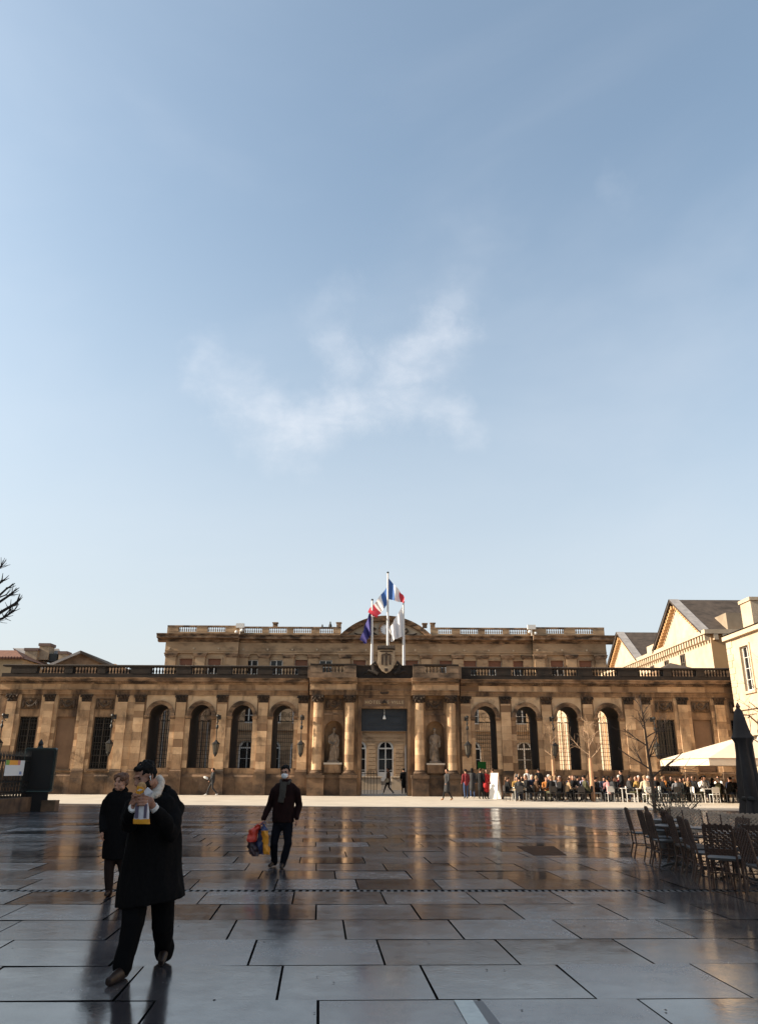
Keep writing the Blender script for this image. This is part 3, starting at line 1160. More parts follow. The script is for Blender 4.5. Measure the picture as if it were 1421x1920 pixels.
# base blocks of the pavilion
for s in (-1, 1):
    for (u, hw) in ((4.55, .56), (2.38, .56)):
        stone(screen, s * u - hw, s * u + hw, -PY - .1, -.1, -.03, 1.12, UNIT_PLINTH, "pedestal")
        stone(screen, s * u - hw - .05, s * u + hw + .05, -PY - .15, -.1, 1.12, 1.32, UNIT_PLINTH, "pedestal_cap")
    a, b = sorted((s * 2.96, s * 3.97))
    stone(screen, a, b, -.55, -.1, -.03, 1.10, UNIT_PLINTH, "plinth_stone")
    stone(screen, a, b, -.60, -.1, 1.10, 1.30, UNIT_PLINTH, "plinth_cap")

# columns
for s in (-1, 1):
    for u in (4.55, 2.38):
        col = empty("column")
        col.parent = screen
        col.location = (s * u, -.48, 0)
        MB().box(-.43, .43, -.43, .43, 1.32, 1.43).lathe([(.42, 1.43), (.43, 1.47), (.40, 1.52), (.35, 1.55), (.37, 1.60), (.33, 1.64)], n=18).build("column_base", PLINTH, col)
        z0, nd = 1.64, 9
        for i in range(nd):
            h = (6.00 - z0) / nd
            ra = .325 - .035 * i / nd
            rb_ = .325 - .035 * (i + 1) / nd
            link("drum", MB().lathe([(ra, .003), (rb_, h - .003)], n=20).mesh("drum", ASHLAR, True), col, (0, 0, z0 + i * h))
        capm = MB()
        capm.lathe([(.29, 6.0), (.31, 6.03), (.29, 6.06), (.33, 6.2), (.40, 6.40), (.40, 6.42)], n=16)
        for k in range(8):
            a = 2 * PI * k / 8
            for (zb, o1, hh) in ((6.03, .36, .17), (6.18, .41, .17)):
                a2 = a + (PI / 8 if zb > 6.1 else 0)
                capm.ball((o1 * math.cos(a2), o1 * math.sin(a2), zb + hh * .7), (.07, .07, .10), 6, 5)
        for k in range(4):
            a = PI / 4 + k * PI / 2
            capm.ball((.46 * math.cos(a), .46 * math.sin(a), 6.37), (.10, .10, .08), 8, 6)
        capm.box(-.40, .40, -.40, .40, 6.43, 6.508)
        capm.build("capital", CAP_STONE, col, True)
        # responding pilaster on the wall behind
        stone(screen, s * u - .33, s * u + .33, -.30, -.2, 1.40, 6.49)
    # garland panel over each niche
    link("garland_relief", SWAG, screen, (s * 3.45, -.27, 5.88))
    MB().box(s * 3.45 - .68, s * 3.45 + .68, -.30, -.24, 5.22, 5.32).build("niche_band", TRIM, screen)
    MB().box(s * 3.45 - .58, s * 3.45 + .58, -.42, .40, 1.452, 1.98).build("statue_pedestal", STONE, screen)
    MB().box(s * 3.45 - .62, s * 3.45 + .62, -.46, .41, 1.98, 2.10).build("pedestal_slab", mat("pale_slab", (0.52, 0.44, 0.35), 0.8), screen)

# entablature and parapet of the pavilion (breaks forward over the column pairs)
for a, b, yo in ((-5.14, -1.86, .72), (1.86, 5.14, .72), (-1.858, 1.858, .30)):
    ca, cc = MB(), MB()
    entab(ca, cc, a, b, yo, TOPW + .002)
    ca.build("portal_entablature", STONE, screen)
    cc.build("portal_cornice", TRIM, screen)
LIGHTSOOT = mat("grey_brown_parapet", (0.24, 0.16, 0.10), 0.88, (0.12, 0.08, 0.05), 1.5, rnd=0.1, stain=(0.045, 0.03, 0.02),
                stain_scale=(0.9, 0.9, 1.5), stain_lo=0.48, stain_hi=0.66)
BAL5 = baluster_run(6, .235, .46, .09, LIGHTSOOT)
for s in (-1, 1):
    a, b = sorted((s * 1.95, s * 5.12))
    MB().box(a, b, -.98, -.50, ZB, ZB + .34).build("parapet_base", LIGHTSOOT, screen)
    MB().prof([(-1.0, ZB + .80), (-1.03, ZB + .85), (-1.03, ZB + .92), (-.45, ZB + .92), (-.45, ZB + .80)], a, b).build("parapet_rail", SOOTY, screen)
    tag(link("balusters", BAL5, screen, (s * 3.52, -.74, ZB + .34)), kind="stuff")
    for (u, hw) in ((4.70, .42), (2.37, .42)):
        MB().box(s * u - hw, s * u + hw, -.995, -.49, ZB + .342, ZB + .798).build("parapet_pier", LIGHTSOOT, screen)
    x0, x1 = sorted((s * 5.12, s * 5.30))
    MB().box(x0, x1, -.9, .2, ZB - .02, ZB + .80).build("parapet_return", LIGHTSOOT, screen)
MB().box(-1.95, 1.95, -.60, -.10, ZB - .02, ZB + .80).prof([(-.66, ZB + .80), (-.66, ZB + .88), (-.05, ZB + .88), (-.05, ZB + .80)], -1.95, 1.95).build("attic_block", SOOTY, screen)
# carved coat of arms standing on the attic block
sh = empty("coat_of_arms")
sh.parent = screen
sh.location = (0.12, -.66, 0)
out = [(-.58, 9.55), (-.60, 8.75), (-.50, 8.40), (-.28, 8.12), (0, 7.98), (.28, 8.12), (.50, 8.40), (.60, 8.75), (.58, 9.55), (.3, 9.62), (0, 9.58), (-.3, 9.62)]
MB().extr(out, -.22, 0.0).build("shield", mat("pale_shield_stone", (0.42, 0.32, 0.215), 0.85, (0.27, 0.19, 0.12), 2.5, bump=.01, bump_scale=10), sh)
sm = MB()
sm.prof([(-.30, 9.60), (-.33, 9.70), (-.28, 9.85), (.02, 9.85), (.02, 9.60)], -.62, .62)
for i in range(7):
    sm.ball((-.5 + i / 6, -.2, 9.84), (.09, .1, .07), 7, 5)
sm.build("crown", CAP_STONE, sh)
em = MB()
em.box(-.34, -.20, -.27, -.2, 8.55, 9.2).box(.20, .34, -.27, -.2, 8.55, 9.2).box(-.08, .08, -.28, -.2, 8.5, 9.35)
em.extr([(-.36, 9.2), (.36, 9.2), (.30, 9.28), (.08, 9.3), (0, 9.42), (-.08, 9.3), (-.30, 9.28)], -.26, -.2)
em.box(-.45, .45, -.25, -.2, 9.44, 9.5)
em.box(-.11, .11, -.30, -.2, 8.1, 8.3)
em.build("towers_relief", CAP_STONE, sh)
for s in (-1, 1):
    sc2 = MB()
    sc2.tube([(s * .55, .0, 7.95), (s * .85, .05, 8.2), (s * .95, .05, 8.55), (s * .75, .05, 8.8), (s * .68, .02, 8.55)], [.16, .17, .14, .10, .06], 7)
    sc2.tube([(s * .75, .05, 8.0), (s * 1.2, .08, 8.15), (s * 1.5, .08, 7.98)], [.14, .12, .06], 7)
    sc2.build("scroll", SOOTY, sh, True)

# ------------------------------------------------------------------ palace behind the courtyard
PX, PYD = 0.93, 95.0
palace = empty("town_hall", (PX, PYD, 0))
tag(palace, "three storey stone town hall with balustraded roof and curved clock pediment", "building")
PWIN = [3.25, 7.43, 10.45, 13.54, 16.6, 21.1, 24.6]
PH = 27.2
BP = 18.2                       # where the end pavilions begin
fr_ = MB()                      # main front


def front_run(mb, xs, x0, x1, y, rows):
    """Flat front between x0 and x1 pierced by recesses (centre, half width, z0, z1)."""
    cuts = sorted(xs)
    zs = [0.0]
    for (z0, z1, hw) in rows:
        zs += [z0, z1]
    zs.append(17.0)
    for i in range(0, len(zs) - 1, 2):
        mb.quad((x0, y, zs[i]), (x1, y, zs[i]), (x1, y, zs[i + 1]), (x0, y, zs[i + 1]))
    for (z0, z1, hw) in rows:
        px = x0
        for c in cuts:
            mb.quad((px, y, z0), (c - hw, y, z0), (c - hw, y, z1), (px, y, z1))
            for sx in (-hw, hw):
                mb.quad((c + sx, y, z0), (c + sx, y + .4, z0), (c + sx, y + .4, z1), (c + sx, y, z1))
            for z in (z0, z1):
                mb.quad((c - hw, y, z), (c + hw, y, z), (c + hw, y + .4, z), (c - hw, y + .4, z))
            px = c + hw
        mb.quad((px, y, z0), (x1, y, z0), (x1, y, z1), (px, y, z1))


ROWS = [(0.35, 5.0, .95), (6.9, 10.6, .85), (11.9, 14.5, .80)]
front_run(fr_, [0.0] + PWIN[:5] + [-u for u in PWIN[:5]], -BP, BP, 0.0, ROWS)
fr_.build("wall", PALACE, palace)
for s in (-1, 1):
    side = MB()
    a, b = sorted((s * BP, s * PH))
    front_run(side, [s * u for u in PWIN[5:]], a, b, -.6, ROWS)
    side.quad((s * BP, -.6, 0), (s * BP, .02, 0), (s * BP, .02, 17), (s * BP, -.6, 17))
    side.quad((s * PH, -.6, 0), (s * PH, 16, 0), (s * PH, 16, 17), (s * PH, -.6, 17))
    side.build("end_pavilion_wall", PALACE, palace)
MB().quad((-PH, 16, 0), (PH, 16, 0), (PH, 16, 17), (-PH, 16, 17)).build("rear_wall", PALACE, palace)
MB().box(-PH + .1, PH - .1, -.1, 15.9, 16.9, 17.1).build("roof", SLATE, palace)

win_up = window_tree("upper_window", 1.60, 2.60, 2, 3, WFRAME, 0.13, .08)
win_mid = window_tree("first_floor_window", 1.70, 3.70, 2, 4, WFRAME, 0.15, .08)
win_low = window_tree("arched_window", 1.90, 4.65, 2, 3, WFRAME, 0.15, .08, arch=True)
arch_fill = MB()
aa = arc(0, 3.70, .95, 0, PI, 12)
for i in range(12):
    arch_fill.quad((aa[i][0], 0, aa[i][1]), (aa[i + 1][0], 0, aa[i + 1][1]), (aa[i + 1][0], 0, 4.66), (aa[i][0], 0, 4.66))
SPANDREL = arch_fill.mesh("spandrel", PALACE)
doorp = MB().box(-.93, .93, -.02, .03, 0, 1.0).mesh("door_panel", WFRAME)
BLIND = mat("brown_awning_blind", (0.16, 0.07, 0.04), 0.9)
blind = MB().box(-.76, .76, -.06, -.02, 1.85, 2.58).mesh("roller_blind", BLIND)
blinds = {-24.6, -21.1, 10.45, 13.54, 16.6, 21.1, 24.6, 3.25, -3.25, 7.43, -10.45}
for u in [0.0] + PWIN + [-q for q in PWIN]:
    y = .18 if abs(u) < BP else -.42
    w = win_low(palace, u, y, 0.35)
    link("spandrel", SPANDREL, palace, (u, (0.0 if abs(u) < BP else -.6) - .004, 0.35))
    link("door_panel", doorp, w, (0, -.03, .02))
    win_mid(palace, u, y, 6.9)
    if abs(u) > 0.1:
        w = win_up(palace, u, y, 11.9)
        if u in blinds:
            link("roller_blind", blind, w)

# banded ground floor, string course, pilasters, entablature and parapet
band = MB()
z = 0.30
while z < 5.8:
    for (a, b, y) in ((-BP, BP, 0.0), (-PH, -BP, -.6), (BP, PH, -.6)):
        us = [q for q in ([0.0] + PWIN + [-q for q in PWIN]) if a < q < b]
        px = a
        for c in sorted(us) + [None]:
            nx = (c - 1.15) if c is not None else b
            if z > 4.7 and c is not None:
                continue
            band.box(px, nx, y - .07, y + .02, z + .03, z + .42)
            if c is not None:
                px = c + 1.15
    z += .45
tag(band.build("banded_courses", PALACE, palace), kind="stuff")
for (a, b, y) in ((-BP, BP, 0.0), (-PH - .05, -BP, -.6), (BP, PH + .05, -.6)):
    mb = MB()
    mb.prof([(y - .10, 5.85), (y - .30, 6.0), (y - .30, 6.18), (y + .05, 6.18), (y + .05, 5.85)], a, b)
    mb.build("string_course", PALACE, palace)
    mb = MB()
    mb.prof([(y - .22, 15.16), (y - .22, 15.40), (y - .30, 15.42), (y - .30, 15.55), (y - .20, 15.57), (y - .20, 16.55), (y + .3, 16.55), (y + .3, 15.16)], a, b)
    mb.build("frieze", PALACE, palace)
    mb = MB()
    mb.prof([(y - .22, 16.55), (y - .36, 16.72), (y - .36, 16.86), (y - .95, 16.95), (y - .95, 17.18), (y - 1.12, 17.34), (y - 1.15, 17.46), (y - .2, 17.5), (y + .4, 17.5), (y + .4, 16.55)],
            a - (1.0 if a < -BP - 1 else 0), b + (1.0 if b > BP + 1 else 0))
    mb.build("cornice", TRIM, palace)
    tri = MB()
    x = a + .5
    while x < b - .2:
        tri.box(x - .10, x + .10, y - .34, y - .2, 15.62, 15.82)
        x += 3.05
    tag(tri.build("frieze_blocks", CREAM, palace), kind="stuff")

pl = MB()
pl.box(-.62, .62, -.24, .02, 6.2, 14.66)
PILP = pl.mesh("pilaster", PALACE)
pc = MB().box(-.70, .70, -.30, .02, 14.66, 14.80).box(-.78, .78, -.38, .02, 14.80, 15.0).box(-.84, .84, -.44, .02, 15.0, 15.16)
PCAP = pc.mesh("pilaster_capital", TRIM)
for u in (0.0, 5.0, 8.93, 11.98, 15.05, 17.65, 18.95, 22.85, 26.45):
    for s in (-1, 1):
        if u == 0.0 and s == 1:
            continue
        y = 0.0 if u < BP else -.6
        link("pilaster", PILP, palace, (s * u, y, 0))
        link("pilaster_capital", PCAP, palace, (s * u, y, 0))
surr = MB()
surr.box(-1.0, -.80, -.08, .02, 11.8, 14.5).box(.80, 1.0, -.08, .02, 11.8, 14.5).box(-1.0, 1.0, -.08, .02, 14.5, 14.64)
SURR = surr.mesh("window_surround", PALACE)
for u in PWIN:
    for s in (-1, 1):
        link("window_surround", SURR, palace, (s * u, 0.0 if u < BP else -.6, 0))

# parapet with baluster bays
pbays = [(7.43, 6), (10.45, 7), (13.54, 7), (16.6, 7), (21.1, 8), (24.7, 8)]
PB7 = baluster_run(8, .27, .62, .10, PALACE)
PB6 = baluster_run(6, .27, .62, .10, PALACE)
for s in (-1, 1):
    for (a, b, y) in ((5.6, BP, -.1), (BP, PH, -.7)):
        x0, x1 = sorted((s * a, s * b))
        MB().box(x0, x1, y - .14, y + .30, 17.48, 17.80).build("parapet_base", PALACE, palace)
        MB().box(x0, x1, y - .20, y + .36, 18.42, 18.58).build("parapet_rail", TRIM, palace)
    runs = []
    for (u, n) in pbays:
        y = -.1 if u < BP else -.7
        tag(link("balusters", PB7 if n > 6 else PB6, palace, (s * u, y + .08, 17.80)), kind="stuff")
        hw = (8 if n > 6 else 6) * .27 / 2 + .03
        runs.append((u - hw, u + hw, y))
    for (a, b, y) in ((5.62, runs[0][0], -.1), (runs[0][1], runs[1][0], -.1), (runs[1][1], runs[2][0], -.1), (runs[2][1], runs[3][0], -.1),
                      (runs[3][1], BP, -.1), (BP, runs[4][0], -.7), (runs[4][1], runs[5][0], -.7), (runs[5][1], PH, -.7)):
        x0, x1 = sorted((s * a, s * b))
        MB().box(x0, x1, y - .16, y + .32, 17.802, 18.418).build("parapet_pier", PALACE, palace)
    for u, hgt in ((5.9, .5), (13.9 if s < 0 else 4.9, .45)):
        MB().box(s * u - .28, s * u + .28, -.2, .3, 18.58, 18.58 + hgt).box(s * u - .36, s * u + .36, -.28, .38, 18.58 + hgt, 18.70 + hgt).build("parapet_block", TRIM, palace)

# curved pediment with clock
pd = MB()
PR = (5.95 ** 2 + 2.75 ** 2) / (2 * 2.75)
pcz = 19.9 - PR
ang = math.asin(5.95 / PR)
top = [(PR * math.sin(t), pcz + PR * math.cos(t)) for t in [-ang + 2 * ang * i / 24 for i in range(25)]]
inn = [((PR - .55) * math.sin(t), pcz + (PR - .55) * math.cos(t)) for t in [-ang + 2 * ang * i / 24 for i in range(25)]]
for i in range(24):
    a, b, c_, d_ = top[i], top[i + 1], inn[i + 1], inn[i]
    pd.add([(a[0], -1.1, a[1]), (b[0], -1.1, b[1]), (c_[0], -.75, c_[1]), (d_[0], -.75, d_[1]), (a[0], .6, a[1]), (b[0], .6, b[1]), (c_[0], -.25, c_[1]), (d_[0], -.25, d_[1])],
           [(0, 1, 2, 3), (0, 1, 5, 4), (2, 3, 7, 6)])
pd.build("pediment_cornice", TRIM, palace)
ty = [(x, z) for x, z in inn if z > 17.3]
MB().extr([(ty[0][0], 17.3)] + ty + [(ty[-1][0], 17.3)], -.25, .5).build("tympanum", mat("tympanum_stone", (0.42, 0.34, 0.25), 0.85, (0.33, 0.25, 0.17), 1.0), palace)
ck = empty("clock")
ck.parent = palace
ck.location = (0.0, -.30, 18.29)


def disc(mb, r, y, n=24, r0=0.0):
    o = [(r * math.cos(2 * PI * i / n), y, r * math.sin(2 * PI * i / n)) for i in range(n)]
    mb.add(o, [tuple(range(n))])


def ring(mb, r0, r1, y0, y1, n=24):
    for i in range(n):
        a, b = 2 * PI * i / n, 2 * PI * (i + 1) / n
        p = lambda r, t, y: (r * math.cos(t), y, r * math.sin(t))
        mb.quad(p(r0, a, y0), p(r1, a, y0), p(r1, b, y0), p(r0, b, y0))
        mb.quad(p(r1, a, y0), p(r1, a, y1), p(r1, b, y1), p(r1, b, y0))
        mb.quad(p(r0, a, y0), p(r0, a, y1), p(r0, b, y1), p(r0, b, y0))


mb = MB()
ring(mb, .66, .95, -.22, .05)
mb.build("clock_surround", TRIM, ck)
mb = MB()
disc(mb, .68, -.06)
mb.build("clock_face", mat("white_clock_face", (0.72, 0.72, 0.72), 0.5), ck)
mb = MB()
for i in range(12):
    a = i * PI / 6
    mb.tube([(.50 * math.cos(a), -.08, .50 * math.sin(a)), (.62 * math.cos(a), -.08, .62 * math.sin(a))], .025, 4)
mb.tube([(0, -.09, 0), (.22, -.09, .26)], .035, 4).tube([(0, -.1, 0), (.08, -.1, -.55)], .03, 4)
tag(mb.build("clock_hands_and_marks", IRON, ck))
for s in (-1, 1):
    mb = MB()
    mb.tube([(s * 1.1, -.34, 17.6), (s * 1.5, -.36, 17.75), (s * 1.7, -.36, 18.15), (s * 1.5, -.36, 18.5), (s * 1.25, -.36, 18.35), (s * 1.4, -.36, 18.15)], [.10, .14, .15, .14, .1, .05], 6)
    mb.tube([(s * 1.7, -.34, 17.62), (s * 2.3, -.36, 17.7), (s * 2.8, -.36, 18.05), (s * 2.6, -.36, 18.4), (s * 2.3, -.36, 18.2)], [.12, .15, .14, .1, .05], 6)
    mb.tube([(s * 2.6, -.34, 17.55), (s * 3.4, -.36, 17.6), (s * 3.9, -.36, 17.8)], [.12, .12, .05], 6)
    mb.build("tympanum_scroll", CAP_STONE, palace, True)
# bell tripod on the left of the pediment
mb = MB()
mb.lathe([(.22, 0), (.2, .3), (.1, .5), (.08, .75)], -7.0, .2, 8, 18.58)
mb.build("roof_finial", IRON, palace)
mb = MB().lathe([(.12, 0), (.1, .25), (.03, .42)], -8.0, .2, 8, 18.58)
mb.build("roof_finial", IRON, palace)
# floodlights on the parapet corners
for s in (-1, 1):
    mb = MB().box(s * 18.1 - .5, s * 18.1 + .5, -1.3, -.9, 18.25, 18.8).tube([(s * 18.1, -1.0, 17.3), (s * 18.1, -1.2, 18.3)], .05, 5)
    mb.ball((s * 17.8, -1.4, 17.9), .22, 8, 6).ball((s * 18.5, -1.4, 17.7), .2, 8, 6)
    mb.build("floodlight", mat("white_floodlight", (0.6, 0.58, 0.55), 0.4), palace)
# steps before the door
for i in range(6):
    MB().box(-6 - .3 * i, 6 + .3 * i, -1.6 - .35 * i, -.1 if i == 0 else -1.6 - .35 * (i - 1), -.02, 0.35 - .06 * i).build("step", GRAVEL, palace)

# ------------------------------------------------------------------ courtyard wings
for s, nm, lab in ((-1, "courtyard_wing", "shaded courtyard wing with tall pilasters seen through the left arches"),
                   (1, "courtyard_wing", "sunlit courtyard wing with tall pilasters seen through the right arches")):
    wg = empty(nm, (PX + s * 20.0, 57.2, 0))
    tag(wg, lab, "building", "courtyard wings")
    x0, x1 = sorted((0.0, s * 5.6))
    body = MB().box(x0, x1, 0.0, 37.0, 0, 8.3)
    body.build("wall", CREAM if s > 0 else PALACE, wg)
    cr = MB()
    a, b = sorted((-s * .25, s * 5.6))
    cr.box(a, b, 0.0, 37.0, 8.3, 8.75)
    cr.build("cornice", TRIM, wg)
    for i in range(14):
        y = 1.0 + 2.6 * i
        a, b = sorted((-s * .16, s * .02))
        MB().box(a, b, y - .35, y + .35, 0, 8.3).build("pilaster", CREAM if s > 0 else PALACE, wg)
        if i < 13:
            a, b = sorted((-s * .03, s * .02))
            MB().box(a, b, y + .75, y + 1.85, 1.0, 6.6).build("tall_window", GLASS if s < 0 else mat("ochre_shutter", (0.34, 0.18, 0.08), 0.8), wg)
            a, b = sorted((-s * .07, -s * .03))
            MB().box(a, b, y + 1.26, y + 1.34, 1.0, 6.6).build("mullion", WFRAME, wg)

# ------------------------------------------------------------------ pyramid-roofed end pavilions just behind the screen
for (apx, apy, lpx, rpx, by, d, lab, wallm, hip) in (
        (163, 1224, 92, 222, 1252, 59.0, "low slate pediment roof behind the left end of the balustrade", PALACE, False),
        (1272, 1240, 1228, 1330, 1262, 60.0, "dark pyramid roof rising behind the right end of the balustrade", SLATE, True)):
    A, Lp, Rp = at(apx, apy, d), at(lpx, by, d), at(rpx, by, d)
    ob = empty("end_pavilion", (A.x, d, 0))
    tag(ob, lab, "building")
    hw = (Rp.x - Lp.x) / 2
    zb, za = min(Lp.z, Rp.z) - .1, A.z
    MB().box(-hw + .2, hw - .2, -1.2 if not hip else -.9, 5, 0, zb).build("wall", PALACE, ob)
    mb = MB()
    if hip:
        mb.add([(-hw, -1.2, zb), (hw, -1.2, zb), (hw, 6, zb), (-hw, 6, zb), (0, 1.8, za + .12)], [(0, 1, 4), (1, 2, 4), (2, 3, 4), (3, 0, 4), (0, 1, 2, 3)])
        mb.build("roof", SLATE, ob)
    else:
        MB().extr([(-hw + .25, zb), (hw - .25, zb), (0, za - .16)], -.9, -.8).build("tympanum", mat("weathered_tympanum", (0.30, 0.20, 0.125), 0.9, (0.16, 0.10, 0.06), 2.0), ob)
        for s in (-1, 1):
            MB().add([(0, -1.25, za), (s * (hw + .1), -1.25, zb), (s * (hw + .1), 5, zb), (0, 5, za), (0, -1.25, za - .2), (s * (hw + .1), -1.25, zb - .2), (s * (hw + .1), 5, zb - .2), (0, 5, za - .2)],
                     [(0, 1, 2, 3), (0, 1, 5, 4), (4, 5, 6, 7), (1, 2, 6, 5), (2, 3, 7, 6), (3, 0, 4, 7)]).build("roof_slope", SLATE if s > 0 else ZINC, ob)

# ------------------------------------------------------------------ pedimented building on the right, beyond the screen
BX = 27.6
museum = empty("pedimented_building", (BX, 63.0, 0))
tag(museum, "large cream stone building with two sunlit triangular gables and slate roofs", "building")
EAV = 12.5
MB().box(0, 40, 0.0, 44, 0, EAV).build("wall", CREAM, museum)
MB().quad((.01, -.012, 0), (39, -.012, 0), (39, -.012, EAV), (.01, -.012, EAV)).build("near_end_wall", OCHRE, museum)
# cornice with brackets along the lit side
MB().box(-.55, 40, -.30, 44, EAV + .001, EAV + .35).build("cornice", CREAM, museum)
br = MB()
y = 0.1
while y < 30:
    br.box(-.45, 0.0, y, y + .28, EAV - .50, EAV)
    y += .58
for i in range(12):
    br.box(.2 + i * .75, .55 + i * .75, -.28, -.015, EAV - .5, EAV)
tag(br.build("cornice_brackets", CREAM, museum), kind="stuff")


def gable(y0, y1, ridge, zbase, xr, name):
    """Triangular gable facing -x with a roof whose ridge runs to +x."""
    ym = (y0 + y1) / 2
    g = empty(name)
    g.parent = museum
    MB().add([(0, y0 + .3, zbase), (0, y1 - .3, zbase), (0, ym, ridge - .25), (.4, y0 + .3, zbase), (.4, y1 - .3, zbase), (.4, ym, ridge - .25)],
             [(0, 1, 2), (3, 5, 4), (0, 1, 4, 3), (1, 2, 5, 4), (2, 0, 3, 5)]).build("tympanum", CREAM, g)
    for (ya, nm, mm) in ((y0, "near_slope", SLATE), (y1, "far_slope", SLATE)):
        MB().add([(-.6, ym, ridge), (-.6, ya, zbase - .05), (xr, ya, zbase - .05), (xr, ym, ridge), (-.6, ym, ridge - .22), (-.6, ya, zbase - .27), (xr, ya, zbase - .27), (xr, ym, ridge - .22)],
                 [(0, 1, 2, 3), (0, 1, 5, 4), (4, 5, 6, 7), (1, 2, 6, 5), (2, 3, 7, 6)]).build(nm, mm, g)
        # zinc verge strip and raking brackets
        vb = MB()
        n = Vector((0, -(ridge - zbase), (ya - ym))).normalized()
        vb.add([(-.66, ym, ridge + .05), (-.66, ya, zbase), (.25, ya, zbase), (.25, ym, ridge + .05)], [(0, 1, 2, 3)])
        vb.build("verge", ZINC, g)
        bk = MB()
        for i in range(1, 16):
            t = i / 16
            yy, zz = ym + (ya - ym) * t, ridge - .3 + (zbase - ridge) * t
            bk.box(-.42, 0, yy - .13, yy + .13, zz - .34, zz)
        tag(bk.build("raking_brackets", OCHRE, g), kind="stuff")


gable(0.4, 12.2, 16.75, EAV + .36, 38, "near_gable")
gable(17.2, 28.4, 16.55, EAV + .30, 38, "far_gable")
# low attic between and behind the gables
MB().box(1.8, 38, .5, 4.0, EAV + .35, EAV + 1.9).build("attic_wall", mat("grey_brown_attic", (0.27, 0.21, 0.15), 0.9, (0.2, 0.15, 0.1), 1.0), museum)
MB().box(.6, 30, 12.4, 17.0, EAV + .35, EAV + 1.5).build("link_attic", CREAM, museum)
win_r = window_tree("window", 1.0, 1.5, 2, 2, DFRAME, 0.10, .02)
for (yy, zz) in ((6.2, 10.2), (10.2, 10.2), (14.2, 10.2), (18.6, 10.2)):
    w = win_r(museum, -.06, yy, zz, -PI / 2)
sky_l = MB()
for i in range(5):
    sky_l.add([(5.4 + i * 1.2, 4.2, 15.1), (6.3 + i * 1.2, 4.2, 15.1), (6.3 + i * 1.2, 5.6, 16.2), (5.4 + i * 1.2, 5.6, 16.2)], [(0, 1, 2, 3)])
tag(sky_l.build("skylights", mat("skylight_glass", (0.25, 0.28, 0.32), 0.15), museum), kind="stuff")

# ------------------------------------------------------------------ corner building along the right side of the square
CX = 24.4
corner = empty("corner_building", (CX, 0, 0))
tag(corner, "cream stone corner building at the right edge with tall windows and chimney", "building")
Y0, Y1, CE = 2.0, 53.3, 10.3
cb = MB()
ROWC = [(0.4, 3.9), (6.7, 9.6)]
ys = [Y1 - 2.6 - 3.6 * i for i in range(14)]
ys = [y for y in ys if y > Y0 + 1]
zs = [0, .4, 3.9, 6.7, 9.6, CE]
for i in (0, 2, 4):
    cb.quad((0, Y0, zs[i]), (0, Y1, zs[i]), (0, Y1, zs[i + 1]), (0, Y0, zs[i + 1]))
for (z0, z1) in ROWC:
    py = Y1
    for y in ys:
        cb.quad((0, y + .62, z0), (0, py, z0), (0, py, z1), (0, y + .62, z1))
        for e in (-.62, .62):
            cb.quad((0, y + e, z0), (.35, y + e, z0), (.35, y + e, z1), (0, y + e, z1))
        for z in (z0, z1):
            cb.quad((0, y - .62, z), (0, y + .62, z), (.35, y + .62, z), (.35, y - .62, z))
        py = y - .62
    cb.quad((0, Y0, z0), (0, py, z0), (0, py, z1), (0, Y0, z1))
cb.quad((0, Y1, 0), (20, Y1, 0), (20, Y1, CE), (0, Y1, CE))
cb.quad((0, Y0, 0), (20, Y0, 0), (20, Y0, CE), (0, Y0, CE))
cb.quad((20, Y0, 0), (20, Y1, 0), (20, Y1, CE), (20, Y0, CE))
cb.build("wall", CREAM, corner)
win_c = window_tree("window", 1.22, 2.9, 2, 4, WFRAME, 0.09, .06)
win_s = window_tree("shop_window", 1.22, 3.5, 2, 3, WFRAME, 0.09, .06, arch=True)
for y in ys:
    win_c(corner, .16, y, 6.7, -PI / 2)
    win_s(corner, .16, y, 0.4, -PI / 2)
    MB().box(-.12, .05, y - .8, y + .8, 6.52, 6.69).build("sill", CREAM, corner)
    MB().box(-.08, .02, y - .78, y - .62, 6.7, 9.75).box(-.08, .02, y + .62, y + .78, 6.7, 9.75).box(-.08, .02, y - .62, y + .62, 9.6, 9.75).build("window_surround", CREAM, corner)
MB().box(-.14, .02, Y0, Y1, 5.55, 5.80).build("string_course", CREAM, corner)
MB().box(-.26, 20, Y0, Y1 + .02, CE + .001, CE + .32).build("cornice", CREAM, corner)
MB().add([(-.36, Y0, CE + .33), (-.36, Y1 + .1, CE + .33), (6, Y1 + .1, CE + 2.8), (6, Y0, CE + 2.8), (14, Y1 + .1, CE + .33), (14, Y0, CE + .33)],
         [(0, 1, 2, 3), (3, 2, 4, 5), (1, 4, 2), (0, 3, 5)]).build("roof", SLATE, corner)
c0 = at(1380, 1178, 53.5)
MB().box(.95, 2.0, 50.9, 52.4, CE + .4, 12.75).box(.86, 2.09, 50.81, 52.49, 12.75, 12.98).build("chimney", CREAM, corner)
# quoin blocks near the far corner
for i in range(24):
    w = .55 if i % 2 else .85
    stone(corner, -.035, .05, Y1 - w, Y1 - .01, .1 + i * .44, .1 + (i + 1) * .44 - .02, UNIT, "quoin")
QM = MB().box(-.5, .5, -.5, .5, -.5, .5).mesh("quoin", CREAM)
for o in corner.children:
    if o.name.startswith("quoin"):
        o.data = QM
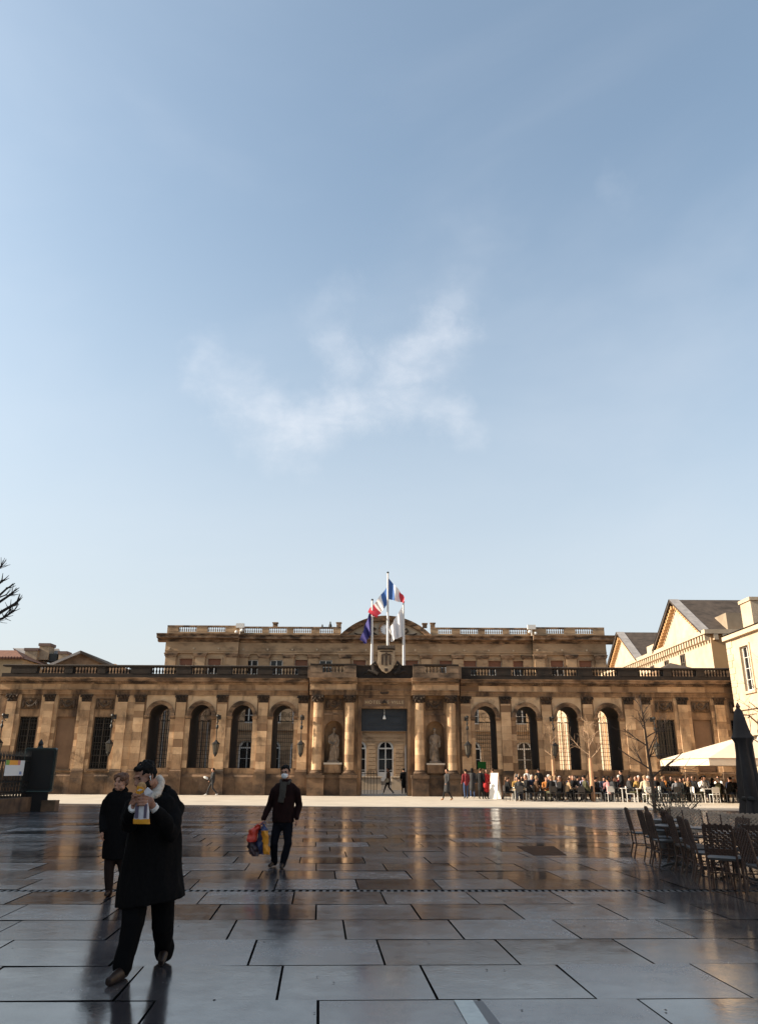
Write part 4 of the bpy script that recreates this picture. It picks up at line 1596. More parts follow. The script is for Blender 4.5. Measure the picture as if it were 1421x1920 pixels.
# lantern bracket on the corner wall
lb = empty("wall_lantern", (CX - .02, 50.4, 4.6))
lb.rotation_euler = (0, 0, -PI / 2)
tag(lb, "bronze bracket lantern on the sunlit cream wall at the right edge", "lantern")
BRONZE = mat("bronze_bracket", (0.10, 0.06, 0.03), 0.5)
MB().tube([(0, 0, 0), (0, -.5, .5), (0, -1.0, .55), (0, -1.1, .3)], .05, 6).tube([(0, 0, .6), (0, -.4, .55), (0, -.6, .3)], .03, 6).build("bracket", BRONZE, lb)
MB().lathe([(.08, -.45), (.2, -.1), (.22, 0), (.05, .2)], 0, -1.1, 8, .1).build("lamp", BRONZE, lb)

# ------------------------------------------------------------------ houses at the left, beyond the screen
hs = empty("tiled_house", (-39.0, 92.0, 0))
tag(hs, "ochre house with a red tiled roof behind the left end of the balustrade", "house")
e0 = at(-40, 1236, 92.0)
zE = at(20, 1236, 92).z
zR = at(5, 1217, 97).z
xr_ = at(49, 1236, 92).x - hs.location.x
MB().box(-14, xr_ - .3, 0, 12, 0, zE).build("wall", mat("ochre_render", (0.34, 0.25, 0.15), 0.9, (0.28, 0.20, 0.115), 1.0), hs)
xm = at(4, 1218, 95).x - hs.location.x
MB().add([(-14, -.5, zE), (xr_, -.5, zE), (xm + .4, 6, zR), (-14, 6, zR), (xr_, 12.5, zE), (-14, 12.5, zE)],
         [(0, 1, 2, 3), (1, 4, 2), (3, 2, 4, 5)]).build("roof", TILE, hs)
tl = MB()
x = -14.0
while x < xr_:
    tl.tube([(x, -.55, zE + .02), (x + 0.0, -.1, zE + .22)], .12, 6)
    x += .36
tag(tl.build("eave_tiles", TILE, hs), kind="stuff")
RUB = mat("rough_chimney_stone", (0.36, 0.27, 0.18), 0.9, (0.25, 0.18, 0.12), 3.0)
CAPB = mat("brick_chimney_cap", (0.13, 0.085, 0.07), 0.9)


def chimney(x0, x1, yt, yb, d, dep, parent=None, nm="chimney"):
    a, b = at(x0, yt, d), at(x1, yb, d)
    o = empty(nm)
    o.parent = parent
    base = parent.location if parent else Vector()
    l, r_, t_, bt = a.x - base.x, b.x - base.x, a.z, b.z
    y_ = d - base.y
    MB().box(l + .12, r_ - .12, y_, y_ + dep, bt, t_ - .35).build("stack", RUB, o)
    MB().box(l, r_, y_ - .12, y_ + dep + .12, t_ - .35, t_).build("cap", CAPB, o)
    return o


row = empty("rear_house", (-36.0, 100.0, 0))
tag(row, "rear house with rough stone chimneys and a grey sloping roof at far left", "house")
zr2 = at(60, 1238, 100).z
wx0, wx1 = at(40, 1240, 100).x + 36, at(215, 1260, 100).x + 36
MB().box(wx0, wx1, 0, 10, 0, zr2 - .4).build("wall", mat("ochre_render_dark", (0.42, 0.29, 0.16), 0.9), row)
ra, rb2 = at(70, 1231, 100), at(112, 1252, 100)
MB().add([(at(18, 1213, 100).x + 36, 1, at(18, 1213, 100).z), (at(106, 1214, 100).x + 36, 1, at(106, 1214, 100).z), (at(125, 1252, 100).x + 36, -.6, at(125, 1252, 100).z), (at(66, 1236, 100).x + 36, -.6, at(66, 1236, 100).z),
          (at(18, 1213, 100).x + 36, 9, at(18, 1213, 100).z - 3)], [(0, 1, 2, 3), (0, 1, 4)]).build("roof", ZINC, row)
chimney(47, 68, 1215, 1252, 98.5, 1.6, row)
chimney(74, 92, 1206, 1237, 99.0, 1.6, row)
chimney(110, 125, 1221, 1240, 99.0, 1.4, row)
MB().box(at(92, 1228, 99.2).x + 36, at(108, 1228, 99.2).x + 36, -.8, 0, at(92, 1240, 99.2).z, at(92, 1226, 99.2).z).build("dormer", IRON, row)

# ------------------------------------------------------------------ tall building along the left side of the square (it shades the square)
lt = empty("side_building", (-25.0, 0, 0))
tag(lt, "tall stone building along the left side whose shadow covers the square", "building")
LY0, LY1, LH = -28.0, 35.2, 22.0
MB().box(-18, 0, LY0, LY1, 0, LH).build("wall", PALACE, lt)
MB().box(-18, .6, LY0, LY1 + .02, LH + .001, LH + .6).build("cornice", PALACE, lt)
win_l = window_tree("window", 1.4, 2.8, 2, 4, WFRAME, 0.10, .02)
for fl in range(5):
    for i in range(14):
        win_l(lt, .06, LY1 - 2.5 - 4.6 * i, 1.0 + 4.2 * fl, PI / 2)

# ------------------------------------------------------------------ soft-body mesh helper


def blob(name, mb, voxel, smooth=4, fold=0.0, fold_scale=(8, 8, 2.5), seed=0.0):
    """Unite overlapping closed shapes into one continuous, smoothed surface."""
    me0 = mb.mesh(name + "_source")
    ob = bpy.data.objects.new(name + "_source", me0)
    C.objects.link(ob)
    md = ob.modifiers.new("remesh", 'REMESH')
    md.mode = 'VOXEL'
    md.voxel_size = voxel
    sm_ = ob.modifiers.new("smooth", 'SMOOTH')
    sm_.factor = 0.5
    sm_.iterations = smooth
    bpy.context.view_layer.update()
    dg = bpy.context.evaluated_depsgraph_get()
    me = bpy.data.meshes.new_from_object(ob.evaluated_get(dg))
    me.name = name
    bpy.data.objects.remove(ob)
    bpy.data.meshes.remove(me0)
    if fold > 0:
        nrm = [v.normal.copy() for v in me.vertices]
        for v, n in zip(me.vertices, nrm):
            p = Vector((v.co.x * fold_scale[0] + seed, v.co.y * fold_scale[1], v.co.z * fold_scale[2]))
            v.co += n * (fold * (mnoise.noise(p) + 0.5 * mnoise.noise(p * 2.3)))
    me.materials.clear()
    me.shade_smooth()
    me.update()
    return me


# ------------------------------------------------------------------ dark sheets lining arch jambs and heads, added to shade the reveals
REVEAL_SHADE = mat("dark_reveal_shade", (0.018, 0.014, 0.011), 0.7, (0.03, 0.022, 0.016), 4.0)
for s in (-1, 1):
    for u in ARCH_U:
        lf = MB()
        r = ARCH_W / 2 - .012
        pts = [(s * r, SILL + .02)] + [(s * r * math.cos(a), SPRING + r * math.sin(a)) for a in [PI / 2 * i / 8 for i in range(9)]]
        for i in range(len(pts) - 1):
            (xa, za), (xb, zb_) = pts[i], pts[i + 1]
            lf.quad((xa, .16, za), (xb, .16, zb_), (xb, 2.5, zb_), (xa, 2.5, za))
        lf.build("reveal_shade_sheet", REVEAL_SHADE, screen, loc=(s * u, 0, 0))

# ------------------------------------------------------------------ wall lanterns on the screen
LGL = mat("lantern_glass", (0.10, 0.085, 0.065), 0.3)


def make_lantern():
    t = empty("wall_lantern")
    MB().box(-.13, .13, -.06, 0.0, 4.85, 5.15).tube([(0, 0, 5.02), (0, -.25, 5.10), (0, -.48, 5.02)], .035, 6).tube(
        [(0, 0, 4.7), (0, -.2, 4.72), (0, -.4, 4.95)], .025, 6).ball((0, -.48, 5.06), (.12, .12, .12), 8, 6).build("bracket", IRON, t)
    MB().tube([(0, -.48, 5.0), (0, -.48, 4.2), (0, -.48, 3.5)], .03, 6).ball((0, -.48, 4.35), (.10, .10, .16), 8, 6).ball(
        (0, -.48, 4.62), (.06, .06, .12), 8, 6).build("hanging_rod", IRON, t)
    MB().lathe([(.06, .35), (.10, .28), (.27, .12), (.27, .08), (.05, .08)][::-1], 0, -.48, 6, 3.15).build("lantern_cap", IRON, t)
    MB().lathe([(.13, -.45), (.22, .07)], 0, -.48, 6, 3.15).build("lantern_glass", LGL, t)
    cage = MB()
    for k in range(6):
        a = 2 * PI * k / 6
        cage.tube([(.135 * math.cos(a), -.48 + .135 * math.sin(a), 2.70), (.23 * math.cos(a), -.48 + .23 * math.sin(a), 3.23)], .02, 4)
    cage.lathe([(.03, -.25), (.07, -.18), (.15, -.04), (.15, .02)], 0, -.48, 8, 2.68)
    cage.build("lantern_cage", IRON, t)
    return t


proto = make_lantern()
places = [(-18.45, "black iron lantern left of the arches, beside the barred windows"),
          (-11.30, "black iron lantern between the two leftmost pairs of arches"),
          (-5.60, "black iron lantern just left of the left column pair"),
          (5.60, "black iron lantern just right of the right column pair"),
          (11.42, "black iron lantern behind the first sapling at the right arches"),
          (18.30, "black iron lantern right of the arches, behind the dark sapling"),
          (-25.85, "black iron lantern at the far left end of the screen")]
for i, (u, lab) in enumerate(places):
    o = proto if i == 0 else copy_tree(proto)
    o.location = (SX + u, SY - .30, 0)
    tag(o, lab, "lantern", "iron lanterns along the entrance screen")

# ------------------------------------------------------------------ flags
POLE = mat("white_pole", (0.55, 0.53, 0.52), 0.45)


def flag(pole, name, hoist_top, hoist_bot, fly_top, fly_bot, d, mats, amp=.18, waves=2.5, base=Vector(), nx=36, nz=16, label=None):
    """Cloth between four photo points, rippled in depth; mats = list of (material, fraction)."""
    A, B = at(*hoist_top, d), at(*hoist_bot, d)
    Cc, D = at(*fly_top, d), at(*fly_bot, d)
    mb = MB()
    for j in range(nz + 1):
        for i in range(nx + 1):
            t, q = i / nx, j / nz
            p = (A * (1 - t) + Cc * t) * (1 - q) + (B * (1 - t) + D * t) * q
            p = p - base
            ph = waves * 2 * PI * t + 1.3 * q
            p.y += amp * t ** .6 * math.sin(ph) * 1.0
            p.x += .25 * amp * t * math.sin(ph * 1.3 + q * 3)
            p.z += .22 * amp * t * math.sin(ph * .8 + 1)
            mb.v.append(tuple(p))
    for j in range(nz):
        for i in range(nx):
            mb.f.append((j * (nx + 1) + i, j * (nx + 1) + i + 1, (j + 1) * (nx + 1) + i + 1, (j + 1) * (nx + 1) + i))
    me = mb.mesh(name, None, True)
    for m_, _ in mats:
        me.materials.append(m_)
    for k, p in enumerate(me.polygons):
        t = (k % nx + .5) / nx
        acc = 0
        for mi, (_, fr) in enumerate(mats):
            acc += fr
            if t <= acc + 1e-6:
                p.material_index = mi
                break
    o = link(name, me, pole)
    if label:
        o["label"] = label
    return o


def cloth(name, col):
    m = mat(name, col, 0.8)
    return m


F_BLUE, F_WHITE, F_RED = cloth("flag_blue", (0.05, 0.13, 0.36)), cloth("flag_white", (0.78, 0.76, 0.76)), cloth("flag_red", (0.62, 0.04, 0.06))
F_EU = cloth("flag_violet_blue", (0.035, 0.03, 0.16))
for (px_, pt, pb, nm, lab) in ((697, 1126, 1252, "left", "left flagpole with a drooping dark blue flag"),
                              (727, 1075, 1222, "mid", "tallest middle flagpole flying two tricolour flags"),
                              (757, 1130, 1252, "right", "right flagpole with a drooping white flag")):
    d = 55.6
    top, bot = at(px_, pt, d), at(px_, pb, d)
    root = empty("flagpole", (bot.x, d, 7.6))
    tag(root, lab, "flagpole", "flagpoles over the portal")
    h = top.z - 7.6
    MB().lathe([(.13, -1.0), (.12, 0), (.085, h * .6), (.06, h)], n=10).build("pole", POLE, root, True)
    MB().ball((0, 0, h + .05), .09, 8, 6).build("finial", IRON, root)
    b = root.location.copy()
    if nm == "mid":
        flag(root, "tricolour_flag", (727.5, 1083), (728, 1123), (756, 1116), (757.5, 1131), d, [(F_BLUE, .40), (F_WHITE, .36), (F_RED, .24)], .22, 1.5, b)
        flag(root, "tricolour_flag", (726, 1100), (725, 1134), (688, 1149), (708, 1158), d, [(F_BLUE, .30), (F_WHITE, .38), (F_RED, .32)], .25, 1.7, b)
    elif nm == "left":
        o = flag(root, "blue_flag", (697.5, 1136), (697.5, 1186), (675, 1199), (684, 1208), d, [(F_EU, 1.0)], .22, 2.3, b)
        STAR = cloth("flag_yellow", (0.7, 0.5, 0.05))
    else:
        flag(root, "white_flag", (756, 1134), (756.5, 1192), (730, 1178), (733, 1203), d, [(F_WHITE, 1.0)], .22, 2.2, b)

# ------------------------------------------------------------------ statues in the niches


def statue(lean, lab):
    mb = MB()
    mb.rings([((0, 0, .02), .33, .26), ((.02 * lean, 0, .25), .30, .24), ((.04 * lean, -.02, .7), .27, .22), ((.05 * lean, 0, 1.05), .29, .21), ((.02 * lean, 0, 1.28), .22, .17),
              ((0, 0, 1.55), .26, .18), ((-.01 * lean, 0, 1.74), .25, .15), ((-.01 * lean, 0, 1.83), .12, .10)], 18)
    mb.tube([(0, 0, 1.78), (.01 * lean, -.02, 1.95)], [.085, .075], 10)
    mb.ball((.02 * lean, -.03, 2.08), (.105, .125, .15), 12, 9).ball((.02 * lean, .04, 2.13), (.12, .12, .12), 10, 8).ball((.02 * lean, -.14, 2.06), (.02, .03, .03), 6, 5)
    mb.tube([(-.25, 0, 1.70), (-.33, .02, 1.40), (-.26 if lean > 0 else -.33, -.16, 1.18), (-.10 if lean > 0 else -.30, -.22, 1.12)], [.09, .085, .07, .055], 9)
    mb.tube([(.25, 0, 1.70), (.34, .02, 1.38), (.33, -.10, 1.10), (.28, -.16, .95)], [.09, .085, .07, .055], 9)
    mb.tube([(.22 * lean, -.20, .05), (.15 * lean, -.26, .6), (.05 * lean, -.22, 1.1)], [.09, .08, .05], 8)
    mb.tube([(-.20 * lean, -.16, .05), (-.18 * lean, -.20, .5), (-.05 * lean, -.22, 1.05), (.2 * lean, -.15, 1.3)], [.10, .09, .06, .05], 8)
    mb.tube([(.3 * lean, 0, 1.2), (.34 * lean, -.05, .7), (.3 * lean, -.08, .2)], [.06, .07, .08], 8)
    mb.box(-.40, .40, -.32, .30, -.06, .05)
    me = blob("statue", mb, .028, 3, .030, (11, 11, 1.6), 3.0 * lean)
    me.materials.append(SCULPT)
    o = link("statue", me, None)
    tag(o, lab, "statue", "statues in the portal niches")
    return o


st = statue(1, "draped stone statue in the niche left of the portal")
st.location = (SX - 3.45, SY + .02, 2.16)
st = statue(-1, "draped stone statue in the niche right of the portal")
st.location = (SX + 3.45, SY + .02, 2.16)

# ------------------------------------------------------------------ railings, notice and map board at the left
fence = empty("iron_fence", (-14.5, 31.0, 0))
tag(fence, "black spear-topped iron fence on a stone plinth at left edge", "fence")
FY0, FY1 = -9.0, 3.0
for i in range(10):
    y0 = FY0 + (FY1 + .25 - FY0) * i / 10
    y1 = FY0 + (FY1 + .25 - FY0) * (i + 1) / 10 - .012
    stone(fence, -.22, .30, y0, y1, -.02, .55, UNIT_PLINTH, "plinth_stone")
for i in range(9):
    x1 = -.235 - i * 1.1
    stone(fence, x1 - 1.09, x1, FY1 - .25, FY1 + .24, -.02, .55, UNIT_PLINTH, "plinth_stone")


def spear_bar(mb, x, y):
    mb.box(x - .013, x + .013, y - .013, y + .013, .55, 2.12)
    mb.add([(x - .03, y, 2.12), (x, y - .03, 2.12), (x + .03, y, 2.12), (x, y + .03, 2.12), (x, y, 2.36), (x, y, 2.06)],
           [(0, 1, 4), (1, 2, 4), (2, 3, 4), (3, 0, 4), (1, 0, 5), (2, 1, 5), (3, 2, 5), (0, 3, 5)])


one = MB()
spear_bar(one, 0, 0)
one.ball((0, 0, .98), .028, 6, 5).ball((0, 0, .80), .028, 6, 5)
BARM = one.mesh("spear_bar", IRON)
y = FY0 + .05
nb = 0
while y < FY1 - .12:
    link("spear_bar", BARM, fence, (0.05, y, 0))
    y += .13
x = -.15
while x > -9:
    link("spear_bar", BARM, fence, (x, FY1, 0))
    x -= .13
for z in (.68, 1.12, 1.92):
    MB().box(.03, .07, FY0, FY1 - .02, z, z + .05).build("side_rail", IRON, fence)
    MB().box(-9, .02, FY1 - .02, FY1 + .02, z, z + .05).build("end_rail", IRON, fence)
for y in (FY1, -1.1, -5.2):
    MB().box(-.03, .15, y - .09, y + .09, .55, 2.5).lathe([(.13, 0), (.10, .08), (.12, .16), (.02, .34)], .06, y, 8, 2.5).build("fence_post", IRON, fence)

nt_ = empty("notice", (-14.38, 31.75, 0))
tag(nt_, "white notice with an orange and green header on the fence", "notice")
mb = MB().box(0, .012, -.85, .80, 1.38, 1.96)
mb.build("sheet", mat("notice_paper", (0.72, 0.72, 0.70), 0.7), nt_)
MB().box(.012, .016, -.85, -.55, 1.78, 1.96).build("green_header", mat("notice_green", (0.20, 0.36, 0.06), 0.7), nt_)
MB().box(.012, .016, -.55, .18, 1.78, 1.96).build("orange_header", mat("notice_orange", (0.80, 0.36, 0.05), 0.7), nt_)
MB().box(.012, .016, .18, .40, 1.78, 1.96).build("red_header", mat("notice_red", (0.62, 0.22, 0.16), 0.7), nt_)
MB().box(.012, .016, .42, .62, 1.42, 1.54).build("blue_mark", mat("notice_blue", (0.18, 0.25, 0.45), 0.7), nt_)

# rounded display board turned edge-on to the square
pL, pR = at(49, 1402, 33.3), at(97, 1485, 33.3)
bd = empty("display_board", ((pL.x + pR.x) / 2, 33.3, 0))
tag(bd, "dark rounded display board standing at the end of the iron fence", "board")
hw = (pR.x - pL.x) / 2
zt_, zb_ = pL.z, pR.z


def rrect(hw, z0, z1, r, n=6):
    pts = []
    for cx, cz, a0 in ((hw - r, z0 + r, -PI / 2), (hw - r, z1 - r, 0), (-hw + r, z1 - r, PI / 2), (-hw + r, z0 + r, PI)):
        pts += [(cx + r * math.cos(a0 + PI / 2 * i / n), cz + r * math.sin(a0 + PI / 2 * i / n)) for i in range(n + 1)]
    return pts


MB().extr(rrect(hw, zb_, zt_, .09), .0, .12).build("casing", mat("green_black_metal", (0.020, 0.030, 0.028), 0.35), bd)
MB().extr(rrect(hw - .1, zb_ + .1, zt_ - .1, .08), -.012, -.002).build("panel", mat("dark_panel", (0.012, 0.011, 0.010), 0.5), bd)
rim = MB()
o_ = rrect(hw - .015, zb_ + .015, zt_ - .015, .08)
rim.tube([(x, -.005, z) for x, z in o_[7:] + o_[:7]], .02, 5)
rim.build("rim", mat("verdigris_rim", (0.08, 0.12, 0.11), 0.4), bd)
MB().box(-hw + .1, hw - .15, .02, .10, 0, zb_ + .05).build("pedestal", IRON, bd)
MB().box(.35, hw + .25, -.1, .35, 0, .42).build("base_block", PLINTH, bd)

# ------------------------------------------------------------------ trees
BARK_L = mat("young_bark", (0.36, 0.24, 0.15), 0.9, (0.24, 0.15, 0.09), 6.0)
BARK_D = mat("dark_bark", (0.07, 0.045, 0.032), 0.9, (0.04, 0.026, 0.02), 6.0)
WRAP = mat("reed_wrap", (0.52, 0.30, 0.17), 0.9, (0.40, 0.22, 0.12), 8.0)


def twigs(mb, p, dirn, ln, r, depth, rg, up=.25, spread=.6, kids=(2, 3)):
    pts, rad = [p], [r]
    d = dirn.normalized()
    q = p.copy()
    n = 4
    for i in range(n):
        d = (d + Vector((rg.gauss(0, .10), rg.gauss(0, .10), rg.gauss(0, .06) + up * .12))).normalized()
        q = q + d * (ln / n)
        pts.append(q.copy())
        rad.append(max(.004, r * (1 - .55 * (i + 1) / n)))
    mb.tube(pts, rad, 5 if r > .012 else 4)
    if depth > 0:
        for k in range(rg.randint(*kids)):
            t = rg.uniform(.35, 1.0)
            i = min(n, max(1, int(t * n)))
            side = Vector((rg.gauss(0, 1), rg.gauss(0, 1), rg.gauss(.25, .5))).normalized()
            nd = (d + side * spread * 1.3).normalized()
            twigs(mb, pts[i], nd, ln * rg.uniform(.55, .8), rad[i] * .72, depth - 1, rg, up, spread, kids)


def sapling(loc, h, lean, lab, bark, seed, wrap=True, branch0=.42, r=.045, spread=.75):
    rg = random.Random(seed)
    t = empty("sapling", loc)
    tag(t, lab, "tree", "young bare trees on the square")
    tr_ = MB()
    pts = [Vector((lean * z * z / h, .02 * math.sin(z * 3), z)) for z in [h * i / 10 for i in range(11)]]
    tr_.tube(pts, [r * (1 - .75 * i / 10) for i in range(11)], 8)
    tr_.build("trunk", bark, t, True)
    cr = MB()
    for i in range(10):
        z = h * (branch0 + (1 - branch0) * (i / 10) ** 1.0)
        k = min(9, int(z / h * 10))
        p = pts[k].lerp(pts[k + 1], z / h * 10 - k)
        a = i * 2.4 + rg.uniform(-.4, .4)
        ln = (h - z) * .42 + .35
        twigs(cr, p, Vector((math.cos(a), math.sin(a), .75)), ln, r * (.45 - .25 * i / 10), 2, rg, .25, spread)
    cr.build("crown", bark, t)
    if wrap:
        w_ = MB()
        w_.lathe([(r * 1.9, 0), (r * 2.2, .3), (r * 1.8, 2.0), (r * 1.5, 2.35)], 0, 0, 10)
        w_.build("trunk_wrap", WRAP, t, True)
    return t


g1 = on_ground(1112, 1503)
sapling((g1.x, g1.y, 0), 4.6, .0, "young bare tree with a tall orange trunk wrap in front of the crowd", BARK_L, 5, True, .50, .06)
g2 = on_ground(1040, 1495)
sapling((g2.x, g2.y, 0), 4.6, -.02, "young bare tree between the second and third right arches, behind the crowd", BARK_L, 9, True, .52, .05)
g3 = on_ground(1228, 1524)
sapling((g3.x, g3.y, 0), 4.7, -.03, "dark bare sapling beside the planter, left of the cream parasol", BARK_D, 21, False, .30, .085, .8)
g4 = Vector((13.6, 26.5, 0))
sapling((g4.x, g4.y, 0), 5.4, -.02, "dark bare sapling partly behind the closed parasol at right edge", BARK_D, 33, False, .28, .06, .9)

# old plane tree just outside the left edge, knobbly pruned branches reaching into the picture
plane = empty("plane_tree", (-18.3, 30.0, 0))
tag(plane, "pruned plane tree with knobbly bare branches reaching in at upper left", "tree")
BARK_B = mat("plane_bark", (0.035, 0.028, 0.025), 0.95, (0.02, 0.016, 0.015), 5.0)
MB().lathe([(.42, 0), (.34, .6), (.30, 3.0), (.26, 5.0), (.22, 6.4)], n=12).build("trunk", BARK_B, plane, True)
rg = random.Random(4)
limb = MB()
B0 = plane.location


def knob(mb, p, d, r, n=5):
    mb.ball(p, r * 1.5, 7, 5)
    for k in range(n):
        dd = (d + Vector((rg.gauss(0, .7), rg.gauss(0, .5), rg.gauss(.2, .6)))).normalized()
        mb.tube([p, p + dd * .18, p + dd * .34 + Vector((0, 0, .03))], [r * .8, r * .5, .008], 5)


ends = [((32, 1130), .05), ((20, 1115), .045), ((14, 1103), .04), ((26, 1146), .035), ((8, 1157), .03), ((4, 1090), .045), ((3, 1062), .03), ((-30, 1040), .05), ((-60, 1020), .05),
        ((-120, 990), .06), ((-200, 1010), .06), ((-260, 1060), .06), ((-90, 1100), .05), ((-40, 1150), .05)]
for (e, r) in ends:
    T = at(e[0], e[1], 29.6 + rg.uniform(-.5, .9)) - B0
    S = Vector((rg.uniform(-.1, .2), rg.uniform(-.1, .1), rg.uniform(4.8, 6.3)))
    M1 = S.lerp(T, .4) + Vector((rg.gauss(0, .12), rg.gauss(0, .2), rg.uniform(-.2, .3)))
    M2 = S.lerp(T, .75) + Vector((rg.gauss(0, .12), rg.gauss(0, .2), rg.uniform(-.15, .25)))
    limb.tube([S, M1, M2, T], [r * 2.6, r * 2.0, r * 1.5, r], 7)
    dv = (T - M2).normalized()
    knob(limb, T, dv, r * .9)
    for q in (M2, M2.lerp(T, .5)):
        sd = (dv + Vector((rg.gauss(0, .6), rg.gauss(0, .6), rg.gauss(.3, .5)))).normalized()
        e2 = q + sd * rg.uniform(.35, .6)
        limb.tube([q, e2], [r * .9, r * .6], 5)
        knob(limb, e2, sd, r * .6, 3)
limb.build("branches", BARK_B, plane)

# ------------------------------------------------------------------ terrace furniture near the camera
RATTAN = mat("brown_rattan", (0.060, 0.028, 0.016), 0.55, (0.035, 0.017, 0.011), 20.0, rnd=.2)
RATT_P = mat("pale_rattan_weave", (0.36, 0.28, 0.21), 0.6, (0.24, 0.175, 0.125), 20.0, rnd=.2)
SEATM = mat("dark_seat", (0.020, 0.018, 0.018), 0.5)


def make_chair():
    t = empty("rattan_chair")
    W, D, H, S = .21, .21, .93, .46

    def back_y(z):
        return D + .02 + (z - S) * .20
    for sx in (-1, 1):
        MB().tube([(sx * W, D + .07, 0), (sx * W, D + .0, .25), (sx * W, D + .02, S), (sx * W * .98, back_y(.7), .7), (sx * W * .95, back_y(H), H)], .016, 7).build("rear_leg", RATTAN, t, True)
        MB().tube([(sx * (W + .01), -D - .01, 0), (sx * W, -D + .01, .25), (sx * W, -D + .02, S)], .016, 7).build("front_leg", RATTAN, t, True)
        MB().tube([(sx * W, -D, .22), (sx * W, D, .24)], .010, 6).build("side_stretcher", RATTAN, t)
        MB().tube([(sx * W, -D + .01, .26), (sx * W * .9, -D + .09, .40), (sx * W * .85, -D + .16, S - .02)], .008, 5).build("brace", RATTAN, t)
    MB().tube([(-W, -D + .01, .30), (-.08, -D + .01, .40), (.08, -D + .01, .40), (W, -D + .01, .30)], .009, 6).build("front_stretcher", RATTAN, t)
    MB().tube([(-W, D, .27), (W, D, .27)], .010, 6).build("rear_stretcher", RATTAN, t)
    st_ = MB().extr(rrect(W + .02, -D, D + .02, .06), 0, .03)
    st_.v = [(x, z, S - .02 + y) for x, y, z in st_.v]
    st_.build("seat", SEATM, t)
    b = MB()
    rows, cols = 14, 10
    X0 = W * .94
    for j in range(rows):
        z0 = S + .05 + (H - S - .04) * j / rows
        z1 = S + .05 + (H - S - .04) * (j + 1) / rows
        for i in range(cols):
            x0 = -X0 + 2 * X0 * i / cols
            x1 = x0 + 2 * X0 / cols
            over = (i + j) % 2
            zt2 = z1 + (.014 if j == rows - 1 and i % 2 else 0)
            hole = .011 if (over and 3 <= j <= 11) else 0.0
            o1 = .007 if over else -.007
            ya, yb = back_y(z0) + o1, back_y(zt2) + o1
            b.add([(x0, ya - .006, z0 + hole), (x1 - hole, ya - .006, z0 + hole), (x1 - hole, yb - .006, zt2), (x0, yb - .006, zt2),
                   (x0, ya + .006, z0 + hole), (x1 - hole, ya + .006, z0 + hole), (x1 - hole, yb + .006, zt2), (x0, yb + .006, zt2)],
                  [(0, 1, 2, 3), (7, 6, 5, 4), (0, 4, 5, 1), (1, 5, 6, 2), (2, 6, 7, 3), (3, 7, 4, 0)])
    bk_ = b.build("woven_back", RATTAN, t)
    return t


chair0 = make_chair()
pale_back = None
CH = [  # px of seat centre, depth, rotation, pale weave, label
    (1234, 17.9, 80, 0, "rattan chair behind the leftmost pair, its back toward the square"),
    (1270, 15.8, 92, 0, "rattan chair between the leftmost group and the planter"),
    (1304, 14.0, 82, 0, "rattan chair half hidden in the middle of the near terrace"),
    (1362, 13.9, -84, 0, "rattan chair facing left across the middle table"),
    (1410, 14.9, -30, 1, "pale woven rattan chair half hidden by the closed parasol"),
    (1197, 17.2, 82, 0, "leftmost brown rattan chair of the near terrace, seen side-on"),
    (1224, 16.2, 86, 0, "second rattan chair from the left, close behind the leftmost one"),
    (1240, 15.4, 88, 0, "third rattan chair from the left, back edge toward the square"),
    (1283, 14.5, 84, 0, "fourth rattan chair from the left, in front of the planter"),
    (1319, 13.2, 76, 0, "rattan chair left of the nearest one, seat facing right"),
    (1341, 12.5, 150, 0, "nearest rattan chair with light showing through its woven back"),
    (1284, 17.6, -10, 1, "pale woven rattan chair behind the planter twigs, facing the camera"),
    (1316, 16.4, 8, 1, "pale woven rattan chair second in the back row"),
    (1364, 15.4, 4, 1, "pale woven rattan chair left of a pair beside the closed parasol"),
    (1387, 14.8, -6, 1, "pale woven rattan chair right of a pair beside the closed parasol"),
    (1422, 11.4, 90, 0, "rattan chair cut off by the right edge of the photo"),
    (1392, 12.4, 175, 0, "dark rattan chair under the round table at right"),
]
pale_mesh = None
for i, (px_, d, rz, pale, lab) in enumerate(CH):
    o = chair0 if i == 0 else copy_tree(chair0)
    g = at(px_ + (14 if rz > 70 else 4), 1600, d)
    o.location = (g.x, d, 0)
    o.rotation_euler = (0, 0, R(rz))
    tag(o, lab, "chair", "rattan chairs of the near terrace")
    if pale:
        for c in o.children:
            if c.name.startswith("woven_back"):
                if pale_mesh is None:
                    pale_mesh = c.data.copy()
                    pale_mesh.materials.clear()
                    pale_mesh.materials.append(RATT_P)
                c.data = pale_mesh

TTOP = mat("grey_table_top", (0.085, 0.075, 0.07), 0.35, (0.06, 0.052, 0.05), 6.0)


def make_table():
    t = empty("bistro_table")
    MB().lathe([(.33, .715), (.345, .725), (.345, .735), (.33, .742)], n=24).build("table_top", TTOP, t)
    MB().lathe([(.045, .05), (.03, .12), (.03, .64), (.06, .71)], n=10).build("pedestal", IRON, t)
    for k in range(4):
        a = PI / 4 + k * PI / 2
        MB().tube([(0, 0, .09), (.18 * math.cos(a), .18 * math.sin(a), .06), (.30 * math.cos(a), .30 * math.sin(a), .012)], [.03, .022, .016], 6).build("foot", IRON, t)
    return t


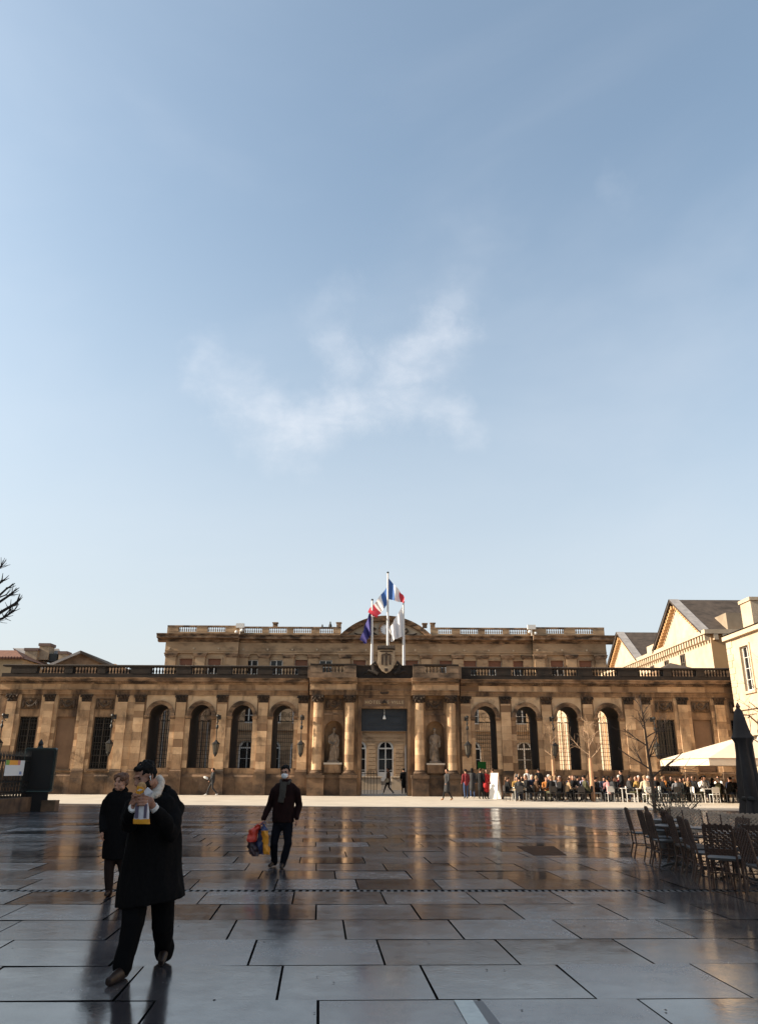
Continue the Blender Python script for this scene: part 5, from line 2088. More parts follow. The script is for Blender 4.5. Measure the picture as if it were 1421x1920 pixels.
tab0 = make_table()
for i, (px_, d, lab) in enumerate(((1258, 16.9, "round bistro table beside the leftmost rattan chairs"), (1262, 15.2, "round bistro table in the middle of the near terrace"),
                                   (1330, 14.6, "round bistro table behind the nearest rattan chairs"), (1372, 13.6, "round bistro table in front of the pale chair pair"),
                                   (1428, 13.2, "round bistro table at the right edge of the photo"))):
    o = tab0 if i == 0 else copy_tree(tab0)
    o.location = (at(px_, 1560, d).x, d, 0)
    tag(o, lab, "table", "bistro tables of the near terrace")
cup = MB().box(-.07, .07, -.05, .05, 0, .12).build("menu_holder", IRON)
cup.location = (at(1392, 1550, 13.5).x, 13.5, .744)
tag(cup, "small black holder standing on the table by the closed parasol", "holder")

# closed dark parasol
pp = at(1416, 1560, 16.6)
par = empty("closed_parasol", (pp.x, 16.6, 0))
tag(par, "tall closed dark parasol at the right edge of the square", "parasol")
CANVAS = mat("dark_canvas", (0.026, 0.022, 0.022), 0.85, (0.016, 0.013, 0.013), 5.0)
mb = MB()
prof = [(.03, 2.97), (.08, 2.90), (.13, 2.65), (.17, 2.45), (.22, 2.36), (.16, 2.26), (.17, 2.0), (.20, 1.6), (.22, 1.2), (.20, 1.12), (.235, .95), (.25, .70), (.21, .55)][::-1]
n = 26
vs, fs = [], []
for r, z in prof:
    for k in range(n):
        a = 2 * PI * k / n
        rr = r * (1 + .16 * math.sin(a * 8 + z * 1.2) * (1 if z < 2.3 else .3) + .06 * math.sin(3 * a + z * 4))
        vs.append((rr * math.cos(a), rr * math.sin(a), z))
for i in range(len(prof) - 1):
    for k in range(n):
        k2 = (k + 1) % n
        fs.append((i * n + k, i * n + k2, (i + 1) * n + k2, (i + 1) * n + k))
fs += [tuple(range(n))[::-1], tuple((len(prof) - 1) * n + k for k in range(n))]
mb.add(vs, fs)
mb.build("folded_canopy", CANVAS, par, True)
MB().lathe([(.19, 1.13), (.20, 1.15), (.20, 1.19), (.19, 1.21)], n=20, sx=1.12, sy=1.12).build("strap", IRON, par)
MB().lathe([(.03, .02), (.03, 2.95), (.05, 3.0), (.01, 3.08)], n=10).build("mast", mat("brown_mast", (0.09, 0.05, 0.03), 0.6), par)
MB().lathe([(.42, 0), (.42, .08), (.12, .11), (.06, .28)], n=20).build("base", IRON, par)

# cream open parasol over the far terrace
PC = at(1400, 1440, 44.5)
cp = empty("cream_parasol", (PC.x, 44.5, 0))
tag(cp, "large open cream parasol over the far cafe terrace", "parasol")
CREAMC = mat("cream_canvas", (0.62, 0.50, 0.38), 0.85, (0.56, 0.44, 0.33), 3.0)
hw, z0, z1 = 3.55, 2.32, 3.55
mb = MB().add([(-hw, -hw, z0), (hw, -hw, z0), (hw, hw, z0), (-hw, hw, z0), (0, 0, z1)], [(0, 1, 4), (1, 2, 4), (2, 3, 4), (3, 0, 4)])
mb.build("canopy", CREAMC, cp)
for (a, b) in (((-hw, -hw), (hw, -hw)), ((hw, -hw), (hw, hw)), ((hw, hw), (-hw, hw)), ((-hw, hw), (-hw, -hw))):
    v = MB()
    n = 14
    for i in range(n):
        t0, t1 = i / n, (i + 1) / n
        p0 = (a[0] + (b[0] - a[0]) * t0, a[1] + (b[1] - a[1]) * t0)
        p1 = (a[0] + (b[0] - a[0]) * t1, a[1] + (b[1] - a[1]) * t1)
        v.quad((*p0, z0 - .36), (*p1, z0 - .36), (*p1, z0 - .015), (*p0, z0 - .015))
    v.build("valance", CREAMC, cp)
for a, b in (((-hw, -hw), (hw, -hw)), ((-hw, -hw), (-hw, hw))):
    MB().tube([(*a, z0 - .008), (*b, z0 - .008)], .018, 5).build("edge_trim", mat("orange_trim", (0.36, 0.16, 0.07), 0.8), cp)
MB().lathe([(.05, 0), (.05, z1)], n=10).build("mast", IRON, cp)
for k in range(4):
    a = PI / 4 + k * PI / 2
    MB().tube([(0, 0, z0 - .1), (hw * .97 * math.cos(a) * 1.41, hw * .97 * math.sin(a) * 1.41, z0 - .03)], .02, 5).build("rib", IRON, cp)
MB().box(-.45, .45, -.45, .45, 0, .12).build("base", IRON, cp)

# planter with twiggy shrub between terrace and square
gpn = on_ground(1262, 1549)
plt = empty("planter", (at(1262, 1540, 18.6).x, 18.6, 0))
tag(plt, "dark planter with a bushy half-bare shrub behind the rattan chairs", "planter")
MB().lathe([(.30, 0), (.34, .05), (.42, .55), (.45, .58), (.45, .62), (.40, .62)], n=18).build("pot", mat("dark_pot", (0.03, 0.026, 0.024), 0.6), plt, True)
rg = random.Random(8)
stems, leaves = MB(), MB()
for i in range(34):
    a = rg.uniform(0, 2 * PI)
    sp = rg.uniform(.1, 1.0)
    p = Vector((.22 * math.cos(a) * rg.random(), .22 * math.sin(a) * rg.random(), .58))
    dv = Vector((sp * math.cos(a), sp * math.sin(a), 1.0)).normalized()
    ln = rg.uniform(.55, 1.15)
    pts = [p]
    for k in range(5):
        dv = (dv + Vector((rg.gauss(0, .12), rg.gauss(0, .12), rg.gauss(-.02, .08)))).normalized()
        pts.append(pts[-1] + dv * ln / 5)
    stems.tube(pts, [.010, .009, .008, .006, .005, .003], 4)
    for k in range(26):
        t = rg.uniform(.15, 1.0) * 5
        j = min(4, int(t))
        c = pts[j].lerp(pts[j + 1], t - j) + Vector((rg.gauss(0, .035), rg.gauss(0, .035), rg.gauss(0, .035)))
        u = Vector((rg.gauss(0, 1), rg.gauss(0, 1), rg.gauss(0, 1))).normalized()
        w = u.orthogonal().normalized()
        l, b_ = rg.uniform(.03, .06), rg.uniform(.008, .016)
        leaves.add([c - u * l * .5, c + w * b_, c + u * l * .5, c - w * b_], [(0, 1, 2, 3)])
stems.build("stems", BARK_D, plt)
tag(leaves.build("leaves", mat("dark_leaf", (0.045, 0.055, 0.022), 0.6, (0.03, 0.03, 0.015), 9.0), plt, fix=False), kind="stuff")

# green notice hanging in the first right arch
gs = MB().box(-.28, .28, -.02, .0, 0, .46)
o = gs.build("green_banner", mat("green_banner", (0.06, 0.36, 0.05), 0.7))
o.location = (at(903, 1437, 56.5).x, SY + 2.5, SILL + .06)
tag(o, "small bright green banner on the grille of the first right arch", "banner")

# low railing inside the portal
pg = empty("portal_railing", (SX - 1.1, 58.2, 0))
tag(pg, "low black railing inside the open portal at left", "railing")
for i in range(6):
    MB().box(-.5 + .22 * i - .02, -.5 + .22 * i + .02, -.02, .02, 0, 1.55).build("bar", IRON, pg)
MB().box(-.52, .62, -.02, .02, 1.35, 1.40).build("rail", IRON, pg)
for i, (px_, lab) in enumerate(((695, "pale stone bench block inside the portal at left"), (768, "white stone block inside the portal at right"))):
    p = at(px_ if i == 0 else 745, 1480, 70)
    o = MB().box(-1.1 if i == 0 else -.5, .9 if i == 0 else .5, 0, .8, 0, 1.0).box(-1.2 if i == 0 else -.58, 1.0 if i == 0 else .58, -.08, .88, 1.0, 1.1).build("stone_block", CREAM)
    o.location = (p.x, 70, -.01)
    tag(o, lab, "block")

# ------------------------------------------------------------------ people
SKIN = mat("skin", (0.42, 0.22, 0.145), 0.55, (0.38, 0.19, 0.12), 12.0)
SKIN_D = mat("skin_tanned", (0.30, 0.145, 0.09), 0.55, (0.26, 0.12, 0.075), 12.0)
HAIRS = {"dark": mat("hair_dark", (0.005, 0.004, 0.0035), 0.7, spec=.15), "brown": mat("hair_brown", (0.05, 0.026, 0.014), 0.7, spec=.2),
         "auburn": mat("hair_auburn", (0.17, 0.065, 0.025), 0.6, (0.06, 0.025, 0.012), 30.0), "blond": mat("hair_blond", (0.24, 0.15, 0.075), 0.7),
         "grey": mat("hair_grey", (0.42, 0.38, 0.35), 0.7)}
BLACKC = mat("black_wool", (0.0045, 0.0042, 0.0045), 0.95, (0.007, 0.0065, 0.0065), 40.0, spec=.08)
SHOE = mat("brown_leather", (0.016, 0.008, 0.0055), 0.5, spec=.3)


def head_shapes(mb, M, beard=False):
    """Skull, face, nose, ears for a head facing -y in its own space; M places it."""
    Rm = M.to_3x3()

    def B(c, r, n=12, m=8):
        mb.ball(M @ Vector(c), r, n, m, rot=Rm)
    B((0, .018, .03), (.076, .096, .090), 16, 12)
    B((0, -.030, -.030), (.060, .066, .085), 14, 10)
    B((0, -.048, -.088), (.038, .040, .034))
    B((0, -.084, .030), (.046, .016, .010))
    for s in (-1, 1):
        B((s * .034, -.070, -.030), (.024, .022, .026))
        B((s * .079, .012, -.012), (.012, .024, .034))
        B((s * .055, -.01, -.070), (.022, .045, .032))
    B((0, -.100, -.068), (.024, .012, .008))
    B((0, -.099, -.079), (.021, .011, .008))
    mb.tube([M @ Vector((0, -.090, .022)), M @ Vector((0, -.108, -.008)), M @ Vector((0, -.116, -.030)), M @ Vector((0, -.098, -.040))], [.009, .012, .017, .012], 8)


def hair_mesh(M, full=1.0, back=.075, fringe=0.0):
    mb = MB()
    Rm = M.to_3x3()

    def B(c, r):
        mb.ball(M @ Vector(c), r, 14, 10, rot=Rm)
    B((0, .030, .052), (.086 * full, .094, .080))
    B((0, .055, .010), (.080 * full, .068, back))
    B((0, -.014, .085), (.062 * full, .058, .033))
    for s in (-1, 1):
        B((s * .066 * full, .030, .010), (.022, .045, .055))
        if fringe:
            B((s * .052, -.045, .060), (.03, .04, .045))
    return blob("hair", mb, .006, 1, .014, (34, 34, 20))


def head_matrix(c, yaw=0, pitch=0, roll=0):
    """yaw > 0 turns the face toward image left (-x); pitch > 0 bows it."""
    return Matrix.Translation(c) @ Matrix.Rotation(-yaw, 4, 'Z') @ Matrix.Rotation(pitch, 4, 'X') @ Matrix.Rotation(roll, 4, 'Y')


def limb_t(mb, pts, rad, n=10):
    mb.tube(pts, rad, n)
    for p, r in zip(pts, rad):
        mb.ball(p, r * .985, n, 7)


def part(name, me, material, parent, label=None):
    me.materials.append(material)
    o = link(name, me, parent)
    if label:
        o["label"] = label
    return o


def shoe_shape(mb, heel, toe, w=.045, h=.075):
    d = (toe - heel)
    mb.tube([heel + Vector((0, 0, .035)), heel.lerp(toe, .35) + Vector((0, 0, .045)), heel.lerp(toe, .7) + Vector((0, 0, .034)), toe + Vector((0, 0, .028))], [w * .8, w, w * .95, w * .6], 9, .8)
    mb.ball(heel + Vector((0, 0, h)), w * .95, 9, 7)
    mb.tube([heel.lerp(toe, .22) + Vector((0, 0, h * .8)), heel.lerp(toe, .10) + Vector((0, 0, h + .06))], [w * 1.08, w * 1.05], 10)


# ---- man eating a sandwich in the foreground -------------------------------------------------
m1 = on_ground(268, 1812)
O1 = Vector((m1.x, 7.6, 0))
man = empty("person", O1)
tag(man, "person in a long black coat and white scarf eating a sandwich while walking", "person")


def p1_(px, py, d):
    return at(px, py, d) - O1


hd = head_matrix(p1_(272, 1455, 7.42), R(36), R(25), R(-6))
neck_b = p1_(294, 1486, 7.58)
shL, shR = p1_(324, 1502, 7.62), p1_(257, 1503, 7.50)      # image right, image left
elL, elR = p1_(322, 1562, 7.38), p1_(243, 1548, 7.28)
wrL, wrR = p1_(290, 1515, 7.12), p1_(249, 1517, 7.06)
hip = p1_(284, 1620, 7.62)
hpL, hpR = hip + Vector((.09, .02, -.02)), hip + Vector((-.09, -.02, -.02))
knL, anL = p1_(306, 1735, 7.72), p1_(309, 1782, 7.98)
knR, anR = p1_(250, 1732, 7.42), p1_(231, 1806, 7.36)
toeL, toeR = p1_(301, 1815, 7.74), p1_(203, 1836, 7.10)
heelL, heelR = anL + Vector((.005, .04, -.03)), Vector((anR.x + .02, anR.y + .05, .01))
toeL.z, toeR.z = .012, .012
heelL.z = .10

bm_ = MB()
head_shapes(bm_, hd)
limb_t(bm_, [hd @ Vector((0, .035, -.06)), neck_b], [.058, .062])
bm_.rings([(hip + Vector((0, 0, -.06)), .15, .11), (hip + Vector((0, 0, .1)), .155, .11), (hip.lerp(neck_b, .5), .15, .105), (hip.lerp(neck_b, .8), .17, .11), (hip.lerp(neck_b, .95), .12, .08)], 16)
for sh_, el_, wr_ in ((shL, elL, wrL), (shR, elR, wrR)):
    limb_t(bm_, [hip.lerp(neck_b, .88), sh_, el_, wr_], [.06, .055, .045, .030])
for hp_, kn_, an_, to_ in ((hpL, knL, anL, toeL), (hpR, knR, anR, toeR)):
    limb_t(bm_, [hp_, kn_, an_], [.085, .058, .040])
# hands folded round the sandwich: palms, four fingers each and thumbs
SW = lambda px, py, d: p1_(px, py, d)
bm_.ball(SW(280, 1503, 7.07), (.046, .030, .042), 10, 8)
for k in range(4):
    y0 = 1490 + k * 6.0
    L_ = [0, 2, 1, 4][k]
    limb_t(bm_, [SW(278, y0 + 3, 7.05), SW(270, y0 + 1, 7.00), SW(261, y0 + 1, 6.985), SW(253 + L_, y0 + 3, 7.01)], [.0125, .0115, .0105, .009], 7)
limb_t(bm_, [SW(279, 1498, 7.06), SW(275, 1489, 7.03), SW(269, 1483, 7.01)], [.014, .012, .010], 7)
limb_t(bm_, [wrL, SW(283, 1507, 7.09)], [.032, .036])
bm_.ball(SW(252, 1503, 7.10), (.030, .040, .044), 10, 8)
for k in range(4):
    y0 = 1488 + k * 6.0
    limb_t(bm_, [SW(249, y0 + 4, 7.08), SW(250, y0 + 2, 7.03), SW(256, y0 + 1, 7.005 + .03), SW(263, y0 + 2, 7.03)], [.0125, .0115, .0105, .009], 7)
limb_t(bm_, [SW(252, 1500, 7.10), SW(255, 1490, 7.08), SW(260, 1484, 7.06)], [.014, .012, .010], 7)
limb_t(bm_, [wrR, SW(250, 1508, 7.09)], [.032, .036])
part("body", blob("body", bm_, .0065, 2), SKIN_D, man)
part("hair", hair_mesh(hd, 1.04, .07), HAIRS["dark"], man)
bd_ = MB()
for s in (-1, 1):
    bd_.ball(hd @ Vector((s * .050, -.022, -.068)), (.026, .050, .036), 10, 8, rot=hd.to_3x3())
bd_.ball(hd @ Vector((0, -.055, -.096)), (.042, .044, .032), 10, 8, rot=hd.to_3x3())
bd_.ball(hd @ Vector((0, -.098, -.054)), (.028, .012, .008), 8, 6, rot=hd.to_3x3())
part("beard", blob("beard", bd_, .007, 2, .003, (60, 60, 60)), HAIRS["dark"], man)


def add_eyes(parent, M):
    for s in (-1, 1):
        o = MB().ball(M @ Vector((s * .031, -.080, .006)), (.0125, .010, .008), 8, 6, rot=M.to_3x3()).build("eye", mat("eye_dark", (0.02, 0.015, 0.012), 0.2), parent, True)
        o = MB().ball(M @ Vector((s * .032, -.087, .026)), (.020, .006, .0045), 8, 6, rot=M.to_3x3()).build("eyebrow", HAIRS["dark"], parent, True)


add_eyes(man, hd)

ct = MB()
c_ = lambda px, py, d: p1_(px, py, d)
ct.rings([(c_(281, 1694, 7.60), .318, .27, -.15), (c_(282, 1670, 7.60), .305, .26, -.15), (c_(284, 1630, 7.60), .272, .235, -.1), (c_(288, 1585, 7.59), .248, .21, -.1), (c_(290, 1545, 7.58), .235, .20, -.1),
          (c_(291, 1518, 7.57), .23, .185, -.1), (c_(292, 1497, 7.57), .195, .14, -.1), (c_(294, 1485, 7.58), .11, .09)], 26)
limb_t(ct, [shL.lerp(neck_b, .2), p1_(329, 1515, 7.60), elL, elL.lerp(wrL, .5), wrL.lerp(elL, .12)], [.085, .088, .076, .066, .056], 12)
limb_t(ct, [shR.lerp(neck_b, .2), p1_(249, 1515, 7.46), elR, elR.lerp(wrR, .5), wrR.lerp(elR, .12)], [.085, .086, .074, .062, .054], 12)
coat_me = blob("coat", ct, .012, 4, .024, (7.5, 7.5, 1.6), 2.0)
for v in coat_me.vertices:                      # hem: drops toward the forward leg, opens a little behind
    if v.co.z < .72:
        t = (.72 - v.co.z) / .16
        v.co.z += t * (v.co.x * .14)
part("coat", coat_me, BLACKC, man)
cl = MB()
for k in range(2):
    pass
cl.tube([neck_b + Vector((.10, -.04, -.02)), neck_b + Vector((.09, .06, .03)), neck_b + Vector((0, .10, .05)), neck_b + Vector((-.08, .05, .03)), neck_b + Vector((-.07, -.08, -.05))], [.03, .035, .035, .035, .03], 8)
part("collar", blob("collar", cl, .01, 3), BLACKC, man)
tr_ = MB()
for hp_, kn_, an_ in ((hpL, knL, anL), (hpR, knR, anR)):
    limb_t(tr_, [hp_, kn_, kn_.lerp(an_, .6), an_ + Vector((0, 0, -.02))], [.115, .098, .088, .086], 12)
part("trousers", blob("trousers", tr_, .012, 4, .012, (9, 9, 5)), mat("black_trousers", (0.004, 0.004, 0.0045), 0.95, spec=.08), man)
for nm, hl, to in (("left", heelL, toeL), ("right", heelR, toeR)):
    sb = MB()
    shoe_shape(sb, hl, to, .054, .07)
    part("shoe", blob("shoe", sb, .009, 2), SHOE, man)
SCARFW = mat("cream_knit", (0.62, 0.55, 0.47), 0.9, (0.45, 0.37, 0.29), 35.0, bump=.004, bump_scale=70)
sc_ = MB()
nb = lambda x, y, z: neck_b + Vector((x, y, z))
sc_.tube([c_(278, 1497, 7.40), c_(289, 1490, 7.45), c_(298, 1480, 7.50), c_(303, 1468, 7.56), c_(300, 1459, 7.64), c_(290, 1462, 7.70), c_(279, 1470, 7.66)], [.030, .036, .040, .038, .034, .032, .025], 10)
sc_.tube([c_(289, 1493, 7.42), c_(297, 1489, 7.46), c_(301, 1478, 7.54)], [.028, .03, .028], 9)
part("scarf", blob("scarf", sc_, .009, 3, .008, (26, 26, 10)), SCARFW, man)
for wr_, el_ in ((wrL, elL), (wrR, elR)):
    u = (el_ - wr_).normalized()
    cf = MB()
    cf.tube([wr_ - u * .025, wr_ + u * .02, wr_ + u * .06], [.037, .039, .043], 12)
    part("shirt_cuff", cf.mesh("shirt_cuff", None, True), mat("white_cotton", (0.66, 0.64, 0.61), 0.85), man)
er = MB().ball(hd @ Vector((.084, -.005, -.012)), (.008, .010, .010), 7, 5).tube([hd @ Vector((.086, -.008, -.014)), hd @ Vector((.084, -.012, -.045))], .004, 5)
er.build("earphone", mat("white_plastic", (0.7, 0.7, 0.68), 0.4), man)

sw = empty("sandwich", O1 + p1_(266, 1505, 7.04))
tag(sw, "sandwich in a white and orange paper bag held up to the mouth", "sandwich")


def sw_(px, py, d):
    return at(px, py, d) - sw.location


PAPER = mat("white_paper", (0.66, 0.63, 0.62), 0.8, (0.52, 0.49, 0.52), 22.0)
ORNG = mat("orange_print", (0.72, 0.33, 0.02), 0.7, (0.55, 0.22, 0.015), 20.0)
VIOL = mat("dark_violet_print", (0.10, 0.08, 0.12), 0.7)


def sleeve(mb, rows, n=20, crumple=.008, sd=0.0):
    """Flattened paper tube through rows (px, py, half width px, depth radius)."""
    rg_ = []
    for (px, py, hwp, dr) in rows:
        c = sw_(px, py, 7.04)
        w = (sw_(px + hwp, py, 7.04) - c).length
        rg_.append((c, w, dr))
    rg_ = rg_[::-1]
    o = len(mb.v)
    mb.rings(rg_, n)
    for i in range(o, len(mb.v)):
        v = Vector(mb.v[i])
        v += Vector((mnoise.noise(v * 30 + Vector((sd, 0, 0))), mnoise.noise(v * 30 + Vector((5, sd, 0))), 0)) * crumple
        mb.v[i] = tuple(v)


b = MB()
sleeve(b, [(268, 1482, 10, .030), (267, 1500, 11, .034), (267, 1520, 13, .032), (266, 1536, 15, .026)])
b.build("paper_bag", PAPER, sw, True)
b = MB()
sleeve(b, [(266, 1535.5, 15.6, .028), (266, 1540, 16, .026), (266, 1545, 16.5, .018)], sd=2)
b.build("orange_band", ORNG, sw, True)
for (xa, xb) in ((252.5, 259), (269.5, 274)):
    v = MB()
    A_, B_ = sw_(xa + 2, 1508, 7.00), sw_(xb + 2, 1508, 6.998)
    C_, D_ = sw_(xb, 1534, 7.008), sw_(xa, 1534, 7.012)
    v.add([A_, B_, C_, D_] + [p + Vector((0, .02, 0)) for p in (A_, B_, C_, D_)], [(0, 1, 2, 3), (0, 1, 5, 4), (1, 2, 6, 5), (2, 3, 7, 6), (3, 0, 4, 7)])
    v.build("printed_stripe", VIOL, sw)
b = MB()
b.ball(sw_(266, 1476, 7.07), (.042, .032, .045), 12, 9)
b.build("bread", mat("bread_crust", (0.26, 0.13, 0.045), 0.8, (0.40, 0.24, 0.10), 30.0), sw, True)
for (pts, m_, nm) in ((((255, 1487), (258, 1474), (268, 1476), (272, 1484), (262, 1490)), ORNG, "orange_flap"),
                      (((270, 1484), (277, 1476), (287, 1485), (282, 1494), (272, 1491)), PAPER, "white_flap"),
                      (((257, 1483), (262, 1479), (268, 1481), (262, 1484)), PAPER, "white_flap")):
    f = MB()
    P = [sw_(x, y, 7.0 - .012 * i % .03 + (-.01 if nm == "white_flap" else 0)) for i, (x, y) in enumerate(pts)]
    n = len(P)
    f.add(P + [p + Vector((.002, .006, 0)) for p in P], [tuple(range(n)), tuple(range(n, 2 * n))[::-1]] + [(i, (i + 1) % n, n + (i + 1) % n, n + i) for i in range(n)])
    f.build(nm, m_, sw)

# ---- woman in a black coat ---------------------------------------------------------------------
O2 = Vector((at(224, 1683, 11.75).x, 11.75, 0))
wom = empty("person", O2)
tag(wom, "person with short auburn hair in a knee-length black coat, looking aside", "person")


def p2_(px, py, d=11.75):
    return at(px, py, d) - O2


hd = head_matrix(p2_(227, 1466, 11.72), R(18), R(4), R(4))
nk = p2_(226, 1484, 11.77)
hip = p2_(222, 1568, 11.75)
bm_ = MB()
head_shapes(bm_, hd)
limb_t(bm_, [hd @ Vector((0, .03, -.06)), nk], [.050, .055])
bm_.rings([(hip + Vector((0, 0, -.06)), .15, .11), (hip + Vector((0, 0, .1)), .14, .10), (hip.lerp(nk, .5), .13, .10), (hip.lerp(nk, .85), .15, .10), (hip.lerp(nk, .96), .09, .07)], 16)
wsL, weL, wwL = p2_(248, 1498, 11.78), p2_(252, 1535, 11.85), p2_(246, 1565, 11.65)
wsR, weR, wwR = p2_(205, 1498, 11.72), p2_(194, 1531, 11.75), p2_(194, 1556, 11.62)
for a_, b_, c2 in ((wsL, weL, wwL), (wsR, weR, wwR)):
    limb_t(bm_, [hip.lerp(nk, .86), a_, b_, c2], [.055, .05, .042, .028])
k1, a1 = p2_(205, 1630, 11.72), p2_(205, 1672, 11.75)
k2, a2 = p2_(232, 1630, 11.80), p2_(240, 1670, 12.1)
t1, t2 = p2_(197, 1684, 11.60), p2_(238, 1684, 11.9)
t1.z = t2.z = .01
for h_, k_, a_, t_ in ((hip + Vector((-.08, 0, 0)), k1, a1, t1), (hip + Vector((.08, 0, 0)), k2, a2, t2)):
    limb_t(bm_, [h_, k_, k_.lerp(a_, .35), a_], [.085, .058, .055, .036])
for wr_, sgn in ((wwR, -1), (wwL, 1)):          # hands with curled fingers
    pm = wr_ + Vector((0, -.02, -.06))
    bm_.ball(pm, (.022, .036, .045), 9, 7)
    for k in range(4):
        q = pm + Vector((0, -.028 + k * .018, -.035))
        limb_t(bm_, [q, q + Vector((-sgn * .012, 0, -.032)), q + Vector((-sgn * .03, 0, -.045 + .004 * abs(k - 1)))], [.0095, .009, .008], 6)
    limb_t(bm_, [pm + Vector((0, -.03, .02)), pm + Vector((-sgn * .02, -.045, -.012)), pm + Vector((-sgn * .025, -.045, -.035))], [.011, .010, .0085], 6)
part("body", blob("body", bm_, .008, 2), SKIN, wom)
part("hair", hair_mesh(hd, 1.16, .085, 1.0), HAIRS["auburn"], wom)
add_eyes(wom, hd)
ct = MB()
ct.rings([(p2_(220, 1610), .215, .16), (p2_(221, 1590), .215, .165), (p2_(222, 1560), .205, .16), (p2_(224, 1525), .185, .145), (p2_(226, 1502), .19, .135), (p2_(226, 1492), .16, .11), (p2_(226, 1482), .085, .08)], 22)
limb_t(ct, [wsR.lerp(nk, .2), p2_(202, 1505), weR, wwR], [.075, .074, .066, .052], 11)
limb_t(ct, [wsL.lerp(nk, .2), p2_(250, 1505), weL, wwL], [.075, .074, .066, .052], 11)
part("coat", blob("coat", ct, .013, 5, .014, (8, 8, 2.0), 5.0), BLACKC, wom)
cl = MB()
cl.tube([nk + Vector((-.045, -.075, -.03)), nk + Vector((-.085, -.01, .02)), nk + Vector((-.04, .07, .035)), nk + Vector((.05, .07, .035)), nk + Vector((.09, -.01, .02)), nk + Vector((.05, -.075, -.03))], [.03, .034, .034, .034, .034, .03], 8)
part("collar", blob("collar", cl, .01, 3), BLACKC, wom)
sk = MB()
for h_, k_, a_ in ((hip + Vector((-.07, 0, -.2)), k1, a1), (hip + Vector((.07, 0, -.2)), k2, a2)):
    limb_t(sk, [h_, k_, k_.lerp(a_, .35), a_ + Vector((0, 0, -.02))], [.098, .070, .066, .048], 11)
part("stockings", blob("stockings", sk, .011, 3), mat("brown_stockings", (0.016, 0.008, 0.006), 0.8, spec=.2), wom)
for a_, t_ in ((a1, t1), (a2, t2)):
    sb = MB()
    shoe_shape(sb, Vector((a_.x, a_.y + .03, .015)), t_, .040, .06)
    part("shoe", blob("shoe", sb, .009, 2), SHOE, wom)

# ---- masked man with shopping bags ---------------------------------------------------------------
O3 = Vector((at(520, 1630, 15.06).x, 15.06, 0))
msk = empty("person", O3)
tag(msk, "person in a white face mask and dark red jacket carrying shopping bags", "person")


def p3_(px, py, d=15.06):
    return at(px, py, d) - O3


hd = head_matrix(p3_(535, 1448, 15.02), R(8), R(6), R(-3))
nk = p3_(536, 1466, 15.08)
hip = p3_(531, 1540)
sR, eR, wR = p3_(517, 1478), p3_(506, 1508, 15.1), p3_(495, 1534, 15.0)
sL, eL, wL = p3_(553, 1478), p3_(561, 1508, 15.15), p3_(557, 1534, 15.0)
kR, aR = p3_(514, 1580, 15.0), p3_(515, 1612, 15.22)
kL, aL = p3_(540, 1582, 14.98), p3_(530, 1617, 15.0)
tR, tL = p3_(504, 1630, 15.0), p3_(526, 1633, 14.78)
tR.z = tL.z = .01
bm_ = MB()
head_shapes(bm_, hd)
limb_t(bm_, [hd @ Vector((0, .03, -.06)), nk], [.056, .06])
bm_.rings([(hip + Vector((0, 0, -.06)), .15, .11), (hip + Vector((0, 0, .1)), .15, .11), (hip.lerp(nk, .5), .145, .105), (hip.lerp(nk, .85), .17, .11), (hip.lerp(nk, .96), .10, .08)], 16)
for a_, b_, c2 in ((sL, eL, wL), (sR, eR, wR)):
    limb_t(bm_, [hip.lerp(nk, .84), a_, b_, c2], [.05, .045, .040, .03])
for h_, k_, a_, t_ in ((hip + Vector((-.085, 0, 0)), kR, aR, tR), (hip + Vector((.085, 0, 0)), kL, aL, tL)):
    limb_t(bm_, [h_, k_, a_], [.085, .056, .038])
for wr_, sgn in ((wR, -1), (wL, 1)):
    pm = wr_ + Vector((0, -.01, -.065))
    bm_.ball(pm, (.024, .040, .046), 9, 7)
    for k in range(4):
        q = pm + Vector((0, -.030 + k * .020, -.035))
        limb_t(bm_, [q, q + Vector((-sgn * .010, 0, -.036)), q + Vector((-sgn * .034, 0, -.048 + .005 * abs(k - 1))), q + Vector((-sgn * .045, 0, -.03))], [.0105, .010, .009, .008], 6)
    limb_t(bm_, [pm + Vector((0, -.034, .02)), pm + Vector((-sgn * .022, -.048, -.012)), pm + Vector((-sgn * .028, -.046, -.04))], [.012, .011, .009], 6)
part("body", blob("body", bm_, .008, 2), SKIN, msk)
part("hair", hair_mesh(hd, 1.05, .07), HAIRS["dark"], msk)
add_eyes(msk, hd)
gl = MB()
for s in (-1, 1):
    gl.tube([hd @ Vector((s * .033 + .024 * math.cos(a), -.098, .004 + .017 * math.sin(a))) for a in [2 * PI * i / 12 for i in range(13)]], .003, 4)
    gl.tube([hd @ Vector((s * .058, -.095, .006)), hd @ Vector((s * .080, .0, .004))], .003, 4)
gl.tube([hd @ Vector((-.010, -.104, .006)), hd @ Vector((.010, -.104, .006))], .003, 4)
gl.build("glasses", IRON, msk)
mk = MB()
mk.ball(hd @ Vector((0, -.060, -.052)), (.064, .062, .056), 14, 10, rot=hd.to_3x3())
mk.tube([hd @ Vector((0, -.116, -.012)), hd @ Vector((0, -.128, -.032))], [.012, .02], 7)
for s in (-1, 1):
    mk.tube([hd @ Vector((s * .052, -.055, -.03)), hd @ Vector((s * .080, .006, -.01))], .004, 4)
part("face_mask", blob("face_mask", mk, .006, 2), mat("white_mask", (0.70, 0.72, 0.74), 0.8), msk)
JACK = mat("dark_red_jacket", (0.016, 0.005, 0.0045), 0.85, (0.008, 0.0035, 0.0035), 8.0, spec=.12)
ct = MB()
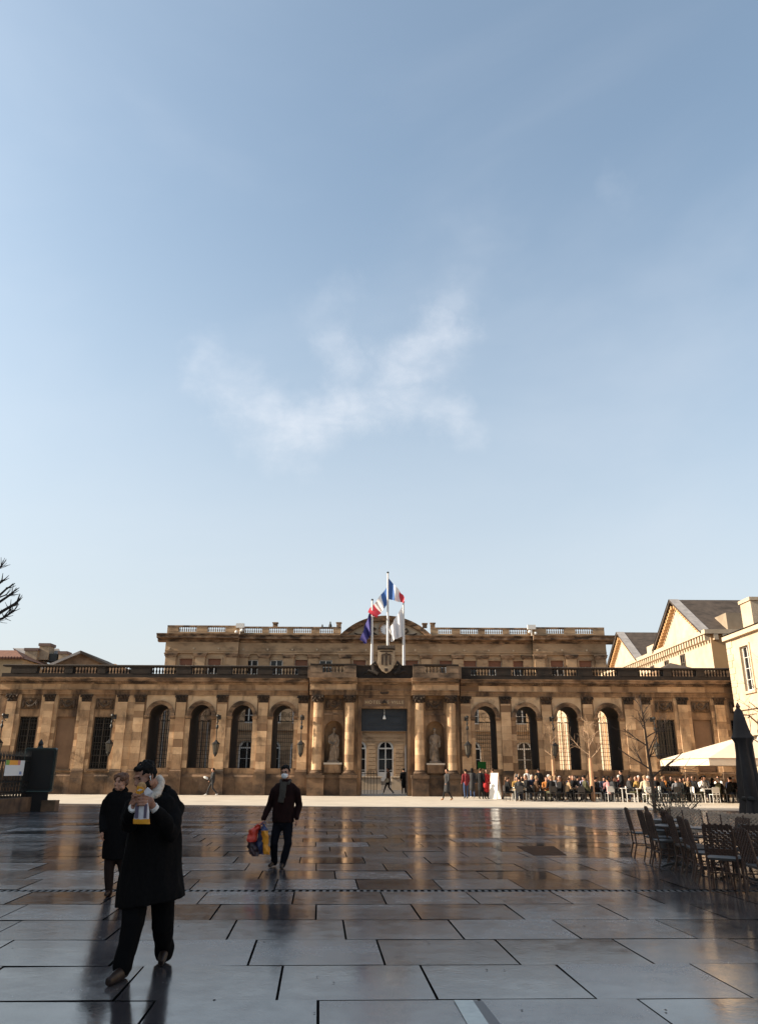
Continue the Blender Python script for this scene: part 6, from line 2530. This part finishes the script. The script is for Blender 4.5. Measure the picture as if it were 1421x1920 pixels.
ct.rings([(p3_(531, 1542), .205, .155), (p3_(531, 1525), .20, .15), (p3_(533, 1500), .195, .15), (p3_(534, 1482), .20, .14), (p3_(535, 1473), .165, .115), (p3_(536, 1466), .10, .09), (p3_(536, 1461), .07, .07)], 22)
limb_t(ct, [sR.lerp(nk, .3), p3_(514, 1484), eR, wR], [.066, .070, .064, .050], 11)
limb_t(ct, [sL.lerp(nk, .3), p3_(556, 1484), eL, wL], [.066, .070, .064, .050], 11)
part("jacket", blob("jacket", ct, .013, 4, .014, (9, 9, 3.5), 8.0), JACK, msk)
tr_ = MB()
for h_, k_, a_ in ((hip + Vector((-.085, 0, .02)), kR, aR), (hip + Vector((.085, 0, .02)), kL, aL)):
    limb_t(tr_, [h_, h_.lerp(k_, .5), k_, a_ + Vector((0, -.01, -.04))], [.098, .090, .072, .060], 12)
tr_.ball(hip + Vector((0, 0, -.02)), (.165, .135, .14), 14, 10)
part("jeans", blob("jeans", tr_, .011, 3, .009, (12, 12, 7)), mat("dark_jeans", (0.004, 0.0045, 0.007), 0.92, (0.006, 0.0065, 0.010), 30.0, spec=.1), msk)
for a_, t_ in ((aR, tR), (aL, tL)):
    sb = MB()
    shoe_shape(sb, Vector((a_.x, a_.y + .05, .02)), t_, .045, .07)
    part("shoe", blob("shoe", sb, .009, 2), SHOE, msk)
scf = MB()
scf.tube([nk + Vector((-.06, -.08, -.02)), nk + Vector((-.085, 0, .02)), nk + Vector((0, .085, .03)), nk + Vector((.085, 0, .02)), nk + Vector((.05, -.09, -.03)), nk + Vector((-.02, -.11, -.05))], [.036, .038, .036, .038, .04, .035], 9)
scf.tube([p3_(530, 1466, 14.93), p3_(529, 1480, 14.88), p3_(528, 1494, 14.87), p3_(526, 1505, 14.87)], [.045, .05, .056, .06], 9, .4)
scf.tube([p3_(535, 1466, 14.92), p3_(533, 1482, 14.87), p3_(531, 1496, 14.86)], [.035, .04, .042], 9, .4)
part("scarf", blob("scarf", scf, .010, 3, .006, (20, 20, 8)), mat("olive_check_scarf", (0.055, 0.046, 0.034), 0.9, (0.022, 0.018, 0.016), 60.0), msk)


def bag(nm, lab, rows, mats, d, handle_px):
    """Crumpled carrier bag lofted through rows (px, py, half width px, depth radius, material index), top to bottom."""
    root = empty(nm, at(rows[-1][0], rows[-1][1], d))
    tag(root, lab, "bag", "shopping bags of the masked person")
    b0 = root.location
    fine = []
    for i in range(len(rows) - 1):
        for k in range(4):
            t = k / 4
            fine.append(tuple(rows[i][c] * (1 - t) + rows[i + 1][c] * t for c in range(4)) + (rows[i][4] if k == 0 else rows[i + 1][4],))
    fine.append(rows[-1])
    rows = fine
    groups_ = {}
    for i in range(len(rows) - 1):
        groups_.setdefault(rows[i + 1][4], []).append(i)
    for mi, idx in groups_.items():
        mb = MB()
        for i in idx:
            rg2 = []
            for (px, py, hwp, dr, _) in (rows[i + 1], rows[i]):
                c = at(px, py, d) - b0
                w = (at(px + hwp, py, d) - b0 - c).length
                rg2.append((c, w, dr))
            o = len(mb.v)
            mb.rings(rg2, 32)
            mb.f = mb.f[:-2]
            for k in range(o, len(mb.v)):
                v = Vector(mb.v[k])
                w3 = (v + b0)
                cr_ = abs(mnoise.noise(w3 * 11)) + .6 * abs(mnoise.noise(w3 * 24 + Vector((3, 0, 0))))
                rc_ = rg2[0][0] if k - o < 32 else rg2[1][0]
                rad = Vector((v.x - rc_.x, v.y - rc_.y, 0))
                v -= rad * min(.55, cr_ * .75)
                v += Vector((mnoise.noise(w3 * 9), mnoise.noise(w3 * 9 + Vector((7, 0, 0))), .3 * mnoise.noise(w3 * 11))) * .03
                mb.v[k] = tuple(v)
        me = mb.mesh(mats[mi][0], mats[mi][1])
        bw = bmesh.new()
        bw.from_mesh(me)
        bmesh.ops.remove_doubles(bw, verts=bw.verts, dist=.002)
        bmesh.ops.recalc_face_normals(bw, faces=bw.faces)
        bw.to_mesh(me)
        bw.free()
        me.shade_smooth()
        link(mats[mi][0], me, root)
    h = at(*handle_px, d) - b0
    t = at(rows[0][0], rows[0][1], d) - b0
    MB().tube([t + Vector((-.05, 0, -.01)), h + Vector((-.015, 0, .0)), h + Vector((.015, 0, .0)), t + Vector((.05, 0, -.01))], .008, 5).build("handle", mats[0][1], root, True)
    return root


REDP = mat("red_plastic", (0.62, 0.055, 0.025), 0.4, (0.45, 0.03, 0.02), 9.0)
PURP = mat("dark_purple_plastic", (0.045, 0.018, 0.022), 0.4, (0.02, 0.012, 0.016), 9.0)
YELP = mat("yellow_plastic", (0.72, 0.30, 0.02), 0.4, (0.58, 0.22, 0.01), 9.0)
BLUP = mat("blue_plastic", (0.03, 0.05, 0.16), 0.4, (0.012, 0.014, 0.03), 12.0)
bag("shopping_bag", "red and dark purple plastic shopping bag hanging from the hand", [(486, 1546, 6, .06, 0), (478, 1555, 11, .09, 0), (473, 1566, 12, .10, 0), (472, 1578, 11, .11, 0), (474, 1590, 12, .12, 1), (476, 1600, 11, .11, 1), (478, 1605, 7, .06, 1)],
    [("red_top", REDP), ("purple_bottom", PURP)], 14.97, (495, 1541))
bag("shopping_bag", "blue and yellow plastic shopping bag beside the leg", [(494, 1545, 4, .04, 0), (495, 1552, 7, .07, 0), (497, 1557, 8, .08, 0), (498, 1572, 7, .08, 1), (499, 1590, 7, .08, 1), (500, 1602, 7, .05, 1)],
    [("blue_top", BLUP), ("yellow_bottom", YELP)], 14.90, (496, 1541))
bag("shopping_bag", "black patterned plastic shopping bag between the red and yellow bags", [(491, 1550, 4, .05, 0), (489, 1565, 8, .08, 0), (487, 1585, 9, .09, 0), (488, 1602, 8, .05, 0)],
    [("bag_body", BLUP)], 15.05, (495, 1542))

# ------------------------------------------------------------------ figures further off


def far_mesh(segs, balls, voxel=.022):
    """One continuous body; every face takes the zone (material slot) of its nearest shape."""
    mb = MB()
    prim = []
    for (a, b, ra, rb_, z) in segs:
        a, b = Vector(a), Vector(b)
        limb_t(mb, [a, b], [ra, rb_], 9)
        prim.append((a, b, ra, rb_, z))
    for (c, r, z) in balls:
        mb.ball(c, r, 12, 9)
        c = Vector(c)
        prim.append((c, c + Vector((0, 0, .001)), sum(r) / 3, sum(r) / 3, z))
    me = blob("body", mb, voxel, 2)
    for p in me.polygons:
        best, bz = 1e9, 0
        for (a, b, ra, rb_, z) in prim:
            ab = b - a
            t = max(0.0, min(1.0, (p.center - a).dot(ab) / max(ab.length_squared, 1e-9)))
            dd = (p.center - (a + ab * t)).length - (ra + (rb_ - ra) * t)
            if dd < best:
                best, bz = dd, z
        p.material_index = bz
    return me


# zones: 0 skin, 1 top, 2 legs, 3 shoes
def figure(pose, long_coat=False):
    s, b = [], []

    def leg(hip, knee, ankle, toe):
        s.append((hip, knee, .085, .060, 2))
        s.append((knee, ankle, .058, .042, 2))
        s.append((ankle, toe, .045, .035, 3))

    def arm(sh, el, wr):
        s.append((sh, el, .062, .052, 1))
        s.append((el, wr, .050, .040, 1))
        w, e = Vector(wr), Vector(el)
        b.append((w + (w - e).normalized() * .05, (.038, .038, .045), 0))

    if pose in ("stand", "walk", "wide"):
        H = .90
        st_ = {"stand": .03, "walk": .27, "wide": .36}[pose]
        leg((-.09, 0, H), (-.10, -st_ * .55, .48), (-.10, -st_ * .9, .09), (-.10, -st_ * .9 - .14, .04))
        leg((.09, 0, H), (.10, st_ * .15 - .04, .48), (.10, st_, .10), (.10, st_ - .12, .04))
        s.append(((0, 0, H), (0, .0, 1.12), .155, .150, 1))
        s.append(((0, 0, 1.12), (0, 0, 1.34), .155, .150, 1))
        s.append(((-.13, 0, 1.40), (.13, 0, 1.40), .072, .072, 1))
        arm((-.19, 0, 1.39), (-.235, .03 + st_ * .3, 1.12), (-.21, -.06 + st_ * .2, .90))
        arm((.19, 0, 1.39), (.235, .03 - st_ * .3, 1.12), (.21, -.14 - st_ * .3, .93))
        s.append(((0, 0, 1.42), (0, -.01, 1.52), .060, .055, 0))
        hc = Vector((0, -.02, 1.62))
        if long_coat:
            s.append(((0, 0, H), (0, -.02, .58), .17, .185, 1))
    else:
        H = .50
        lean = {"sit": .0, "lean": .16, "sitback": -.06, "drink": .06}[pose]
        leg((-.09, 0, H), (-.11, -.42, .50), (-.11, -.38, .09), (-.11, -.52, .04))
        leg((.09, 0, H), (.11, -.42, .50), (.12, -.46, .09), (.12, -.60, .04))
        ch = Vector((0, -lean, H + .48))
        s.append(((0, .02, H + .05), ch * .5 + Vector((0, .01, (H + .05) * .5)), .155, .150, 1))
        s.append((ch * .5 + Vector((0, .01, (H + .05) * .5)), ch, .150, .150, 1))
        s.append((ch + Vector((-.13, 0, .04)), ch + Vector((.13, 0, .04)), .075, .075, 1))
        fy = -.30 - lean * .6
        if pose == "drink":
            arm(ch + Vector((-.20, 0, .03)), ch + Vector((-.24, -.14, -.18)), ch + Vector((-.12, -.22, .05)))
        else:
            arm(ch + Vector((-.20, 0, .03)), ch + Vector((-.25, -.06, -.24)), ch + Vector((-.14, fy, -.22)))
        arm(ch + Vector((.20, 0, .03)), ch + Vector((.25, -.06, -.24)), ch + Vector((.12, fy, -.22)))
        s.append((ch + Vector((0, 0, .08)), ch + Vector((0, -.02, .17)), .058, .055, 0))
        hc = ch + Vector((0, -.04, .27))
    b.append((hc, (.076, .095, .115), 0))
    b.append((hc + Vector((0, -.095, -.01)), (.018, .022, .026), 0))
    b.append((hc + Vector((0, -.04, -.07)), (.050, .055, .05), 0))
    return far_mesh(s, b), hc


def far_hair(kind, hc):
    mb = MB()
    mb.ball(hc + Vector((0, .025, .035)), (.090, .100, .095), 12, 9)
    if kind == "long":
        mb.ball(hc + Vector((0, .065, -.06)), (.092, .062, .15), 12, 9)
    elif kind == "cap":
        mb.ball(hc + Vector((0, .01, .055)), (.100, .112, .085), 12, 9)
    return blob("hair", mb, .016, 2, .008, (25, 25, 12))


FIG = {}
for key, (pose, lc) in {"stand": ("stand", False), "coat": ("stand", True), "walk": ("walk", False), "stride": ("wide", False), "coatwalk": ("walk", True),
                        "sit": ("sit", False), "lean": ("lean", False), "sitback": ("sitback", False), "drink": ("drink", False)}.items():
    me, hc = figure(pose, lc)
    for i in range(4):
        me.materials.append(SKIN)
    FIG[key] = (me, hc, {k: far_hair(k, hc) for k in ("short", "long", "cap")})
    for h_ in FIG[key][2].values():
        h_.materials.append(HAIRS["dark"])

COL = {"black": (0.012, 0.012, 0.013), "navy": (0.014, 0.018, 0.035), "grey": (0.16, 0.16, 0.17), "white": (0.72, 0.70, 0.67), "red": (0.42, 0.03, 0.03), "burgundy": (0.20, 0.03, 0.035),
       "orange": (0.42, 0.16, 0.04), "mustard": (0.36, 0.21, 0.06), "tan": (0.42, 0.28, 0.16), "olive": (0.08, 0.075, 0.04), "beige": (0.55, 0.44, 0.30), "lilac": (0.36, 0.35, 0.52),
       "brown": (0.10, 0.055, 0.03), "pink": (0.58, 0.28, 0.27), "teal": (0.03, 0.10, 0.11), "blue": (0.05, 0.08, 0.16), "charcoal": (0.04, 0.04, 0.042)}


def garment(c):
    return mat("cloth_" + c, COL[c], 0.85, tuple(v * .75 for v in COL[c]), 14.0, spec=.2)


def far_person(pos, rz, fig, top, legs, shoes, hair, hcol, label, group, scale=1.0, skin=SKIN):
    me, hc, hm = FIG[fig]
    r = empty("person", pos, rz)
    r.scale = (scale,) * 3
    tag(r, label, "person", group)
    o = link("body", me, r)
    for i, m_ in enumerate((skin, garment(top), garment(legs), garment(shoes))):
        o.material_slots[i].link = 'OBJECT'
        o.material_slots[i].material = m_
    h = link("hair", hm[hair], r)
    h.material_slots[0].link = 'OBJECT'
    h.material_slots[0].material = HAIRS[hcol] if hcol in HAIRS else garment(hcol)
    return r


GW = "people on foot before the entrance screen"
# walkers and standers (facing: 0 = camera, 90 = image right, -90 = image left, 180 = away)
W = [
    (397, 1492, -70, "stride", "charcoal", "charcoal", "white", "short", "dark", "person striding past the second left arch, tossing a pale cloth"),
    (728, 1490, -80, "stride", "brown", "black", "white", "short", "dark", "person in a brown top and white shoes striding past the portal"),
    (757, 1489, 180, "coat", "black", "black", "black", "short", "dark", "person in black standing at the right side of the portal"),
    (764, 1490, 150, "stand", "black", "black", "white", "long", "dark", "person in black with a white bag beside the portal jamb"),
    (839, 1501, -60, "coatwalk", "charcoal", "black", "orange", "short", "dark", "person in a dark long coat and orange shoes walking left of the queue"),
    (874, 1498, 200, "stand", "burgundy", "blue", "charcoal", "short", "dark", "person in a dark red jumper and jeans, leftmost of the four standing together"),
    (886, 1497, 170, "coat", "charcoal", "blue", "white", "long", "dark", "tall person in a dark coat and white shoes, second of the four standing"),
    (902, 1499, 160, "coat", "black", "black", "black", "short", "brown", "person in a black coat, third of the four standing together"),
    (912, 1499, 20, "coat", "red", "black", "black", "long", "dark", "person in a red coat with a red bag, rightmost of the four standing"),
    (925, 1496, 190, "stand", "olive", "charcoal", "black", "short", "brown", "person in olive standing behind the white sandwich board"),
    (990, 1496, 30, "stand", "white", "grey", "black", "long", "blond", "blond person in white standing among the terrace tables"),
    (1012, 1495, 200, "stand", "black", "black", "black", "short", "dark", "person in black standing with an arm up behind the terrace tables"),
    (1168, 1499, -110, "stand", "black", "black", "black", "short", "dark", "waiter-like person in black standing tall at the white tables"),
    (1287, 1494, 10, "stand", "red", "black", "black", "long", "blond", "person in red standing just left of the cream parasol"),
]
rp = random.Random(14)
for (px_, py_, rz, fig, top, legs, shoes, hair, hcol, lab) in W:
    g = on_ground(px_, py_)
    far_person((g.x, g.y, .004), R(rz), fig, top, legs, shoes, hair, hcol, lab, GW, rp.uniform(.97, 1.05))
# things they carry
g = on_ground(912, 1499)
rb_ = MB()
rb_.rings([((0, 0, 0), .13, .07), ((0, 0, .1), .15, .08), ((0, 0, .22), .12, .06), ((0, 0, .26), .05, .03)], 14)
o = rb_.build("red_bag", garment("red"), None, True)
o.location = (g.x - .05, g.y - .22, .68)
tag(o, "small red handbag held by the person in the red coat", "bag")
g = on_ground(397, 1492)
sc3 = MB()
sc3.rings([((0, 0, 0), .05, .05), ((-.08, 0, .05), .12, .07), ((-.14, 0, .14), .14, .07), ((-.2, 0, .2), .06, .04)], 12)
o = sc3.build("pale_cloth", garment("white"), None, True)
o.location = (g.x - .32, g.y - .1, 1.0)
tag(o, "bunched pale cloth held by the person passing the left arches", "cloth")
g = on_ground(728, 1490)
o = MB().rings([((0, 0, 0), .12, .07), ((0, 0, .15), .16, .09), ((0, 0, .30), .10, .06)], 14).build("shoulder_bag", garment("beige"), None, True)
o.location = (g.x - .1, g.y - .22, .82)
tag(o, "beige shoulder bag on the person striding past the portal", "bag")

# ---- far terrace: white chairs, tables and seated guests
CHW = mat("white_chair_plastic", (0.66, 0.63, 0.58), 0.5)


def cafe_chair(CHW):
    t = empty("cafe_chair")
    for sx in (-1, 1):
        MB().tube([(sx * .20, .20, 0), (sx * .19, .19, .45)], .016, 5).build("rear_leg", CHW, t)
        MB().tube([(sx * .20, -.20, 0), (sx * .19, -.19, .45)], .016, 5).build("front_leg", CHW, t)
    MB().box(-.21, .21, -.21, .20, .44, .47).build("seat", CHW, t)
    s_ = MB().extr(rrect(.21, .52, .84, .08), .205, .225)
    s_.box(-.20, -.17, .20, .23, .44, .56).box(.17, .20, .20, .23, .44, .56)
    s_.build("backrest", CHW, t)
    return t


def cafe_table(CHW):
    t = empty("cafe_table")
    MB().box(-.36, .36, -.36, .36, .715, .745).build("table_top", CHW, t)
    for sx in (-1, 1):
        for sy in (-1, 1):
            MB().box(sx * .32 - .02, sx * .32 + .02, sy * .32 - .02, sy * .32 + .02, 0, .714).build("leg", CHW, t)
    return t


CHD = mat("dark_chair_metal", (0.03, 0.026, 0.024), 0.5)
cc0, ct0 = cafe_chair(CHW), cafe_table(CHW)
cd0, td0 = cafe_chair(CHD), cafe_table(CHD)
WT = {0, 1, 7, 8, 12}
used = set()


def spawn(proto):
    if proto.name in used:
        return copy_tree(proto)
    used.add(proto.name)
    return proto

tabs = [(972, 46.5), (1000, 47.6), (1028, 46.2), (1056, 47.4), (1082, 46.0), (1100, 48.2), (1138, 46.6), (1172, 45.8), (1202, 45.4), (1234, 46.8), (1262, 46.2), (1296, 46.6),
        (1326, 45.4), (1356, 46.2), (1386, 45.2)]
ONES = ["", "first", "second", "third", "fourth", "fifth", "sixth", "seventh", "eighth", "ninth", "tenth", "eleventh", "twelfth", "thirteenth", "fourteenth", "fifteenth", "sixteenth",
        "seventeenth", "eighteenth", "nineteenth"]
TENS = {2: ("twenty", "twentieth"), 3: ("thirty", "thirtieth"), 4: ("forty", "fortieth"), 5: ("fifty", "fiftieth"), 6: ("sixty", "sixtieth"), 7: ("seventy", "seventieth"), 8: ("eighty", "eightieth"),
        9: ("ninety", "ninetieth")}


def nth(n):
    if n < 20:
        return ONES[n]
    return TENS[n // 10][1] if n % 10 == 0 else TENS[n // 10][0] + "-" + ONES[n % 10]


seats = []
rt = random.Random(23)
for i, (px_, d) in enumerate(tabs):
    o = spawn(ct0 if i in WT else td0)
    x = at(px_, 1480, d).x
    o.location = (x, d, .004)
    o.rotation_euler = (0, 0, R(rt.uniform(-8, 8)))
    tag(o, "%s cafe table of the far terrace, %s from the left" % ("white" if i in WT else "dark", nth(i + 1)), "table", "tables of the far terrace")
    seats += [(x - .62, d + rt.uniform(-.1, .15), 90 + rt.uniform(-12, 12)), (x + .60, d + rt.uniform(-.15, .1), -90 + rt.uniform(-12, 12)), (x + rt.uniform(-.12, .12), d + .68, rt.uniform(-14, 14))]
    if i % 2 == 0:
        seats.append((x + rt.uniform(-.1, .1), d - .66, 180 + rt.uniform(-14, 14)))
for px_ in range(980, 1400, 23):
    d = 49.6 + rt.uniform(-.5, .8)
    seats.append((at(px_ + rt.uniform(-4, 4), 1480, d).x, d, rt.uniform(-60, 60)))
seats.sort(key=lambda q: q[0] / q[1])
tops = ["black", "mustard", "charcoal", "black", "beige", "black", "navy", "black", "brown", "black", "orange", "charcoal", "black", "grey", "black", "brown", "black", "tan", "navy", "black",
        "white", "black", "charcoal", "black", "lilac", "olive", "black", "white", "black", "navy", "black", "pink", "charcoal", "black", "burgundy", "black", "charcoal"]
hcs = ["brown", "blond", "dark", "dark", "grey", "dark", "auburn", "dark", "brown", "blond", "dark", "grey", "auburn"]
figs = ["sit", "lean", "sitback", "drink", "sit", "lean"]
names = {"mustard": "mustard yellow", "tan": "tan", "charcoal": "dark grey", "navy": "navy blue", "pink": "pale pink", "burgundy": "wine red"}
for i, (x, y, rz) in enumerate(seats):
    white = i % 5 == 1 and y < 47.5
    o = spawn(cc0 if white else cd0)
    o.location = (x, y, .004)
    o.rotation_euler = (0, 0, R(rz))
    tag(o, "%s cafe chair of the far terrace, %s seat from the left" % ("white" if white else "dark", nth(i + 1)), "chair", "chairs of the far terrace")
    if i % 13 == 9:
        o["label"] += ", empty"
        continue
    top = tops[i % len(tops)]
    hc_ = hcs[(i * 5 + i // 9) % len(hcs)]
    far_person((x, y, .004), R(rz), figs[i % len(figs)], top, rt.choice(["black", "navy", "charcoal", "black", "olive"]), rt.choice(["black", "black", "brown"]), rt.choice(["short", "long", "short", "cap"]), hc_,
               "%s-haired guest in %s on the far terrace, %s seat from the left" % (hc_, names.get(top, top), nth(i + 1)), "guests seated on the far terrace", rt.uniform(.94, 1.04))

# sandwich boards at the terrace entrance
def a_board(px_, py_, w, h, rz, face, lab, slant=.20):
    g = on_ground(px_, py_)
    t = empty("sandwich_board", (g.x, g.y, .004), R(rz))
    tag(t, lab, "sign board", "boards at the terrace entrance")
    for s, nm in ((-1, "front_panel"), (1, "rear_panel")):
        mb = MB()
        y0, y1 = s * slant, s * .015
        mb.add([(-w, y0, 0), (w, y0, 0), (w, y1, h), (-w, y1, h), (-w, y0 + .02 * s, 0), (w, y0 + .02 * s, 0), (w, y1 + .02 * s, h), (-w, y1 + .02 * s, h)],
               [(0, 1, 2, 3), (7, 6, 5, 4), (0, 1, 5, 4), (1, 2, 6, 5), (2, 3, 7, 6), (3, 0, 4, 7)])
        mb.build(nm, face, t)
        for sx in (-1, 1):
            MB().tube([(sx * w, y0, 0), (sx * w, y1 + s * .01, h + .03)], .025, 5).build("frame_rail", mat("board_wood", (0.34, 0.19, 0.11), 0.7), t)
    return t


a_board(929, 1498, .28, 1.50, -40, mat("white_board", (0.74, 0.72, 0.68), 0.5), "tall white sandwich board beside the four standing people", .30)
CHALK = mat("chalk_board", (0.025, 0.025, 0.025), 0.6)
a_board(952, 1499, .22, 1.25, 65, CHALK, "dark chalkboard with wooden frame right of the white board", .34)
a_board(972, 1500, .22, 1.45, -70, CHALK, "tall dark chalkboard with reddish wooden frame nearest the tables", .34)
for px_, lab in ((967, "small white box on the ground by the chalkboards"), (1146, "white paper bag on the ground by the terrace tables")):
    g = on_ground(px_, 1497 if px_ < 1000 else 1503)
    o = MB().box(-.16, .16, -.1, .1, 0, .38).box(-.165, .165, -.105, .105, .38, .40).build("white_box", mat("white_card", (0.7, 0.68, 0.64), 0.7))
    o.location = (g.x, g.y, .004)
    tag(o, lab, "box")
